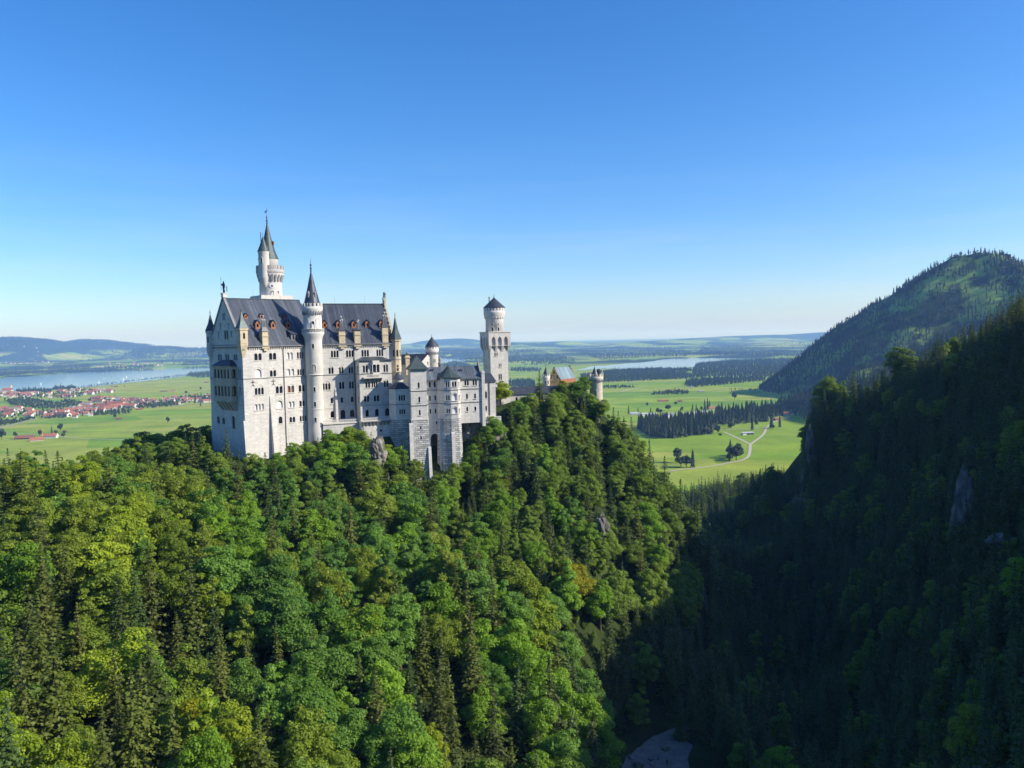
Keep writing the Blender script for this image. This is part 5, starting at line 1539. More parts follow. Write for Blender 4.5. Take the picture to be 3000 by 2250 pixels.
def trunk_mesh(name, H, r0, r1, rng, limbs=(), mat=None, lean=0.0):
    mb = MB()
    n = 7
    pts = [np.array([lean * (z / H) ** 2 + rng.normal() * 0.06, rng.normal() * 0.06, z]) for z in np.linspace(-1.5, H, 7)]
    rad = np.linspace(r0, r1, 7)
    def tube(pts, rad):
        V = []
        for q, r_ in zip(pts, rad):
            for k in range(n): V.append((q[0] + r_ * math.cos(2 * math.pi * k / n), q[1] + r_ * math.sin(2 * math.pi * k / n), q[2]))
        F = [(i * n + k, i * n + (k + 1) % n, (i + 1) * n + (k + 1) % n, (i + 1) * n + k) for i in range(len(pts) - 1) for k in range(n)]
        mb.add(V, F)
    tube(pts, rad)
    for a, b, r_ in limbs:
        a, b = np.array(a), np.array(b)
        mid = (a + b) / 2 + np.array([0, 0, 0.12 * np.linalg.norm(b - a)])
        tube([a, mid, b], [r_, r_ * 0.65, r_ * 0.2])
    return mb.mesh(name, mat or bark)


def _mesh(s, name, mat):
    me = bpy.data.meshes.new(name)
    me.from_pydata(s.v, [], s.f)
    me.materials.append(mat)
    me.polygons.foreach_set('use_smooth', [True] * len(s.f))
    me.update()
    return me


MB.mesh = _mesh


def broadleaf(seed, H=16.0, Rr=4.6, nb=34, per=330, leaf=0.215, base=0.24, point=0.30):
    rng = np.random.default_rng(seed)
    zc, hz = H * (base + 1) / 2, H * (1 - base) / 2
    C, RB = [], []
    lean_ = (rng.normal() * 0.16 * Rr, rng.normal() * 0.16 * Rr, rng.uniform(0, 6))
    squash = rng.uniform(0.8, 1.0)
    tries = 0
    while len(C) < nb and tries < 4000:
        tries += 1
        d = rng.normal(size=3); d /= np.linalg.norm(d)
        if d[2] < -0.86: continue
        f = rng.uniform(0.46, 0.98)
        zz = d[2] * f
        taper = 1.0 - point * max(zz, 0) - 0.10 * max(-zz, 0)
        q = np.array([d[0] * f * Rr * taper + lean_[0] * zz + 0.10 * Rr * math.sin(3 * zz + lean_[2]), d[1] * f * Rr * taper * squash + lean_[1] * zz, zc + zz * hz])
        rb_ = rng.uniform(0.17, 0.35) * Rr * (1.05 - 0.3 * max(zz, 0))
        if C and min(np.linalg.norm((q - c_) * [1, 1, 0.8]) for c_ in C) < 0.24 * Rr: continue
        C.append(q); RB.append(rb_)
    V = []
    for q, rb_ in zip(C, RB):
        n_ = int(per * (rb_ / (0.28 * Rr)) ** 2)
        d = rng.normal(size=(n_, 3)); d /= np.linalg.norm(d, axis=1)[:, None]
        d[:, 2] = np.where(d[:, 2] < -0.35, -d[:, 2], d[:, 2])
        rad = rb_ * rng.uniform(0.62, 1.12, (n_, 1)) * np.array([[1.08, 1.08, 0.78]])
        c = q + d * rad
        nr = d * 0.8 + rng.normal(size=(n_, 3)) * 0.45 + np.array([0.12, -0.05, 0.45])
        V.append(leaf_quads(c, nr, leaf * rng.uniform(0.6, 1.25, n_), rng))
    n_ = nb * 14
    d = rng.normal(size=(n_, 3)); d /= np.linalg.norm(d, axis=1)[:, None]
    c = np.array([0, 0, zc]) + d * rng.uniform(0.1, 0.7, (n_, 1)) * np.array([[Rr * 0.8, Rr * 0.8, hz * 0.85]])
    V.append(leaf_quads(c, rng.normal(size=(n_, 3)), leaf * rng.uniform(1.2, 2.0, n_), rng))
    V = np.concatenate(V)
    crown = np_mesh('crown', V, np.arange(len(V)).reshape(-1, 4), leaf_b)
    limbs = [((0, 0, H * 0.22 + 0.06 * H * i), tuple(C[i * 3 % len(C)]), 0.05 * Rr * 0.6) for i in range(7)]
    trunk = trunk_mesh('trunk', H * 0.72, 0.026 * H, 0.008 * H, rng, limbs, bark_pale if seed % 2 else bark)
    return crown, trunk


def spruce(seed, H=22.0, Rr=3.5, tiers=30, leaf=0.34, bare=0.06, sparse=0.0):
    rng = np.random.default_rng(seed)
    cs_, ns_, ss_ = [], [], []
    limbs = []
    for i in range(tiers):
        f = (i + rng.uniform(-0.3, 0.3)) / tiers
        z = H * (bare + (1 - bare) * f) * 0.985
        L = Rr * ((1 - f) ** 0.82) * rng.uniform(0.78, 1.12) + 0.22
        nbr = int(5 + 5 * (1 - f))
        ph = rng.uniform(0, 6.28)
        for b in range(nbr):
            if rng.random() < sparse: continue
            a = ph + 2 * math.pi * b / nbr + rng.normal() * 0.2
            Lb = L * rng.uniform(0.68, 1.15)
            droop = 0.30 + 0.35 * (1 - f) + rng.normal() * 0.06
            ns = max(3, int(Lb / 0.26))
            t = (np.arange(ns) + rng.uniform(0, 1, ns)) / ns
            t = 0.12 + 0.88 * t
            x = np.cos(a) * Lb * t; y = np.sin(a) * Lb * t
            zz = z - droop * Lb * t + 0.42 * droop * Lb * t ** 2.2
            side = rng.normal(size=ns) * (0.10 + 0.26 * t * (1.2 - t)) * Lb * 0.62
            c = np.stack([x - np.sin(a) * side, y + np.cos(a) * side, zz - np.abs(side) * 0.22 + rng.normal(size=ns) * 0.05], 1)
            cs_.append(c)
            out = np.array([np.cos(a), np.sin(a), 0])
            ns_.append(np.array([0, 0, 1.0]) + out * 0.45 + rng.normal(size=(ns, 3)) * 0.42)
            ss_.append(leaf * rng.uniform(0.7, 1.3, ns) * (0.75 + 0.4 * (1 - f)))
            if i % 5 == 0 and b % 3 == 0: limbs.append(((0, 0, z), (np.cos(a) * Lb * 0.8, np.sin(a) * Lb * 0.8, z - droop * Lb * 0.45), 0.05))
    c = np.concatenate(cs_); V = leaf_quads(c, np.concatenate(ns_), np.concatenate(ss_), rng)
    top = np.stack([rng.normal(size=24) * 0.09, rng.normal(size=24) * 0.09, H * (0.94 + 0.07 * rng.random(24))], 1)
    V = np.concatenate([V, leaf_quads(top, rng.normal(size=(24, 3)) + [0, 0, 0.2], np.full(24, 0.22), rng)])
    crown = np_mesh('crown', V, np.arange(len(V)).reshape(-1, 4), leaf_s)
    trunk = trunk_mesh('trunk', H * 0.97, 0.014 * H, 0.02, rng, limbs, bark)
    return crown, trunk


def lod_fir(seed, H=22.0, Rr=3.6):
    """a distant fir in one small mesh: ragged whorls on a stem"""
    rng = np.random.default_rng(seed)
    V, F = [], []
    T, n = 7, 9
    for i in range(T):
        f = i / T
        z0, z1 = H * (0.05 + 0.93 * f), H * min(1.0, 0.05 + 0.93 * f + 0.27)
        r_ = Rr * (1 - f) ** 0.85 + 0.25
        b = len(V)
        ph = rng.uniform(0, 6)
        for k in range(2 * n):
            a = ph + math.pi * k / n
            q = r_ * (rng.uniform(0.82, 1.12) if k % 2 else rng.uniform(0.45, 0.66))
            V.append((q * math.cos(a), q * math.sin(a), z0 - (0.25 if k % 2 else -0.2) * r_ + rng.normal() * 0.1))
        V.append((0, 0, z1))
        F += [(b + k, b + (k + 1) % (2 * n), b + 2 * n) for k in range(2 * n)]
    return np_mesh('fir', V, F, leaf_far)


def lod_round(seed, H=14.0, Rr=5.0, nb=12, per=26, leaf=0.95):
    rng = np.random.default_rng(seed)
    V = []
    for i in range(nb):
        d = rng.normal(size=3); d /= np.linalg.norm(d); d[2] = abs(d[2]) * 1.0 - 0.25
        q = np.array([d[0] * Rr * 0.62, d[1] * Rr * 0.62, H * 0.55 + d[2] * H * 0.34])
        e = rng.normal(size=(per, 3)); e /= np.linalg.norm(e, axis=1)[:, None]
        c = q + e * Rr * 0.40 * rng.uniform(0.7, 1.1, (per, 1))
        V.append(leaf_quads(c, e + rng.normal(size=(per, 3)) * 0.3 + [0, 0, 0.3], leaf * rng.uniform(0.6, 1.2, per), rng))
    n_ = 30
    c = np.stack([rng.normal(size=n_) * Rr * 0.25, rng.normal(size=n_) * Rr * 0.25, H * rng.uniform(0.25, 0.7, n_)], 1)
    V.append(leaf_quads(c, rng.normal(size=(n_, 3)), np.full(n_, leaf * 1.6), rng))
    V.append(np.array([(-0.35, 0, -1), (0.35, 0, -1), (0.25, 0, H * 0.5), (-0.25, 0, H * 0.5), (0, -0.35, -1), (0, 0.35, -1), (0, 0.25, H * 0.5), (0, -0.25, H * 0.5)]))
    V = np.concatenate(V)
    fm = np.zeros(len(V) // 4, int); fm[-2:] = 1
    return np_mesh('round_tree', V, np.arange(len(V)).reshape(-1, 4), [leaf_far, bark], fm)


BL = [broadleaf(11, 16, 4.9, 44, base=0.12, point=0.5), broadleaf(12, 16, 4.4, 44, base=0.08, point=0.68), broadleaf(13, 16, 5.5, 52, base=0.14), broadleaf(14, 16, 3.6, 42, base=0.06, point=0.72), broadleaf(15, 16, 4.9, 50, base=0.08, point=0.6), broadleaf(16, 16, 5.2, 38, base=0.20, point=0.4), broadleaf(17, 16, 4.0, 36, base=0.08, point=0.55), broadleaf(18, 16, 5.4, 48, base=0.10, point=0.66)]
SP = [spruce(21, 22, 4.5), spruce(22, 22, 3.9, 34), spruce(23, 22, 5.0, 30), spruce(24, 22, 4.4, 28, sparse=0.18), spruce(25, 22, 3.4, 32)]
BASE_H = {'b': 16.0, 's': 22.0}
FIRS = [lod_fir(31), lod_fir(32, 22, 3.0), lod_fir(33, 22, 4.2)]
RNDS = [lod_round(41), lod_round(42, 12, 5.2), lod_round(43, 16, 4.6)]


def instanced(name, pts, rot, scl, kind, sources, label, group=None):
    """an uncountable wood as one object: sources[k] is copied at every point of kind k"""
    me = bpy.data.meshes.new(name)
    me.from_pydata([tuple(q) for q in pts], [], [])
    for nm, arr, ty in (('turn', rot, 'FLOAT'), ('size', scl, 'FLOAT'), ('sort', kind, 'INT')):
        at_ = me.attributes.new(nm, ty, 'POINT')
        at_.data.foreach_set('value', np.asarray(arr, np.float32 if ty == 'FLOAT' else np.int32))
    o = link(name, me)
    ng = bpy.data.node_groups.new(name, 'GeometryNodeTree')
    ng.interface.new_socket('Geometry', in_out='INPUT', socket_type='NodeSocketGeometry')
    ng.interface.new_socket('Geometry', in_out='OUTPUT', socket_type='NodeSocketGeometry')
    N, L = ng.nodes, ng.links
    gi, go = N.new('NodeGroupInput'), N.new('NodeGroupOutput')
    jn = N.new('GeometryNodeJoinGeometry')

    def attr(nm, ty):
        a = N.new('GeometryNodeInputNamedAttribute'); a.data_type = ty; a.inputs['Name'].default_value = nm
        return next(s for s in a.outputs if s.enabled and s.name == 'Attribute')
    for k, src in enumerate(sources):
        oi = N.new('GeometryNodeObjectInfo'); oi.transform_space = 'ORIGINAL'; oi.inputs['Object'].default_value = src
        oi.inputs['As Instance'].default_value = True
        ip = N.new('GeometryNodeInstanceOnPoints')
        cmp_ = N.new('FunctionNodeCompare'); cmp_.data_type = 'INT'; cmp_.operation = 'EQUAL'
        ins = [s for s in cmp_.inputs if s.enabled]
        L.new(attr('sort', 'INT'), ins[0]); ins[1].default_value = k
        L.new(cmp_.outputs[0], ip.inputs['Selection'])
        L.new(gi.outputs[0], ip.inputs['Points'])
        L.new(oi.outputs['Geometry'], ip.inputs['Instance'])
        cx = N.new('ShaderNodeCombineXYZ'); L.new(attr('turn', 'FLOAT'), cx.inputs[2])
        e2r = N.new('FunctionNodeEulerToRotation'); L.new(cx.outputs[0], e2r.inputs[0])
        L.new(e2r.outputs[0], ip.inputs['Rotation'])
        cs3 = N.new('ShaderNodeCombineXYZ')
        for s in range(3): L.new(attr('size', 'FLOAT'), cs3.inputs[s])
        L.new(cs3.outputs[0], ip.inputs['Scale'])
        L.new(ip.outputs[0], jn.inputs[0])
    L.new(jn.outputs[0], go.inputs[0])
    md = o.modifiers.new('wood', 'NODES'); md.node_group = ng
    return tag(o, label, kind='stuff', group=group)


# ------------------------------------------------------------------ where the trees stand
SKY = np.array([(-200, 1330), (0, 1325), (60, 1318), (110, 1312), (180, 1335), (230, 1322), (300, 1312), (340, 1290), (400, 1268), (450, 1285), (545, 1245), (600, 1240), (628, 1275), (650, 1300), (700, 1335), (790, 1330), (850, 1292), (920, 1282), (960, 1262), (1010, 1245), (1060, 1238), (1085, 1262), (1120, 1305), (1180, 1305), (1200, 1345), (1212, 1336), (1250, 1344), (1262, 1384), (1276, 1388), (1290, 1350), (1342, 1346), (1372, 1330), (1395, 1270), (1420, 1235), (1440, 1200), (1480, 1180), (1520, 1165), (1560, 1150), (1590, 1135), (1640, 1130), (1690, 1118), (1735, 1150), (1775, 1205), (1830, 1205), (1870, 1235), (1900, 1275), (1960, 1335), (2010, 1425), (2060, 1480), (2090, 1520),
                (2100, 1395), (2150, 1385), (2200, 1372), (2230, 1355), (2280, 1372), (2320, 1360), (2350, 1330), (2362, 1205), (2385, 1150), (2420, 1092), (2470, 1085), (2540, 1080), (2600, 1060), (2640, 1015), (2700, 1030), (2740, 1025), (2762, 975), (2800, 1005), (2850, 965), (2900, 915), (2960, 895), (3000, 850), (3300, 760)], float)


SKY2 = np.array([(1500, 1480), (1900, 1420), (2000, 1398), (2060, 1392), (2110, 1388), (2150, 1382), (2200, 1372), (2230, 1358), (2280, 1372), (2320, 1362), (2350, 1330), (2364, 1215), (2385, 1155), (2420, 1100), (2470, 1090), (2560, 1080), (2640, 1030), (2760, 990), (3000, 850)], float)


def sky_limit(px, rpx):
    xs = np.linspace(-1, 1, 5)
    return np.max([np.interp(px + rpx * k * 0.8, SKY[:, 0], SKY[:, 1]) for k in xs], axis=0)


rng = np.random.default_rng(3)


def jitter_grid(x0, x1, y0, y1, s):
    nx_, ny_ = int((x1 - x0) / s), int((y1 - y0) / s)
    X, Y = np.meshgrid(x0 + s * (np.arange(nx_) + 0.5), y0 + s * (np.arange(ny_) + 0.5))
    X = X + (np.arange(ny_) % 2)[:, None] * s * 0.5
    return np.stack([(X + rng.uniform(-0.36, 0.36, X.shape) * s).ravel(), (Y + rng.uniform(-0.36, 0.36, Y.shape) * s).ravel()], 1)


def inside(poly, x, y):
    poly = np.asarray(poly, float)
    r_ = np.zeros(len(x), bool)
    for (x0, y0), (x1, y1) in zip(poly, np.roll(poly, -1, 0)):
        c = ((y0 > y) != (y1 > y)) & (x < (x1 - x0) * (y - y0) / (y1 - y0 + 1e-12) + x0)
        r_ ^= c
    return r_


CASTLE_FOOT = [FA.W(-3, -3.5, 0)[:2], FA.W(26, -5, 0)[:2], FB.W(3, -7, 0)[:2], FB.W(16, -7, 0)[:2], FB.W(17, -11.5, 0)[:2], FB.W(31, -11.5, 0)[:2], FC.W(-1, -3, 0)[:2], FC.W(8, -5.5, 0)[:2], FC.W(20, -4.5, 0)[:2], FC.W(22, 0.5, 0)[:2], FC.W(30, 0.5, 0)[:2], FC.W(37, 3, 0)[:2],
               (2, 344), (2, 354), (22, 360), (24, 368), (47, 369), (47, 400), (-20, 390), (-110, 330), FA.W(-4, 30, 0)[:2]]
xy = np.concatenate([jitter_grid(-330, 40, 60, 262, 7.3), jitter_grid(-330, 40, 262, 430, 6.4), jitter_grid(40, 110, 60, 430, 6.0), jitter_grid(110, 560, 40, 430, 7.0), jitter_grid(-60, 560, 430, 860, 7.2)])
st_ = jitter_grid(60, 330, 120, 560, 4.6)
z_ = land(st_[:, 0], st_[:, 1])
g_ = np.hypot(land(st_[:, 0] + 3, st_[:, 1]) - z_, land(st_[:, 0], st_[:, 1] + 3) - z_) / 3
xy = np.concatenate([xy, st_[(g_ > 0.95) & (project(np.c_[st_, z_])[0] > 2080)]])
z = land(xy[:, 0], xy[:, 1])
P3 = np.c_[xy, z]
px, py, dd = project(np.c_[xy, z + 9])
ok = (dd > 60) & (px > -170) & (px < 3170) & (py < 2420) & (z > 12)
ok &= ~inside(CASTLE_FOOT, xy[:, 0], xy[:, 1])
gpoly = [on_level(a, b_, 80)[:2] for a, b_ in gpx]
gp_ = np.array(gpoly); gc_ = gp_.mean(0)
ok &= ~inside(gc_ + (gp_ - gc_) * 1.12, xy[:, 0], xy[:, 1])
xy, z, P3, px, py, dd = xy[ok], z[ok], P3[ok], px[ok], py[ok], dd[ok]
# leave out what the ridges hide
vis = np.ones(len(xy), bool)
eye = np.array([0, 0, EYE])
for f in np.linspace(0.15, 0.965, 46):
    q = eye + (np.c_[xy, z + 17] - eye) * f
    vis &= land(q[:, 0], q[:, 1]) + 6.0 < q[:, 2] + 0.0
xy, z, P3, px, py, dd = xy[vis], z[vis], P3[vis], px[vis], py[vis], dd[vis]
eps = 3.0
slope = np.hypot(land(xy[:, 0] + eps, xy[:, 1]) - land(xy[:, 0] - eps, xy[:, 1]), land(xy[:, 0], xy[:, 1] + eps) - land(xy[:, 0], xy[:, 1] - eps)) / (2 * eps)
N0 = len(xy)
u = rng.random(N0)
crag = (px > 1330) & (px < 2110) & (py < 1720) & (dd < 400)
rightm = (px > 2050) & (dd < 520) | (px > 1750) & (py > 1800)
mouth = (dd > 430)
psp = np.where(rightm, 0.93, np.where(mouth, 0.92, np.where(crag, 0.46, np.where((px < 800) & (py > 1750), 0.50, np.where((px > 1050) & (px < 1700) & (py > 1980), 0.62, np.where((px > 620) & (px < 1300) & (py < 1450), 0.40, np.where(px < 250, 0.36, 0.17)))))))
sp = u < psp
H = np.where(sp, rng.uniform(15, 26, N0), rng.uniform(13.5, 21.5, N0))
H = np.where(crag, H * 0.80, H)
H = np.where((dd > 255) & (px > 620) & (px < 1400), H * 0.85, H)
H = np.where(rightm & ~mouth, H * 0.85, H)
keep = rng.random(N0) > np.clip((slope - 1.1) * 0.8, 0, 0.82) * np.where(crag, 0.55, np.where(rightm, 0.25, 1.0))
# keep the silhouettes of the hills where the photograph has them
tp = project(np.c_[xy, z + H])
rpx = np.where(sp, 0.12, 0.27) * H / dd * FPX
lim_f = np.interp(tp[0], [250, 300, 340, 560, 640, 690, 720], [0, 1328, 1338, 1348, 1350, 1338, 0])
lim = np.where(dd > 425, np.interp(tp[0], SKY2[:, 0], SKY2[:, 1]), sky_limit(tp[0], rpx))
lim = np.where(dd < 264, np.maximum(lim, lim_f), lim)
lim = lim + np.where(tp[0] > 1830, rng.uniform(-16, 40, N0), np.where(tp[0] > 1560, rng.uniform(-4, 26, N0), np.where(tp[0] < 330, rng.uniform(-12, 26, N0), rng.uniform(0, 12, N0))))
bp_ = project(P3)
room = (bp_[1] - lim) / np.maximum(bp_[1] - tp[1], 1e-3)
fit = np.clip(room, 0, 1)
keep &= fit > 0.42
H = H * fit
# sight line to the gravel bank
keep &= ~((dd < 205) & (tp[0] > 1770) & (tp[0] < 2110) & (tp[1] < 2245) & (bp_[1] > 2160)) 
gl_ = (dd < 215) & (tp[0] + rpx > 1816) & (tp[0] - rpx < 2046) & (bp_[1] > 2135) & (tp[1] < 2255)
keep &= ~gl_
xy, z, P3, px, py, dd, sp, H, crag, rightm, mouth = (a[keep] for a in (xy, z, P3, px, py, dd, sp, H, crag, rightm, mouth))
TREES = []   # [x, y, z, height, 'b'/'s', tint or None, width]
for i in range(len(xy)):
    TREES.append([xy[i, 0], xy[i, 1], z[i] - 0.3, H[i], 's' if sp[i] else 'b', None, 1.0, None])
print('near trees', len(TREES), 'spruce', int(sp.sum()))


FOOT = [(745, 1322, 266), (775, 1327, 268), (810, 1320, 270), (840, 1300, 272), (870, 1292, 274), (900, 1289, 276), (930, 1282, 278), (955, 1270, 280), (980, 1258, 283), (1010, 1250, 285), (1062, 1246, 284), (1085, 1266, 284), (1112, 1302, 284), (1135, 1314, 284), (1160, 1304, 285), (1212, 1340, 285), (1238, 1350, 283), (1298, 1352, 284), (1336, 1352, 289), (1366, 1348, 298), (1386, 1294, 306), (1405, 1264, 312), (1425, 1240, 316), (1445, 1214, 320), (1495, 1186, 328), (1512, 1174, 333)]
KNOLL = [(1500, 1196, 334), (1540, 1182, 338), (1602, 1148, 338), (1668, 1146, 343), (1702, 1178, 345), (1852, 1222, 342), (1905, 1288, 338), (1948, 1338, 336), (1992, 1402, 332), (2040, 1468, 328), (2075, 1528, 322), (1420, 1300, 312), (1640, 1250, 330), (1760, 1258, 338), (1560, 1280, 326), (1480, 1262, 322), (1820, 1330, 330), (1700, 1360, 318), (1900, 1420, 324)]
KN = ['under the gallery end', 'under the gallery middle', 'beneath the tall pointed fir', 'in front of the ochre gable', 'below the gatehouse roof', 'a step lower, right of the round gate tower', 'at the crag edge over the meadow', 'where the crag edge starts dropping', 'halfway down the crag edge', 'low on the crag edge', 'at the foot of the crag edge', 'in the shaded hollow by the bower', 'in the middle of the crag below the gable', 'under the round gate tower', 'on the shaded side of the knoll', 'in the hollow under the keep', 'on the sunny crag face under the tower', 'in the centre of the sunny crag', 'on the outer crag face']
NEARBY = ['palace corner', 'palace front', 'palace front', 'palace front', 'rain pipe foot', 'stair tower foot', 'stair tower', 'stair tower', 'terrace start', 'terrace', 'terrace', 'terrace rock', 'annexe tower', 'annexe tower', 'annexe tower', 'square tower base', 'deep arch', 'deep arch', 'polygonal tower base', 'bower rock', 'bower rock', 'corner pier', 'corner pier', 'keep foot', 'gallery end', 'gallery wall']
HERO = [(a, b, c, 's' if i_ % 5 == 1 or i_ % 7 == 3 else 'b', (0.95 + 0.2 * (i_ % 3 == 0), 1.1, 0.75), 1.0, '%s at the castle foot by the %s, number %d from left' % ('spruce' if i_ % 5 == 1 or i_ % 7 == 3 else 'green tree', NEARBY[i_], i_ + 1)) for i_, (a, b, c) in enumerate(FOOT)] + [(a, b, c, 's', (1.0, 1.12, 0.95), 1.35, 'pointed fir %s' % KN[i_]) for i_, (a, b, c) in enumerate(KNOLL)] + [  # single trees one can point at: pixel of the tip, distance, kind, tint, width, label
    (662, 1256, 266, 's', (1.25, 1.2, 1.0), 1.0, 'slender spruce standing against the shaded base of the palace gable'),
    (700, 1318, 262, 's', None, 1.0, 'bushy spruce in front of the white palace corner'),
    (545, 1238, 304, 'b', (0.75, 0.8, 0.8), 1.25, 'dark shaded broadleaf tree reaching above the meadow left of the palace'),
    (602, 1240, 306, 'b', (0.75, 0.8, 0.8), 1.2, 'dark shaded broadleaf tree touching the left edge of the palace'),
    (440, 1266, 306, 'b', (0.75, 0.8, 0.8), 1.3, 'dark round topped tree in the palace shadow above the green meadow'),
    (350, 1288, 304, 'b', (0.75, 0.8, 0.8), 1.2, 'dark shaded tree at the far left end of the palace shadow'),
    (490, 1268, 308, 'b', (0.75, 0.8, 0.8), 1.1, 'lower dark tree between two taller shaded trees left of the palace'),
    (172, 1322, 214, 's', (1.55, 1.5, 1.2), 1.25, 'tallest light green conifer tip on the left skyline below the farm'),
    (50, 1320, 214, 's', (1.55, 1.5, 1.2), 1.2, 'light green conifer tip at the left frame edge below the farm'),
    (320, 1312, 220, 's', (1.55, 1.5, 1.2), 1.2, 'light green conifer tip right of the farm on the left skyline'),
    (1466, 1112, 326, 'b', (1.5, 1.25, 0.6), 1.35, 'bright lime green tree in front of the square keep'),
    (1578, 1088, 343, 's', (1.05, 1.1, 1.0), 1.5, 'tall pointed fir left of the gatehouse, breaking the meadow line'),
    (1612, 1132, 338, 's', None, 1.1, 'broad fir just below the ochre stepped gable'),
    (1690, 1104, 350, 'b', (0.8, 0.95, 0.8), 1.2, 'dense tree hiding the middle of the gatehouse roof'),
    (1655, 1112, 347, 'b', (0.9, 1.0, 0.9), 1.0, 'tree covering the ochre gable foot, left of the densest crown'),
    (1718, 1124, 350, 's', None, 1.15, 'fir just right of the dense tree before the gatehouse'),
    (1628, 1146, 340, 'b', (1.0, 1.1, 0.8), 1.1, 'light tree low under the ochre gable'),
    (1752, 1168, 347, 'b', (1.05, 1.1, 0.8), 1.1, 'light tree touching the left side of the round gate tower'),
    (1545, 1150, 341, 'b', (1.1, 1.1, 0.8), 1.1, 'tree covering the right half of the long gallery'),
    (1520, 1172, 338, 'b', None, 1.1, 'tree covering the wall of the long gallery'),
    (1735, 1150, 348, 'b', (0.9, 1.0, 0.8), 1.0, 'smaller tree between gatehouse and round gate tower'),
    (1796, 1192, 342, 's', None, 1.0, 'pointed fir right of the round gate tower'),
    (1185, 1290, 284, 's', (0.9, 1.0, 0.9), 0.95, 'dark pointed fir in front of the low annexe tower'),
    (1322, 1372, 281, 'b', (1.25, 1.3, 0.8), 1.2, 'fresh green tree at the foot of the polygonal tower'),
    (1040, 1250, 281, 'b', (1.3, 1.2, 0.8), 1.3, 'light green bushy tree on the rock just under the terrace'),
    (1688, 1632, 236, 'b', (1.7, 1.15, 0.45), 0.8, 'tall yellow leaved tree on the shaded right side of the crag'),
    (1045, 1765, 186, 'b', (1.4, 1.2, 0.5), 1.15, 'big lime yellow tree in the middle of the forest slope'),
    (585, 2062, 126, 'b', (1.75, 1.25, 0.3), 0.9, 'golden yellow autumn tree behind spruces near the bottom edge'),
    (1255, 2120, 138, 'b', (1.5, 1.22, 0.5), 0.7, 'slim lime yellow tree at the bottom edge of the photo'),
    (440, 1842, 140, 's', (0.9, 0.85, 0.8), 1.3, 'large open crowned spruce with visible trunk in the lower left'),
    (1605, 1925, 152, 's', (0.85, 0.8, 0.75), 1.25, 'large dark spruce at the edge of the gorge shadow'),
    (1440, 1990, 148, 's', (1.0, 0.9, 0.8), 1.25, 'tall brownish spruce near the bottom left of the gorge'),
    (1730, 2085, 146, 's', (0.85, 0.8, 0.75), 1.2, 'single spruce half in shade just left of the gravel bank'),
    (760, 2080, 128, 's', None, 1.2, 'dark spruce right of the golden yellow tree'),
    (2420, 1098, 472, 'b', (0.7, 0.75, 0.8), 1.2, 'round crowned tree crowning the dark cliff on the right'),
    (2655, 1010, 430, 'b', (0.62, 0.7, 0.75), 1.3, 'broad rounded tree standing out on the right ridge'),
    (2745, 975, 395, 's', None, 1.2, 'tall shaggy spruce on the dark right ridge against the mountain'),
    (2990, 850, 330, 's', None, 1.3, 'tallest dark spruce at the right frame edge against the sky'),
]
hero_xy = []
for hx, hy, hd, k, tint, wd, lab in HERO:
    want = (15.0 if k == 'b' else 21.0) * (0.75 if hd > 255 else 1.15)
    ds = np.linspace(hd - 28, hd + 28, 57) if not lab.startswith(('dark', 'lower dark')) else np.linspace(hd - 4, hd + 8, 57)
    qs = at(np.full(57, hx), np.full(57, hy), ds)
    hs_2 = qs[:, 2] - land(qs[:, 0], qs[:, 1])
    bi = int(np.argmin(np.abs(hs_2 - want) + 0.12 * np.abs(ds - hd)))
    q = qs[bi]
    zb = land1(q[0], q[1]) - 0.3
    hh = float(np.clip(q[2] - zb, 5, 30))
    hero_xy.append((q[0], q[1], 0.2 * hh))
    TREES.append([q[0], q[1], q[2] - hh, hh, k, tint, wd, lab])
hero_xy = np.array(hero_xy)
n_h = len(HERO)
TREES = [t for i, t in enumerate(TREES) if i >= len(TREES) - n_h or np.min(np.hypot(hero_xy[:, 0] - t[0], hero_xy[:, 1] - t[1]) - hero_xy[:, 2] * 0.5) > 0]

# ------------------------------------------------------------------ planting: single trees, then the rest of the woods
COLS = [(250, 'below the farm'), (430, 'left of the shaded palace side'), (620, 'beside the dark shaded trees'), (740, 'below the palace gable'), (850, 'below the white palace front'), (960, 'below the stair tower'), (1080, 'below the terrace'), (1190, 'below the annexe tower'),
        (1290, 'below the square tower'), (1400, 'below the polygonal tower'), (1480, 'below the shaded rock'), (1560, 'below the gallery'), (1650, 'below the ochre gable'), (1740, 'below the gatehouse roof'), (1850, 'below the round gate tower'), (1960, 'at the crag edge'), (2110, 'on the right crag flank'), (2240, 'where the gorge opens'),
        (2370, 'under the forked path'), (2520, 'on the dark cliff'), (2680, 'on the dark right ridge'), (2850, 'under the far peak'), (9999, 'at the right edge')]
ROWS = [(1180, 'on the skyline'), (1300, 'at the forest top'), (1420, 'high up'), (1540, 'upper slope'), (1680, 'middle slope'), (1830, 'lower slope'), (1980, 'well down the slope'), (2120, 'near the bottom'), (9999, 'at the bottom edge')]
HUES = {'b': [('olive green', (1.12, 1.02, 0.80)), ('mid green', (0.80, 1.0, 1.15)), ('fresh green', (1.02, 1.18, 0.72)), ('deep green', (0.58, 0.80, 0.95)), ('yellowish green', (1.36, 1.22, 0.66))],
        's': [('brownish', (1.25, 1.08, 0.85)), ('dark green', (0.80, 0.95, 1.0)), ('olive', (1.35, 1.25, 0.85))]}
ORD = ['leftmost', 'second from left', 'third from left', 'fourth from left', 'fifth from left', 'sixth from left', 'seventh from left', 'eighth from left', 'ninth from left', 'tenth from left']
EXTRA = ['eleventh', 'twelfth', 'thirteenth', 'fourteenth', 'fifteenth', 'sixteenth', 'seventeenth', 'eighteenth', 'nineteenth', 'twentieth']


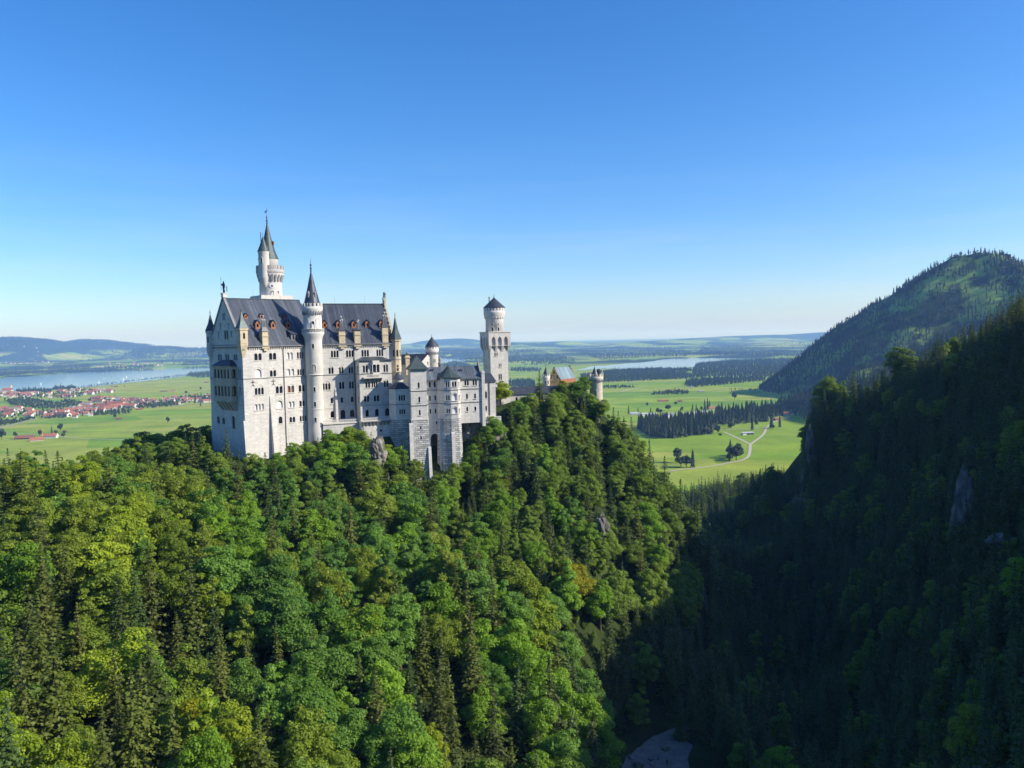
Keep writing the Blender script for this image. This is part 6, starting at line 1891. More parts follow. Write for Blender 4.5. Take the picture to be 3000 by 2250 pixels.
def ordn(j, n_):
    """which one of n_ alike, counted along the row"""
    if j == n_ - 1: return 'rightmost'
    if j < 10: return ORD[j]
    return EXTRA[min(j - 10, 9)] + ' from left'


rng = np.random.default_rng(9)
tx = np.array([t[:4] for t in TREES])
tpx, tpy, tdd = project(np.c_[tx[:, 0], tx[:, 1], tx[:, 2] + tx[:, 3] * 0.62])
in_frame = (tpx > -10) & (tpx < 3010) & (tpy < 2290)
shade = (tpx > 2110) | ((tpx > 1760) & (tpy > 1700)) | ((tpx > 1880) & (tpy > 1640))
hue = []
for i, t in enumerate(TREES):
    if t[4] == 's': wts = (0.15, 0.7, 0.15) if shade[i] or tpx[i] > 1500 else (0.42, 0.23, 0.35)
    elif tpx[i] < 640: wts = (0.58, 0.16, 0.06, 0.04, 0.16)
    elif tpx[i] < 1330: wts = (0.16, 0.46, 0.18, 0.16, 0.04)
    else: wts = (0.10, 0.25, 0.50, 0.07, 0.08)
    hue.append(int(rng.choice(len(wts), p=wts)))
score = tx[:, 3] / tdd * np.where(shade, 0.62, 1.0) * in_frame
score[-n_h:] = 99
single = np.zeros(len(TREES), bool)
for k in 'bs':
    ii = np.array([i for i, t in enumerate(TREES) if t[4] == k])
    ii = ii[np.argsort(-score[ii])][:288]
    single[ii[score[ii] > 0]] = True

lab = {}
bins = {}
for i, t in enumerate(TREES):
    if not single[i]: continue
    if t[7]: lab[i] = t[7]; continue
    rel = t[3]
    if t[4] == 'b': size = 'tall' if rel > 18 else 'middling' if rel > 13 else 'small'
    else: size = 'tall' if rel > 20 else 'middling' if rel > 13 else 'small'
    hname = 'shaded dark' if shade[i] else HUES[t[4]][hue[i]][0]
    key = (size, hname, 'broadleaf tree' if t[4] == 'b' else 'spruce', next(b for a, b in ROWS if tpy[i] < a), next(b for a, b in COLS if tpx[i] < a))
    bins.setdefault(key, []).append(i)
for key, L in bins.items():
    L.sort(key=lambda i: tpx[i])
    for j, i in enumerate(L):
        lab[i] = '%s %s %s, %s %s' % key + ('' if len(L) == 1 else ', ' + (ordn(j, len(L))))


def plant(i, t, var):
    x, y, z_, h, k, tint, wd, _l = t
    crown_me, trunk_me = (BL if k == 'b' else SP)[var]
    nm = 'broadleaf_tree' if k == 'b' else 'spruce_tree'
    g = ('broadleaf trees' if k == 'b' else 'spruces') + (' in the shaded gorge' if shade[i] else ' on the sunlit castle slope')
    r_ = thing(nm, lab[i], 'tree' if k == 'b' else 'spruce', (x, y, z_), g)
    r_.rotation_euler = (rng.normal() * 0.02, rng.normal() * 0.02, rng.uniform(0, 6.28))
    s = h / BASE_H[k]
    ws = s ** 0.75 * wd * rng.uniform(0.9, 1.14)
    r_.scale = (ws, ws * rng.uniform(0.92, 1.08), s)
    c = link('crown', crown_me, r_)
    tr = link('trunk', trunk_me, r_)
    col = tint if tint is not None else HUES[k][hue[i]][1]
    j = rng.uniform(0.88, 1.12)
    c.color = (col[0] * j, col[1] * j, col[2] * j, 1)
    return c


first = {}
rest = []
for i, t in enumerate(TREES):
    var = int(rng.integers(len(BL) if t[4] == 'b' else len(SP)))
    if t[7] and t[4] == 'b': var = int(rng.choice([4, 7, 2]))
    if single[i]:
        c = plant(i, t, var)
        first.setdefault((t[4], var), c)
    else: rest.append((i, t, var))
src = [first[('b', v)] for v in range(len(BL))] + [first[('s', v)] for v in range(len(SP))]
off = {'b': 0, 's': len(BL)}
instanced('woodland', [(t[0], t[1], t[2]) for _, t, _ in rest], [rng.uniform(0, 6.28) for _ in rest], [t[3] / BASE_H[t[4]] for _, t, _ in rest], [off[t[4]] + v for _, t, v in rest], src, 'dense mixed forest filling the slopes between the single trees')
print('single', int(single.sum()), 'rest', len(rest))

# undergrowth on the castle crag and under the walls
ug = jitter_grid(-120, 110, 200, 400, 2.6)
uz = land(ug[:, 0], ug[:, 1])
ux, uy, ud = project(np.c_[ug, uz + 1])
k_ = (ux > 620) & (ux < 2090) & ~((ux > 1750) & (uy > 1640)) & (uy > 1180) & ~inside(CASTLE_FOOT, ug[:, 0], ug[:, 1]) & (uz > 60) & ~inside(gc_ + (gp_ - gc_) * 0.82, ug[:, 0], ug[:, 1])
k_ &= uy - 2.5 / ud * FPX > sky_limit(ux, np.full(len(ux), 6.0)) - 6
k_ &= rng.random(len(ug)) < 0.62
ug, uz = ug[k_], uz[k_]
instanced('undergrowth', np.c_[ug, uz - 0.25], rng.uniform(0, 6.28, len(ug)), rng.uniform(0.10, 0.26, len(ug)), rng.integers(0, len(BL), len(ug)), src[:len(BL)], 'low bushes and saplings on the castle rock')

# ------------------------------------------------------------------ bare limestone showing through on the crag
rocks = [(1100, 1335, 284, 3.2, 6.0, 'pale limestone outcrop between bushes below the terrace'), (None, (23.8, 9.0, 150.5), 0, 6.6, 10, 'overhanging dark rock under the bower corner pier'), (None, (20.8, 7.5, 142), 0, 4.5, 12, 'shaded cliff face right of the polygonal tower base'), (None, (33, 10, 148), 0, 6.5, 11, 'dark cliff in shade below the retaining wall'),
         (1765, 1548, 284, 2.2, 5.5, 'bright streaked limestone face on the sunlit crag'),
                  (2372, 1300, 442, 2.0, 10, 'pale vertical rock edge on the dark cliff by the meadow'), (2828, 1505, 266, 3.4, 13, 'tall bare cliff in the shaded right mountainside'), (2945, 1590, 236, 4.0, 2.0, 'horizontal bare ledge right of the tall shaded cliff')]
for q_, (rx_, ry_, rd_, rw_, rh_, rl_) in enumerate(rocks):
    r2 = np.random.default_rng(50 + q_)
    c0 = at(rx_, ry_, rd_) if rx_ else np.array(FC.W(*ry_))
    th, ph = np.meshgrid(np.linspace(0, 2 * math.pi, 33)[:-1], np.linspace(0.06, math.pi - 0.06, 22))
    dx, dy, dz = np.cos(th) * np.sin(ph), np.sin(th) * np.sin(ph), np.cos(ph)
    k1 = r2.uniform(0, 50)
    sh = 1 + 0.42 * fbm(dx * 1.3 + k1, dz * 1.3 + dy * 1.1, 4) + 0.30 * fbm(dy * 4 + k1, dz * 3 + dx * 3, 3)
    sh = sh + 0.10 * np.round(3 * vnoise(dz * 5 + k1, dx * 2))
    V = np.stack([c0[0] + dx * sh * rw_, c0[1] + dy * sh * rw_ * 0.8 + rw_ * 0.35, c0[2] + dz * sh * rh_], -1).reshape(-1, 3)
    a_ = np.arange(22 * 32).reshape(22, 32); b_ = np.roll(a_, -1, 1)
    F = np.stack([a_[:-1], a_[1:], b_[1:], b_[:-1]], -1).reshape(-1, 4)
    o = link('rock_outcrop', np_mesh('rock_outcrop', V - c0, F, cliff_m))
    o.location = tuple(c0)
    tag(o, rl_, 'rock', 'rock outcrops on the slopes')

# ------------------------------------------------------------------ firs and trees of the valley
def plain_poly(px_poly, spacing, z=0.0):
    w_ = np.array([on_level(a, b_, z)[:2] for a, b_ in px_poly])
    g = jitter_grid(w_[:, 0].min(), w_[:, 0].max(), w_[:, 1].min(), w_[:, 1].max(), spacing)
    return g[inside(w_, g[:, 0], g[:, 1])]


def small_tree(name, label, cat, group, me, x, y, h, bh, wd=1.0, tint=(1, 1, 1)):
    o = link(name, me)
    o.location = (x, y, land1(x, y) - 0.2)
    s = h / bh
    o.scale = (s * wd, s * wd, s)
    o.rotation_euler = (0, 0, rng.uniform(0, 6.28))
    o.color = (*tint, 1)
    return tag(o, label, cat, group)


belt_a = [q3(*a) for a in ((180, 560), (390, 655), (700, 650), (800, 625), (1030, 610), (1120, 520), (1100, 455), (900, 445), (700, 470), (500, 490), (200, 500))]
belt_b = [q3(*a) for a in ((1080, 480), (1310, 560), (1330, 500), (1480, 475), (1700, 470), (1720, 420), (1860, 390), (2090, 350), (2190, 260), (1800, 300), (1450, 330), (1250, 350), (1100, 390))]
fir_n = 0
fl_ = []
for nm, poly, sp_ in (('belt of firs left of the shed', belt_a, 10.0), ('firs behind the forked path', belt_b, 14.5)):
    g = plain_poly(poly, sp_)
    qx, qy, qd = project(np.c_[g, np.full(len(g), 10.0)])
    for (x, y), a, b_, d_ in sorted(zip(g.tolist(), qx, qy, qd), key=lambda t: t[3]):
        fl_.append((x, y, a, b_, d_, nm))
fl_.sort(key=lambda t: t[4])
spots = {}
for x, y, a, b_, d_, nm in fl_[:270]:
    rnd = rng.random() < 0.16
    h = rng.uniform(13, 20) if rnd else rng.uniform(24, 36)
    rowd = 'front row' if d_ < 1380 else 'second row' if d_ < 1430 else 'third row' if d_ < 1480 else 'middle row' if d_ < 1540 else 'back row' if d_ < 1640 else 'rear row' if d_ < 1750 else 'rearmost row'
    cl = 'by the crag trees' if a < 1900 else 'under the leftmost white house' if a < 1935 else 'under the largest white house' if a < 1972 else 'under the right white houses' if a < 2010 else 'under the tall fir pair' if a < 2055 else 'left of the shed' if a < 2100 else 'just left of the fork' if a < 2160 else 'behind the shed' if a < 2230 else 'near the red roofed house' if a < 2300 else 'at the mountain foot'
    kind = ('small ' if h < 16 else '') + 'round crowned tree' if rnd else ('short' if h < 28 else 'middling' if h < 32 else 'tall') + (' dark belt fir' if nm.startswith('belt') else ' blue green fir')
    spots.setdefault((kind, rowd, cl, nm), []).append((x, y, a, h, rnd))
for (kind, rowd, cl, nm), L in spots.items():
    L.sort(key=lambda t: t[2])
    for j, (x, y, a, h, rnd) in enumerate(L):
        txt = '%s, %s %s' % (kind, rowd, cl) + ('' if len(L) == 1 else ', ' + ordn(j, len(L)))
        v = int(rng.integers(3))
        small_tree('fir_tree' if not rnd else 'valley_tree', txt, 'fir' if not rnd else 'tree', nm, (RNDS if rnd else FIRS)[v], x, y, h, {0: 14, 1: 12, 2: 16}[v] if rnd else 22, 1.0 if rnd else 0.92, tuple(rng.uniform(0.8, 1.2, 3)))



FIELD = [  # foot pixel, height, kind, label
    (q3(300, 280), 13, 'r', 'round tree alone in the meadow right of the round gate tower'), (q3(630, 264), 12, 'r', 'round bush tree right of the long barn in the meadow'), (q3(545, 330), 19, 'r', 'largest round tree just above the white houses'), (q3(705, 338), 14, 'r', 'pale bush right of the round tree above the white houses'),
    (q3(825, 322), 18, 'f', 'left fir of the pair above the white houses'), (q3(868, 322), 17, 'f', 'right fir of the pair above the white houses'), (q3(968, 322), 30, 'f', 'tall fir beside the small red roofed house'), (q3(1000, 316), 32, 'f', 'tallest fir beside the small red roofed house'), (q3(1022, 300), 22, 'f', 'short fir touching the tall pair by the red roofed house'), (q3(928, 330), 14, 'r', 'dark bush left of the tall firs'),
    (q3(85, 365), 22, 'f', 'fir at the left end of the white houses'), (q3(195, 365), 18, 'f', 'fir between the leftmost white houses'), (q3(425, 365), 17, 'r', 'bushy tree behind the white houses'), (q3(460, 368), 14, 'r', 'small bushy tree right behind the white houses'), (q3(340, 370), 18, 'f', 'fir in front of the white houses'),
    (q3(1312, 200), 26, 'r', 'round dark tree at the meadow end by the mountain foot'), (q3(1262, 860), 28, 'f', 'tall fir of the clump in the near meadow'), (q3(1290, 880), 24, 'r', 'middle tree of the clump in the near meadow'), (q3(1330, 905), 26, 'r', 'broad front tree of the clump in the near meadow'), (q3(1248, 925), 16, 'r', 'low bush left of the clump in the near meadow'), (q3(1358, 765), 11, 'r', 'small round tree right of the clump in the near meadow'), (q3(1350, 850), 20, 'r', 'right hand tree of the clump in the near meadow'),
    (q3(655, 930), 26, 'r', 'left tree of the group by the lower path'), (q3(690, 985), 20, 'r', 'low tree between the two tall ones by the lower path'), (q3(755, 985), 20, 'r', 'bush beside the lower path'), (q3(828, 985), 28, 'f', 'right tall fir of the group by the lower path'), (q3(1120, 600), 20, 'r', 'bush at the end of the fir belt above the fork'), (q3(1145, 628), 8, 'r', 'tiny bush below the fir belt end'),
    (q3(1750, 540), 12, 'r', 'bush by the bend of the upper path'), (q3(1835, 520), 26, 'f', 'lone fir by the bend of the upper path'), (q3(1740, 530), 32, 'f', 'tall lone fir beside the upper path'), (q3(1515, 555), 28, 'f', 'tall fir just left of the shed'), (q3(1565, 490), 24, 'f', 'slim fir right above the shed'), (q3(1950, 250), 15, 'r', 'bush near the mountain foot'),
    ((178, 1263), 20, 'r', 'dark round tree alone in the meadow right of the farm'), ((492, 1240), 19, 'r', 'round tree alone in the meadow left of the palace base'), ((337, 1226), 15, 'r', 'thin tree beside the small hut at the village edge'), ((588, 1190), 18, 'f', 'pointed tree at the village road near the palace'), ((5, 1288), 26, 'r', 'round tree at the left frame edge by the farm'),
    ((45, 1284), 17, 'r', 'flat topped tree at the left end of the farm'), ((117, 1278), 17, 'r', 'round tree between the two farm roofs'), ((152, 1272), 20, 'f', 'pointed tree behind the right farm house'), ((164, 1274), 12, 'r', 'small tree behind the right farm house'), ((188, 1272), 10, 'r', 'small round tree right of the farm'), ((186, 1281), 11, 'r', 'lower round tree right of the farm'), ((141, 1283), 6, 'r', 'bush in front of the right farm house'),
    ((545, 1154), 14, 'r', 'round tree beside the far farm track'), ((588, 1142), 14, 'r', 'round tree at the bend of the far farm track'), ((328, 1134), 10, 'r', 'small tree beside the lone barn near the lake'), ((365, 1134), 9, 'r', 'bush right of the lone barn near the lake'), ((336, 1162), 13, 'f', 'pointed tree at the far edge of the village')]
for (fx, fy), h, k, t in FIELD:
    q = on_level(fx, fy, 0)
    v = int(rng.integers(3))
    small_tree('field_tree' if k == 'r' else 'field_fir', t, 'tree' if k == 'r' else 'fir', 'trees standing in the meadows', (RNDS if k == 'r' else FIRS)[v], q[0], q[1], h, {0: 14, 1: 12, 2: 16}[v] if k == 'r' else 22, 1.0 if k == 'r' else 1.0)

# distant woods: one mass each
REST_FIRS = np.array([(x, y) for x, y, *_r in fl_[270:]]).reshape(-1, 2)
src2 = [bpy.data.objects[n_] for n_ in (next(o.name for o in bpy.data.objects if o.data == m) for m in FIRS + RNDS)]
Z2 = lambda x, y: (1700 + x * .3617, 950 + y * .3617)
L1 = lambda x, y: (x * .28933, 950 + y * .28933)
G5 = lambda x, y: (1380 + x * .217, 840 + y * .217)
WOODS = [('wood', 'dark conifer wood stretching from the pale lake to the mountain', 0.9, [Z2(*a) for a in ((920, 362), (950, 322), (1200, 298), (1750, 284), (1900, 300), (1800, 350), (1640, 400), (1500, 436), (1250, 430), (1050, 425), (940, 420), (905, 400))]),
         ('wood', 'dark wood strip along the upper meadow edge', 0.9, [Z2(*a) for a in ((838, 500), (860, 470), (1070, 442), (1500, 440), (1480, 462), (1360, 470), (1180, 490), (920, 512))]),
         ('wood', 'tree band along the near shore of the pale lake', 0.45, [Z2(*a) for a in ((170, 425), (230, 385), (560, 372), (840, 360), (920, 372), (830, 408), (480, 440), (180, 450))]),
         ('wood', 'tree band between two meadow strips', 0.4, [Z2(*a) for a in ((0, 470), (300, 450), (430, 420), (840, 410), (1060, 424), (840, 445), (480, 462), (0, 482))]),
         ('hedge', 'long hedge row right of the round gate tower', 0.2, [Z2(*a) for a in ((0, 518), (180, 508), (300, 500), (430, 506), (440, 518), (180, 522), (0, 530))]),
         ('wood', 'rounded copse in the middle of the meadows', 0.4, [Z2(*a) for a in ((565, 575), (600, 560), (800, 540), (890, 555), (870, 568), (700, 572))]),
         ('wood', 'blue wood beyond the far shore of the left lake', 0.6, [L1(*a) for a in ((440, 488), (560, 430), (720, 420), (930, 450), (890, 486), (640, 492))]),
         ('wood', 'dark shore wood at the far left of the lake', 0.6, [L1(*a) for a in ((-100, 540), (-100, 480), (200, 490), (440, 480), (430, 505), (200, 525))]),
         ('wood', 'wooded shore with houses across the left lake', 0.3, [L1(*a) for a in ((900, 480), (1000, 460), (1250, 440), (1560, 430), (1560, 462), (1300, 470), (1000, 488))]),
         ('wood', 'wooded point where the left lake narrows', 0.6, [L1(*a) for a in ((1830, 440), (1900, 400), (2200, 380), (2200, 440), (1960, 446))]),
         ('hedge', 'row of round trees along the near lake shore', 0.16, [L1(*a) for a in ((820, 640), (1100, 605), (1400, 568), (1700, 536), (1890, 520), (1890, 512), (1700, 528), (1400, 560), (1100, 598), (820, 632))]),
         ('wood', 'dark trees at the right end of the near lake shore', 0.4, [L1(*a) for a in ((1880, 530), (1920, 500), (2200, 480), (2200, 530), (2060, 545))]),
         ('wood', 'trees between village and lake', 0.25, [L1(*a) for a in ((520, 655), (560, 640), (740, 635), (800, 650), (700, 665), (560, 668))]),
         ('wood', 'trees behind the church at the lake edge', 0.25, [L1(*a) for a in ((160, 675), (280, 665), (520, 668), (530, 700), (400, 690), (180, 695))]),
         ('wood', 'garden trees in the middle of the village', 0.22, [L1(*a) for a in ((40, 770), (250, 745), (420, 780), (560, 800), (680, 770), (840, 800), (820, 830), (640, 850), (480, 860), (300, 850), (100, 820))]),
         ('wood', 'dark grove at the near edge of the village', 0.30, [L1(*a) for a in ((930, 930), (1060, 925), (1300, 905), (1330, 880), (1240, 870), (1060, 890), (960, 900))]),
         ('wood', 'trees along the road at the left village edge', 0.25, [L1(*a) for a in ((-60, 1035), (-60, 990), (120, 985), (300, 960), (390, 950), (250, 985), (100, 1020))]),
         ('wood', 'trees in front of the village houses', 0.25, [L1(*a) for a in ((430, 950), (460, 925), (600, 930), (610, 955), (480, 962))]),
         ('wood', 'trees among the houses on the village road', 0.3, [L1(*a) for a in ((1370, 840), (1480, 815), (1640, 800), (1800, 795), (1800, 825), (1560, 850), (1400, 860))]),
         ('wood', 'trees behind the houses near the palace', 0.3, [L1(*a) for a in ((1900, 745), (2060, 740), (2160, 740), (2160, 765), (1960, 770))]),
         ('wood', 'blue conifer forest behind the square keep', 0.8, [G5(*a) for a in ((-1000, 900), (-300, 880), (500, 905), (800, 890), (1100, 930), (1420, 990), (1400, 1040), (1150, 1055), (850, 1030), (650, 1020), (480, 1040), (-100, 1000))]),
         ('wood', 'blue forest left of the pale lake', 0.8, [G5(*a) for a in ((1180, 900), (1700, 860), (2100, 850), (2600, 870), (3000, 900), (2900, 960), (2500, 960), (2100, 985), (1750, 1000), (1640, 975), (1560, 930))]),
         ('wood', 'tree belt above the gallery roof', 0.5, [G5(*a) for a in ((480, 1125), (640, 1105), (950, 1115), (940, 1150), (600, 1150))]),
         ('wood', 'trees below the far red roofed hamlet', 0.5, [G5(*a) for a in ((480, 1290), (640, 1270), (860, 1280), (860, 1370), (640, 1380), (480, 1340))]),
         ('wood', 'tree belt behind the gatehouse', 0.5, [G5(*a) for a in ((1480, 1200), (1640, 1180), (1700, 1215), (1640, 1290), (1480, 1290))]),
         ('wood', 'tree belt right behind the round gate tower', 0.5, [G5(*a) for a in ((1720, 1150), (1900, 1140), (2200, 1120), (2600, 1110), (2600, 1135), (2300, 1180), (2000, 1190), (1780, 1180))]),
         ('wood', 'wooded land beyond the bower roof', 0.7, [(1080, 1046), (1180, 1040), (1300, 1030), (1420, 1032), (1420, 1046), (1360, 1046), (1285, 1046), (1180, 1056), (1080, 1058)]),
         ('wood', 'dark trees on the shore behind the bower roof', 0.4, [(1290, 1072), (1330, 1062), (1370, 1068), (1400, 1085), (1330, 1082)]),
         ('wood', 'forest on the plain under the far right horizon', 0.9, [Z2(*a) for a in ((860, 262), (1000, 215), (1300, 205), (1700, 225), (1880, 245), (1880, 268), (1500, 268), (1200, 262))]),
         ]
for nm, lb_, thick, poly in WOODS:
    w_ = np.array([on_level(a, b_, 0)[:2] for a, b_ in poly])
    dist_ = float(np.median(np.hypot(w_[:, 0], w_[:, 1])))
    s_ = max(8.5, dist_ / 210.0)
    g = plain_poly(poly, s_)
    if len(g) > 5200: g = g[rng.permutation(len(g))[:5200]]
    if not len(g): continue
    gz_ = land(g[:, 0], g[:, 1])
    conif = 0.7 if 'conifer' in lb_ or 'dark' in lb_ or 'blue' in lb_ else 0.3
    if nm == 'hedge' or 'garden' in lb_: conif = 0.12
    kd = np.where(rng.random(len(g)) < conif, rng.integers(0, 3, len(g)), rng.integers(3, 6, len(g)))
    sc_ = rng.uniform(0.7, 1.15, len(g)) * (0.62 if nm == 'hedge' else 0.72 if dist_ < 3300 else 1.0)
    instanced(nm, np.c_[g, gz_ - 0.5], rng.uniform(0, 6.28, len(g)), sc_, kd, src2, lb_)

if len(REST_FIRS): instanced('wood', np.c_[REST_FIRS, land(REST_FIRS[:, 0], REST_FIRS[:, 1]) - 0.5], rng.uniform(0, 6.28, len(REST_FIRS)), rng.uniform(0.9, 1.5, len(REST_FIRS)), rng.choice([0, 1, 2, 0, 1, 2, 4], len(REST_FIRS)), src2, 'rear of the fir wood between forked path and mountain foot')

# scattered trees and hedgerows of the far country
P_ = []
for _ in range(2600):
    a = rng.uniform(-0.72, 0.72); r_ = rng.uniform(5200, 15000)
    x, y = r_ * math.sin(a), r_ * math.cos(a)
    if fbm(np.array([x / 900]), np.array([y / 900]), 3)[0] > 0.02: P_.append((x, y))
P_ = np.array(P_)
lx, ly, _d = project(np.c_[P_, np.full(len(P_), 1.0)])
wet = np.zeros(len(P_), bool)
for L in LAKES.values(): wet |= inside(L, lx, ly)
P_ = P_[~wet]
cl = np.repeat(P_, 4, 0) + rng.normal(size=(len(P_) * 4, 2)) * [26, 12]
instanced('scattered_trees', np.c_[cl, land(cl[:, 0], cl[:, 1]) - 0.5], rng.uniform(0, 6.28, len(cl)), rng.uniform(0.8, 1.4, len(cl)), rng.integers(0, 6, len(cl)), src2, 'tree clumps and hedgerows scattered over the far country')

# forest on the mountains right of the valley and on the hills left of the lake
M_ = jitter_grid(330, 2600, 1180, 3300, 10.0)
mz = land(M_[:, 0], M_[:, 1])
mx, my, md_ = project(np.c_[M_, mz + 6])
k_ = (mz > 6) & (mx > 2040) & (mx < 3060) & (my > 640)
M_, mz, mx, my = M_[k_], mz[k_], mx[k_], my[k_]
v_ = np.ones(len(M_), bool)
for f in np.linspace(0.3, 0.985, 30):
    q = eye + (np.c_[M_, mz + 16] - eye) * f
    v_ &= land(q[:, 0], q[:, 1]) < q[:, 2] + 4
M_, mz, mx, my = M_[v_], mz[v_], mx[v_], my[v_]
clear = np.zeros(len(M_))
for cx_, cy_, rx_, ry_ in ((2850, 762, 34, 22), (2790, 768, 40, 12), (2745, 822, 45, 10), (2815, 822, 30, 12), (2855, 800, 22, 24), (2865, 845, 32, 30), (2650, 905, 40, 12), (2620, 870, 30, 12), (2930, 868, 34, 14), (2760, 955, 34, 8), (2700, 862, 18, 14), (2895, 900, 20, 12), (2735, 895, 20, 10), (2690, 1000, 30, 6)):
    clear = np.maximum(clear, 1.25 - np.hypot((mx - cx_) / rx_, (my - cy_) / ry_) / 1.3)
dens = 0.66 + 0.34 * (fbm(M_[:, 0] / 120, M_[:, 1] / 120, 3) > -0.12)
k_ = rng.random(len(M_)) < dens * np.clip(1 - clear * 1.6, 0.03, 1) + (mz > 300) * 0.1
M_, mz = M_[k_], mz[k_]
kd = np.where(rng.random(len(M_)) < 0.8, rng.integers(0, 3, len(M_)), rng.integers(3, 6, len(M_)))
instanced('mountain_forest', np.c_[M_, mz - 0.6], rng.uniform(0, 6.28, len(M_)), rng.uniform(0.5, 0.98, len(M_)), kd, src2, 'steep conifer forest covering the mountain right of the valley')
cr_ = np.array(PEAK)
cp_ = []
for a_, b_ in zip(cr_[:-1], cr_[1:]):
    for k in range(int(np.linalg.norm(b_ - a_)[()] / 5.0)):
        q = a_ + (b_ - a_) * rng.random()
        cp_.append((q[0] + rng.normal() * 9, q[1] + rng.normal() * 14))
cp_ = np.array(cp_)
instanced('crest_trees', np.c_[cp_, land(cp_[:, 0], cp_[:, 1]) - 0.6], rng.uniform(0, 6.28, len(cp_)), rng.uniform(0.25, 0.56, len(cp_)), rng.choice([0, 1, 2, 0, 1, 2, 3, 5], len(cp_)), src2, 'ragged line of conifers along the mountain crest')
print('mountain', len(M_))
for nm_, cr, wd_ in (('left', HILLS[0][0], 620), ('middle', HILLS[1][0], 600), ('third', HILLS[2][0], 800)):
    c_ = np.array(cr)
    H_ = []
    for _ in range(3000):
        i = rng.integers(len(c_) - 1); f = rng.random()
        b_ = c_[i] + (c_[i + 1] - c_[i]) * f
        H_.append((b_[0] + rng.normal() * 60, b_[1] - abs(rng.normal()) * wd_ * 0.9 + 200))
    H_ = np.array(H_); hz2 = land(H_[:, 0], H_[:, 1])
    k_ = (hz2 > (40 if nm_ != 'third' else 26)) & (fbm(H_[:, 0] / 420, H_[:, 1] / 420, 3) > -0.34)
    H_, hz2 = H_[k_], hz2[k_]
    instanced('hill_forest', np.c_[H_, hz2 - 1], rng.uniform(0, 6.28, len(H_)), rng.uniform(1.2, 2.0, len(H_)), rng.integers(0, 6, len(H_)), src2, {'left': 'blue wooded hill at the far left horizon', 'middle': 'long blue wooded ridge beyond the left lake', 'third': 'low wooded rise just left of the palace'}[nm_])

# ------------------------------------------------------------------ houses on the plain
rng = np.random.default_rng(77)


def on_land(px, py):
    """where the sight line through a photo pixel meets the ground"""
    d = ray(px, py)
    ks = np.geomspace(700, 26000, 900)
    q = eye + d * ks[:, None]
    h = q[:, 2] - land(q[:, 0], q[:, 1])
    i = int(np.argmax(h < 0))
    return q[i] if h[i] < 0 else q[-1]


house_wall = plain_mat('house_render', (0.60, 0.58, 0.55), 0.85, 0.1, 0.05)
barn_wood = plain_mat('barn_timber', (0.16, 0.10, 0.06), 0.9, 0.3, 0.2)
tiles = {'orange red': plain_mat('orange_red_tiles', (0.34, 0.130, 0.080), 0.85, 0.2, 0.1), 'dark red': plain_mat('dark_red_tiles', (0.24, 0.095, 0.070), 0.85, 0.2, 0.1),
         'brown': plain_mat('brown_tiles', (0.20, 0.105, 0.075), 0.85, 0.2, 0.1), 'grey': plain_mat('grey_roof', (0.26, 0.27, 0.29), 0.7, 0.15, 0.1),
         'bright blue': plain_mat('bright_blue_sheet', (0.10, 0.42, 0.62), 0.5, 0.1, 0.1), 'pale': plain_mat('pale_sheet_roof', (0.42, 0.43, 0.45), 0.5, 0.1, 0.1)}
_house_cache = {}


def house_meshes(w_, d_, h_, rise, roof, wall=None, win=True):
    key = (w_, d_, h_, rise, roof, wall)
    if key in _house_cache: return _house_cache[key]
    f0 = Frame(0, 0, 0)
    mb = MB()
    a, b = w_ / 2, d_ / 2
    V = [(-a, -b, -1), (a, -b, -1), (a, b, -1), (-a, b, -1), (-a, -b, h_), (a, -b, h_), (a, b, h_), (-a, b, h_), (-a, 0, h_ + rise), (a, 0, h_ + rise)]
    mb.add(V, [(0, 1, 5, 4), (2, 3, 7, 6), (1, 2, 6, 9, 5), (3, 0, 4, 8, 7)])
    if win:
        mb.mi = 1
        n_ = max(2, int(w_ / 3.2))
        for fl in range(max(1, int(h_ / 2.7))):
            z0 = 0.9 + fl * 2.7
            for i in range(n_):
                x = -a + (i + 0.5) * w_ / n_
                for s in (-1, 1):
                    mb.add([(x - 0.55, s * (b + 0.02), z0), (x + 0.55, s * (b + 0.02), z0), (x + 0.55, s * (b + 0.02), z0 + 1.4), (x - 0.55, s * (b + 0.02), z0 + 1.4)], [(0, 1, 2, 3)])
            for s in (-1, 1):
                for y in (-b * 0.45, b * 0.45): mb.add([(s * (a + 0.02), y - 0.5, z0), (s * (a + 0.02), y + 0.5, z0), (s * (a + 0.02), y + 0.5, z0 + 1.4), (s * (a + 0.02), y - 0.5, z0 + 1.4)], [(0, 1, 2, 3)])
    body = bpy.data.meshes.new('house_walls'); body.from_pydata(mb.v, [], mb.f)
    body.materials.append(wall or house_wall); body.materials.append(pane_m); body.polygons.foreach_set('material_index', mb.m)
    mb = MB(); gable_roof(mb, f0, -a - 0.7, a + 0.7, -b, b, h_, h_ + rise, 0.3, 0.9)
    box(mb, f0, a * 0.35, a * 0.35 + 0.9, -0.5, 0.5, h_ + rise * 0.7, h_ + rise + 1.1)
    rf = bpy.data.meshes.new('roof'); rf.from_pydata(mb.v, [], mb.f); rf.materials.append(tiles[roof])
    _house_cache[key] = (body, rf)
    return body, rf


def house(name, label, cat, group, x, y, turn, dims, roof, wall=None, scale=1.0, parts=True):
    body, rf = house_meshes(*dims, roof, wall)
    o = link(name, body)
    o.location = (x, y, land1(x, y))
    o.rotation_euler = (0, 0, turn)
    o.scale = (scale,) * 3
    tag(o, label, cat, group)
    link('roof', rf, o)
    return o


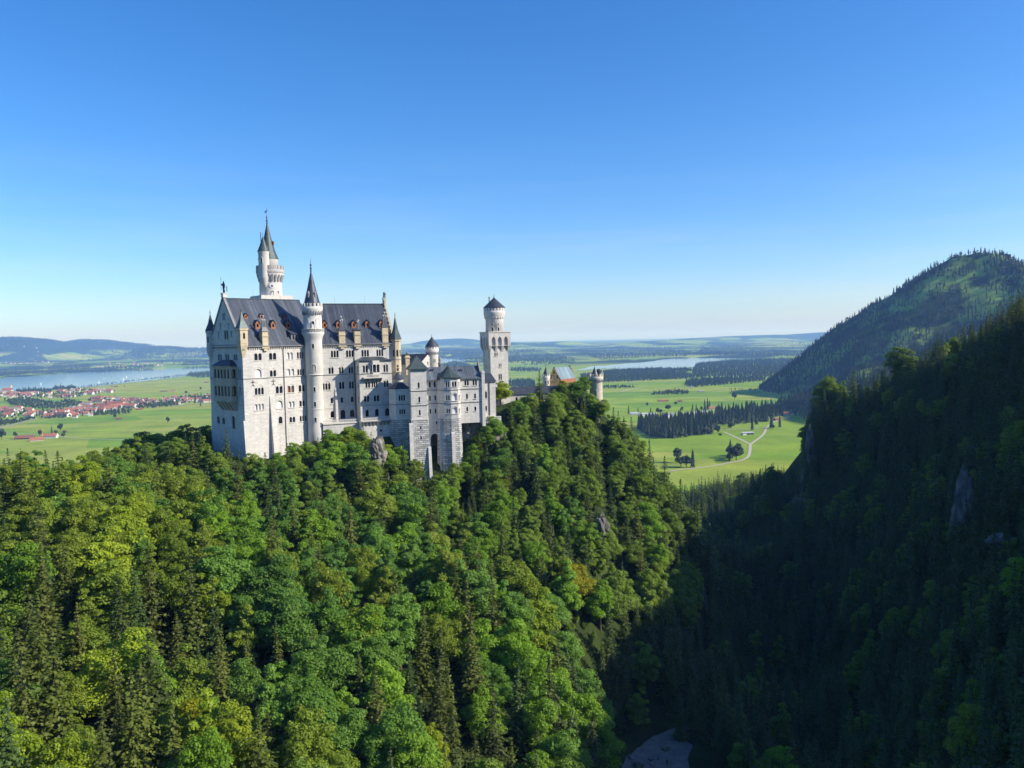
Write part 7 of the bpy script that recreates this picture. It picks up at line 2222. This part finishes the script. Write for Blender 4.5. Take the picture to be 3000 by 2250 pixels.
DIMS = [(15, 11, 5.6, 3.9), (12, 10, 5.6, 3.6), (19, 12, 6.0, 4.3), (26, 13, 6.2, 4.8), (11, 9, 3.4, 3.4)]
QUART = [  # name, place words, outline, count, spacing, scale
    ('front', 'nearest the meadow', [L1(*a) for a in ((-60, 965), (-60, 855), (200, 865), (420, 885), (620, 850), (900, 855), (940, 925), (800, 950), (620, 955), (400, 945), (200, 955))], 62, 19, 1.12),
    ('roofs', 'among the big red roofs', [L1(*a) for a in ((600, 860), (940, 805), (1200, 800), (1340, 840), (1300, 868), (960, 895), (700, 890))], 30, 21, 1.25),
    ('lake', 'towards the lake', [L1(*a) for a in ((-60, 745), (-60, 695), (250, 700), (540, 705), (620, 668), (800, 662), (1170, 672), (1160, 690), (900, 715), (700, 760), (400, 745))], 82, 19, 1.15),
    ('right', 'at the right end of the village', [L1(*a) for a in ((880, 765), (960, 745), (1380, 762), (1600, 780), (1580, 825), (1400, 838), (1340, 800), (900, 790))], 42, 20, 1.1),
    ('palace', 'on the road beside the palace', [L1(*a) for a in ((1600, 775), (1740, 740), (1960, 730), (2160, 722), (2160, 788), (1900, 812), (1780, 818), (1620, 800))], 26, 22, 1.15),
    ('shore', 'in the hamlet across the lake, far left', [L1(*a) for a in ((-40, 442), (100, 405), (300, 380), (500, 398), (500, 420), (250, 425), (0, 442))], 24, 34, 1.4),
    ('bay', 'in the hamlet on the far shore near the palace', [L1(*a) for a in ((940, 460), (1050, 425), (1300, 400), (1600, 415), (1660, 440), (1400, 445), (960, 462))], 22, 34, 1.4)]
qb = {}
for q_, where, poly, cnt, sp_, sc_ in QUART:
    pw = np.array([on_level(a, b, 0)[:2] for a, b in poly])
    g = jitter_grid(pw[:, 0].min(), pw[:, 0].max(), pw[:, 1].min(), pw[:, 1].max(), sp_)
    g = g[inside(pw, g[:, 0], g[:, 1])]
    g = g[rng.permutation(len(g))[:cnt]]
    hx, hy, hd_ = project(np.c_[g, np.zeros(len(g))])
    for (x, y), a, b in zip(g, hx, hy):
        if not -20 < a < 660: continue
        roof = rng.choice(['orange red', 'dark red', 'brown', 'grey'], p=[0.52, 0.27, 0.13, 0.08])
        dm = int(rng.choice(5, p=[0.36, 0.28, 0.18, 0.08, 0.10])) if q_ != 'roofs' else int(rng.choice([2, 3, 0], p=[0.45, 0.4, 0.15]))
        size = ['white', 'small white', 'large white', 'long white', 'low white'][dm]
        col = 'at the left frame edge' if a < 60 else 'below the church side' if a < 130 else 'under the lake bay' if a < 210 else 'mid village' if a < 290 else 'past the blue roof' if a < 380 else 'near the lone meadow tree' if a < 500 else 'close to the palace'
        qb.setdefault((size, roof, where, col if q_ not in ('shore', 'bay') else ''), []).append((a, x, y, dm, sc_))
for (size, roof, where, col), L in qb.items():
    L.sort()
    for j, (a, x, y, dm, sc_) in enumerate(L):
        t = '%s house, %s roof, %s%s' % (size, roof, where, ', ' + col if col else '')
        if len(L) > 1: t += ', ' + ordn(j, len(L))
        t = t.replace('nearest the meadow', 'by the meadow').replace('at the right end of the village', 'village right end').replace('in the hamlet on the far shore near the palace', 'far shore hamlet by the palace').replace('in the hamlet across the lake, far left', 'hamlet across the lake').replace(' at the left frame edge', ' left edge').replace('on the road beside the palace', 'palace road').replace('near the lone meadow tree', 'by the lone meadow tree')
        t = t.replace('towards the lake', 'by the lake').replace('below the church side', 'near the church').replace('village right end', 'village end')
        words_ = t.split()
        if len(words_) > 16: t = t.replace(' at the right end of the village', ' village right end').replace(' in the hamlet on the far shore near the palace', ' far shore hamlet by the palace').replace(' in the hamlet across the lake, far left', ' far left hamlet across the lake').replace(' at the left frame edge', ' left edge').replace(' among the big red roofs', ' among big roofs')
        t = ' '.join(t.split()[:16])
        house('village_house', t, 'house', 'houses of the village by the lake' if where.find('hamlet') < 0 else 'houses of the hamlets across the lake', x, y, rng.choice([0.35, -0.25, 1.9, 0.1]) + rng.normal() * 0.12, DIMS[dm], roof, None, sc_ * rng.uniform(0.9, 1.1))

BLD = [  # foot pixel, dims, roof, turn, name, label, wall
    ((72, 1286), (36, 13, 3.6, 4.5), 'dark red', 0.12, 'farm_barn', 'long farm barn with dark red roof in the near left meadow', barn_wood), ((107, 1291), (24, 15, 2.6, 4.2), 'orange red', 0.5, 'farm_shed', 'low farm shed with bright orange red roof in the near left meadow', house_wall), ((147, 1283), (30, 14, 5.5, 5.0), 'orange red', 0.1, 'farm_house', 'white gabled farm house with orange roof, right of the barns', house_wall),
    ((347, 1228), (16, 7, 2.2, 2.2), 'dark red', 0.1, 'meadow_hut', 'low red roofed hut with thin tree at the village edge', barn_wood), ((408, 1200), (20, 7, 2.4, 2.2), 'orange red', 0.05, 'meadow_barn', 'lone long barn in the meadow just below the village', barn_wood), ((340, 1133), (17, 8, 2.6, 2.4), 'brown', 0.05, 'meadow_barn', 'lone dark barn between two bushes near the lake shore', barn_wood), ((190, 1266), (8, 5, 2.2, 1.5), 'dark red', 0.1, 'meadow_hut', 'tiny red roofed hut beside the lone dark meadow tree', barn_wood),
    ((605, 1121), (24, 9, 3, 3), 'orange red', 0.05, 'meadow_barn', 'reddish barn in the far meadow close to the palace', barn_wood), ((507, 1146), (26, 8, 2.6, 2.5), 'orange red', 0.05, 'meadow_barn', 'pale roofed barn in the middle of the far left meadow', house_wall), ((480, 1147), (30, 7, 2.4, 2), 'brown', 0.05, 'meadow_barn', 'long brown barn left of the pale roofed barn', barn_wood),
    ((246, 1189), (24, 16, 6, 4), 'bright blue', 0.1, 'sports_hall', 'hall with bright blue roof in the middle of the village', house_wall),
    (q3(150, 378), (26, 12, 5.5, 3.5), 'pale', 0.1, 'valley_house', 'leftmost white house above the fir belt', house_wall), (q3(260, 385), (28, 12, 5.5, 3), 'pale', 0.3, 'valley_house', 'second white house from the left above the fir belt', house_wall), (q3(372, 392), (20, 12, 7.5, 3), 'pale', -0.2, 'valley_house', 'tall white house between firs above the belt', house_wall), (q3(540, 395), (38, 14, 6, 4), 'grey', 0.15, 'valley_house', 'largest white house with grey roof above the fir belt', house_wall), (q3(556, 410), (22, 11, 5, 3), 'pale', 0.6, 'valley_house', 'white house just in front of the largest grey roofed one', house_wall),
    (q3(752, 398), (32, 13, 6, 4), 'grey', 0.15, 'valley_house', 'white house with grey roof, right of the largest one', house_wall), (q3(850, 370), (26, 11, 4.5, 3), 'pale', 0.2, 'valley_house', 'white house left of the tall fir pair', house_wall), (q3(930, 358), (34, 10, 4.5, 3), 'pale', 0.15, 'valley_house', 'rightmost long white house beside the tall fir pair', house_wall),
    (q3(1045, 312), (18, 12, 4.5, 5), 'orange red', 0.2, 'valley_house', 'small white house with steep red roof right of the tall firs', house_wall), (q3(1925, 385), (36, 13, 6, 4.5), 'dark red', 0.1, 'valley_house', 'red roofed house at the mountain foot by the upper path', house_wall), (q3(485, 220), (32, 9, 3.0, 2.4), 'orange red', 0.03, 'meadow_barn', 'long red roofed barn alone in the right meadow', barn_wood), (q3(680, 224), (10, 8, 3, 2.5), 'dark red', 0.05, 'meadow_hut', 'small red roofed hut right of the long barn', barn_wood), (q3(922, 110), (20, 9, 2.2, 3), 'grey', 0.2, 'meadow_hut', 'grey roofed hut in the upper right meadow', barn_wood), (q3(815, 68), (12, 8, 2.2, 3), 'grey', 0.2, 'meadow_hut', 'tiny grey hut below the dark wood strip', barn_wood),
    (q3(1800, 440), (14, 8, 3, 2.5), 'dark red', 0.4, 'meadow_hut', 'reddish hut beside the upper gravel path', barn_wood)]
for (bx, by), dm, roof, tu, nm, lb_, wl in BLD:
    q = on_level(bx, by, 0)
    house(nm, lb_, 'barn' if 'barn' in nm or 'shed' in nm or 'hut' in nm else 'house', 'scattered buildings of the plain', q[0], q[1], tu, dm, roof, wl, 0.78 if nm == 'valley_house' else 1.0)

# garden trees between the houses
gv_ = []
for q_, where, poly, cnt, sp_, sc_ in QUART[:5]:
    pw = np.array([on_level(a, b, 0)[:2] for a, b in poly])
    g = jitter_grid(pw[:, 0].min() - 20, pw[:, 0].max() + 20, pw[:, 1].min() - 20, pw[:, 1].max() + 20, 17)
    g = g[inside(pw, g[:, 0], g[:, 1])]
    gv_.append(g[rng.random(len(g)) < 0.42])
gv_ = np.concatenate(gv_)
instanced('garden_trees', np.c_[gv_, land(gv_[:, 0], gv_[:, 1]) - 0.3], rng.uniform(0, 6.28, len(gv_)), rng.uniform(0.45, 0.85, len(gv_)), rng.choice([0, 3, 4, 5], len(gv_)), src2, 'garden trees between the village houses')

# the open shed near the fork of the path
q = on_level(*q3(1460, 608), 0); zb = land1(q[0], q[1])
sd = thing('open_shed', 'small pale open fronted shed in the meadow above the path fork', 'shed', (q[0], q[1], zb), None)
fs = Frame(q[0], q[1], 16)
mb = MB(); box(mb, fs, -12, 12, 2.4, 2.7, zb - 0.5, zb + 4.2)
for s in (-12, -4.2, 4.2, 11.7): box(mb, fs, s, s + 0.3, -3.6, 2.4, zb - 0.5, zb + 4.0)
box(mb, fs, -11.7, -4.2, -3.6, -3.3, zb, zb + 3.6); mb.build('shed_walls', house_wall, sd)
mb = MB(); loft(mb, [fs.W(-12.8, -4.6, zb + 4.0), fs.W(12.8, -4.6, zb + 4.0), fs.W(12.8, 3.4, zb + 5.2), fs.W(-12.8, 3.4, zb + 5.2)], [fs.W(-12.8, -4.6, zb + 4.25), fs.W(12.8, -4.6, zb + 4.25), fs.W(12.8, 3.4, zb + 5.45), fs.W(-12.8, 3.4, zb + 5.45)]); mb.build('shed_roof', tiles['pale'], sd)

# village church at the lake
q = on_level(24, 1150, 0); zb = land1(q[0], q[1])
ch = thing('village_church', 'church with red roofed nave and pale tower at the lake edge', 'church', (q[0], q[1], zb))
fs = Frame(q[0], q[1], 8)
mb = MB(); box(mb, fs, -22, 16, -8, 8, zb - 1, zb + 12); mb.build('nave', house_wall, ch)
mb = MB(); gable_roof(mb, fs, -23, 17, -8, 8, zb + 12, zb + 22, 0.4, 1.0); mb.build('roof', tiles['orange red'], ch)
mb = MB(); box(mb, fs, 3, 11, 8.02, 16, zb - 1, zb + 30); mb.build('tower', house_wall, ch)
mb = MB(); c = fs.W(7, 12, 0); lathe(mb, c, [(4.6, zb + 30), (4.2, zb + 33), (2.2, zb + 36), (0.1, zb + 40)], 12); mb.build('tower_cap', tiles['grey'], ch)
q = on_level(211, 1147, 0); zb = land1(q[0], q[1])
tw = thing('village_tower', 'square white tower standing among the village houses', 'tower', (q[0], q[1], zb))
fs = Frame(q[0], q[1], 8)
mb = MB(); box(mb, fs, -4, 4, -4, 4, zb - 1, zb + 14); mb.build('tower_shaft', house_wall, tw)
mb = MB(); spire(mb, [fs.W(-4.6, -4.6, zb + 14), fs.W(4.6, -4.6, zb + 14), fs.W(4.6, 4.6, zb + 14), fs.W(-4.6, 4.6, zb + 14)], fs.W(0, 0, zb + 17)); mb.build('tower_roof', tiles['pale'], tw)

# builder's crane at the farm
yel = plain_mat('yellow_crane_paint', (0.60, 0.42, 0.06), 0.5, 0.1, 0.5)
q = on_level(125.5, 1289, 0); zb = land1(q[0], q[1])
cr = thing('tower_crane', 'thin yellow building crane rising between the farm roofs', 'crane', (q[0], q[1], zb))
fs = Frame(q[0], q[1], 10)
mb = MB()
for s, t in ((-0.6, -0.6), (0.6, -0.6), (0.6, 0.6), (-0.6, 0.6)): bar(mb, fs.W(s, t, zb), fs.W(s, t, zb + 22), 0.16, 4)
for k in range(11): bar(mb, fs.W(-0.6, -0.6, zb + 2 * k), fs.W(0.6, -0.6, zb + 2 * k + 2), 0.1, 4); bar(mb, fs.W(0.6, 0.6, zb + 2 * k), fs.W(0.6, -0.6, zb + 2 * k + 2), 0.1, 4)
mb.build('mast', yel, cr)
mb = MB(); box(mb, fs, -10, 3, -0.4, 0.4, zb + 21.2, zb + 21.9); bar(mb, fs.W(0, 0, zb + 21.5), fs.W(0, 0, zb + 24.5), 0.2, 4); bar(mb, fs.W(0, 0, zb + 24.4), fs.W(-9.6, 0, zb + 21.9), 0.12, 4); box(mb, fs, 1.8, 3.2, -0.7, 0.7, zb + 19.8, zb + 21.2); mb.build('jib', yel, cr)

# sail boats on the left lake
sail_m = plain_mat('white_sail', (0.78, 0.78, 0.76), 0.8, 0.05, 0.5)
for k_, (bx, by, lb_) in enumerate(((305, 1110, 'tiny white sail boat in the middle of the left lake'), (371, 1106, 'white sail boat nearest the palace on the left lake'), (362, 1112, 'white boat close to the near shore tree row'), (290, 1122, 'small boat near the bushes of the lake shore'), (120, 1126, 'lone white boat off the village at the left'), (418, 1109, 'small white boat beside the dark lake shore copse'))):
    q = on_level(bx, by, 0.95)
    bt = thing('sail_boat', lb_, 'boat', tuple(q), 'boats on the lake')
    fs = Frame(q[0], q[1], rng.uniform(0, 90))
    mb = MB(); loft(mb, [fs.W(-3.6, -0.8, 1.0), fs.W(3, -0.7, 1.0), fs.W(4.4, 0, 1.0), fs.W(3, 0.7, 1.0), fs.W(-3.6, 0.8, 1.0)], [fs.W(-4, -1.3, 2.2), fs.W(3.2, -1.2, 2.2), fs.W(5.4, 0, 2.4), fs.W(3.2, 1.2, 2.2), fs.W(-4, 1.3, 2.2)]); mb.build('hull', sail_m, bt)
    mb = MB(); loft(mb, [fs.W(-3.4, 0.05, 3.2), fs.W(1.0, 0.12, 3.2), fs.W(1.0, 0, 3.2)], [fs.W(0.9, 0.0, 13), fs.W(1.02, 0.05, 13), fs.W(1.02, 0, 13)]); bar(mb, fs.W(1.05, 0, 2), fs.W(1.05, 0, 13.4), 0.1, 5); mb.build('sail', sail_m, bt)

# two walkers on the gravel
skin_m = plain_mat('skin', (0.52, 0.33, 0.24), 0.6, 0.05, 5)
for pxp, pyp, nm_c, jc, lab_, turn in ((1928, 2228, 'blue_jacket', (0.06, 0.12, 0.42), 'person in a blue jacket walking on the shaded gravel bank', 0.6), (1955, 2243, 'dark_coat', (0.018, 0.016, 0.02), 'person in dark clothes standing on the shaded gravel bank', -0.4)):
    q = on_level(pxp, pyp, 80.1)
    jm = plain_mat(nm_c, jc, 0.8, 0.1, 3); tm_ = plain_mat('dark_trousers', (0.03, 0.032, 0.04), 0.85, 0.1, 3); hm_ = plain_mat('brown_hair', (0.05, 0.03, 0.02), 0.7, 0.2, 9)
    pr = thing('person', lab_, 'person', (q[0], q[1], 80.1), 'walkers on the gravel')
    ca, sa = math.cos(turn), math.sin(turn)

    def B(x, y, z_, r_): return (q[0] + x * ca - y * sa, q[1] + x * sa + y * ca, 80.1 + z_, r_)
    nodes = [B(0, 0, 0.96, 0.15), B(0, 0, 1.18, 0.15), B(0, 0, 1.40, 0.16), B(0, 0, 1.50, 0.06), B(0, -0.01, 1.62, 0.095), B(0, 0, 1.72, 0.07),
             B(0.10, 0.0, 0.90, 0.095), B(0.11, -0.10, 0.48, 0.062), B(0.11, -0.02, 0.07, 0.045), B(0.11, -0.16, 0.04, 0.04), B(-0.10, 0.0, 0.90, 0.095), B(-0.11, 0.10, 0.48, 0.062), B(-0.11, 0.16, 0.08, 0.045), B(-0.11, 0.03, 0.04, 0.04),
             B(0.20, 0, 1.40, 0.065), B(0.26, 0.06, 1.12, 0.048), B(0.27, -0.04, 0.88, 0.035), B(0.27, -0.07, 0.78, 0.03), B(-0.20, 0, 1.40, 0.065), B(-0.26, -0.05, 1.12, 0.048), B(-0.27, -0.13, 0.88, 0.035), B(-0.27, -0.16, 0.78, 0.03)]
    ed = [(0, 1), (1, 2), (2, 3), (3, 4), (4, 5), (0, 6), (6, 7), (7, 8), (8, 9), (0, 10), (10, 11), (11, 12), (12, 13), (2, 14), (14, 15), (15, 16), (16, 17), (2, 18), (18, 19), (19, 20), (20, 21)]
    skin_figure('body', nodes, ed, skin_m, 0, 1, pr)
    coat = [B(0, 0, 0.90, 0.19), B(0, 0, 1.18, 0.175), B(0, 0, 1.41, 0.185), B(0.21, 0, 1.41, 0.085), B(0.265, 0.06, 1.12, 0.07), B(0.275, -0.04, 0.90, 0.055), B(-0.21, 0, 1.41, 0.085), B(-0.265, -0.05, 1.12, 0.07), B(-0.275, -0.13, 0.90, 0.055)]
    skin_figure('jacket', coat, [(0, 1), (1, 2), (2, 3), (3, 4), (4, 5), (2, 6), (6, 7), (7, 8)], jm, 0, 1, pr)
    tro = [B(0, 0, 0.94, 0.15), B(0.10, 0.0, 0.86, 0.11), B(0.11, -0.10, 0.48, 0.082), B(0.11, -0.02, 0.12, 0.066), B(-0.10, 0.0, 0.86, 0.11), B(-0.11, 0.10, 0.48, 0.082), B(-0.11, 0.16, 0.12, 0.066)]
    skin_figure('trousers', tro, [(0, 1), (1, 2), (2, 3), (0, 4), (4, 5), (5, 6)], tm_, 0, 1, pr)
    mb = MB(); c = B(0, 0.015, 0, 0); lathe(mb, c[:2], [(0.09, 81.70), (0.115, 81.78), (0.105, 81.85), (0.05, 81.90), (0.005, 81.91)], 12); mb.build('hair', hm_, pr)
# boulders on the gravel
for pxp, pyp, r_, lb_ in ((1850, 2220, 0.9, 'dark boulder near the left edge of the gravel bank'), (1871, 2244, 1.3, 'largest dark boulder at the bottom of the gravel bank'), (1907, 2225, 0.8, 'mossy boulder left of the blue jacket'), (1910, 2241, 0.7, 'small dark boulder below the blue jacket'), (1950, 2195, 1.1, 'dark boulder in the middle of the gravel bank')):
    q = on_level(pxp, pyp, 80.1)
    th, ph = np.meshgrid(np.linspace(0, 2 * math.pi, 15)[:-1], np.linspace(0.08, math.pi - 0.08, 9))
    dx, dy, dz = np.cos(th) * np.sin(ph), np.sin(th) * np.sin(ph), np.cos(ph)
    sh = r_ * (1 + 0.5 * fbm(dx * 1.3 + pxp, dz * 1.3 + dy, 3))
    V = np.stack([dx * sh, dy * sh, dz * sh * 0.65 + r_ * 0.2], -1).reshape(-1, 3)
    a_ = np.arange(9 * 14).reshape(9, 14); b_ = np.roll(a_, -1, 1)
    o = link('boulder', np_mesh('boulder', V, np.stack([a_[:-1], a_[1:], b_[1:], b_[:-1]], -1).reshape(-1, 4), cliff_m)); o.location = tuple(q)
    tag(o, lb_, 'rock', 'boulders on the gravel')

# ------------------------------------------------------------------ air
hm = bpy.data.materials.new('haze')
hm.use_nodes = True
hn, hl = hm.node_tree.nodes, hm.node_tree.links
hn.remove(hn['Principled BSDF'])
pv = hn.new('ShaderNodeVolumePrincipled')
pv.inputs['Color'].default_value = (0.24, 0.46, 1.0, 1)
pv.inputs['Absorption Color'].default_value = (1, 1, 1, 1)
pv.inputs['Density'].default_value = 6.2e-5
pv.inputs['Anisotropy'].default_value = 0.0
hl.new(pv.outputs[0], hn['Material Output'].inputs['Volume'])
zl, zt, ext = -8.0, 540.0, 62000.0
V = [(sx * ext, sy * ext, z) for z in (zl, zt) for sx, sy in ((-1, -1), (1, -1), (1, 1), (-1, 1))]
hb = MB()
hb.add(V, [(3, 2, 1, 0), (4, 5, 6, 7), (0, 1, 5, 4), (1, 2, 6, 5), (2, 3, 7, 6), (3, 0, 4, 7)])
tag(hb.build('haze', hm), 'thin blue summer haze over the plain', kind='stuff')
print('TOTAL objects', len(bpy.data.objects))
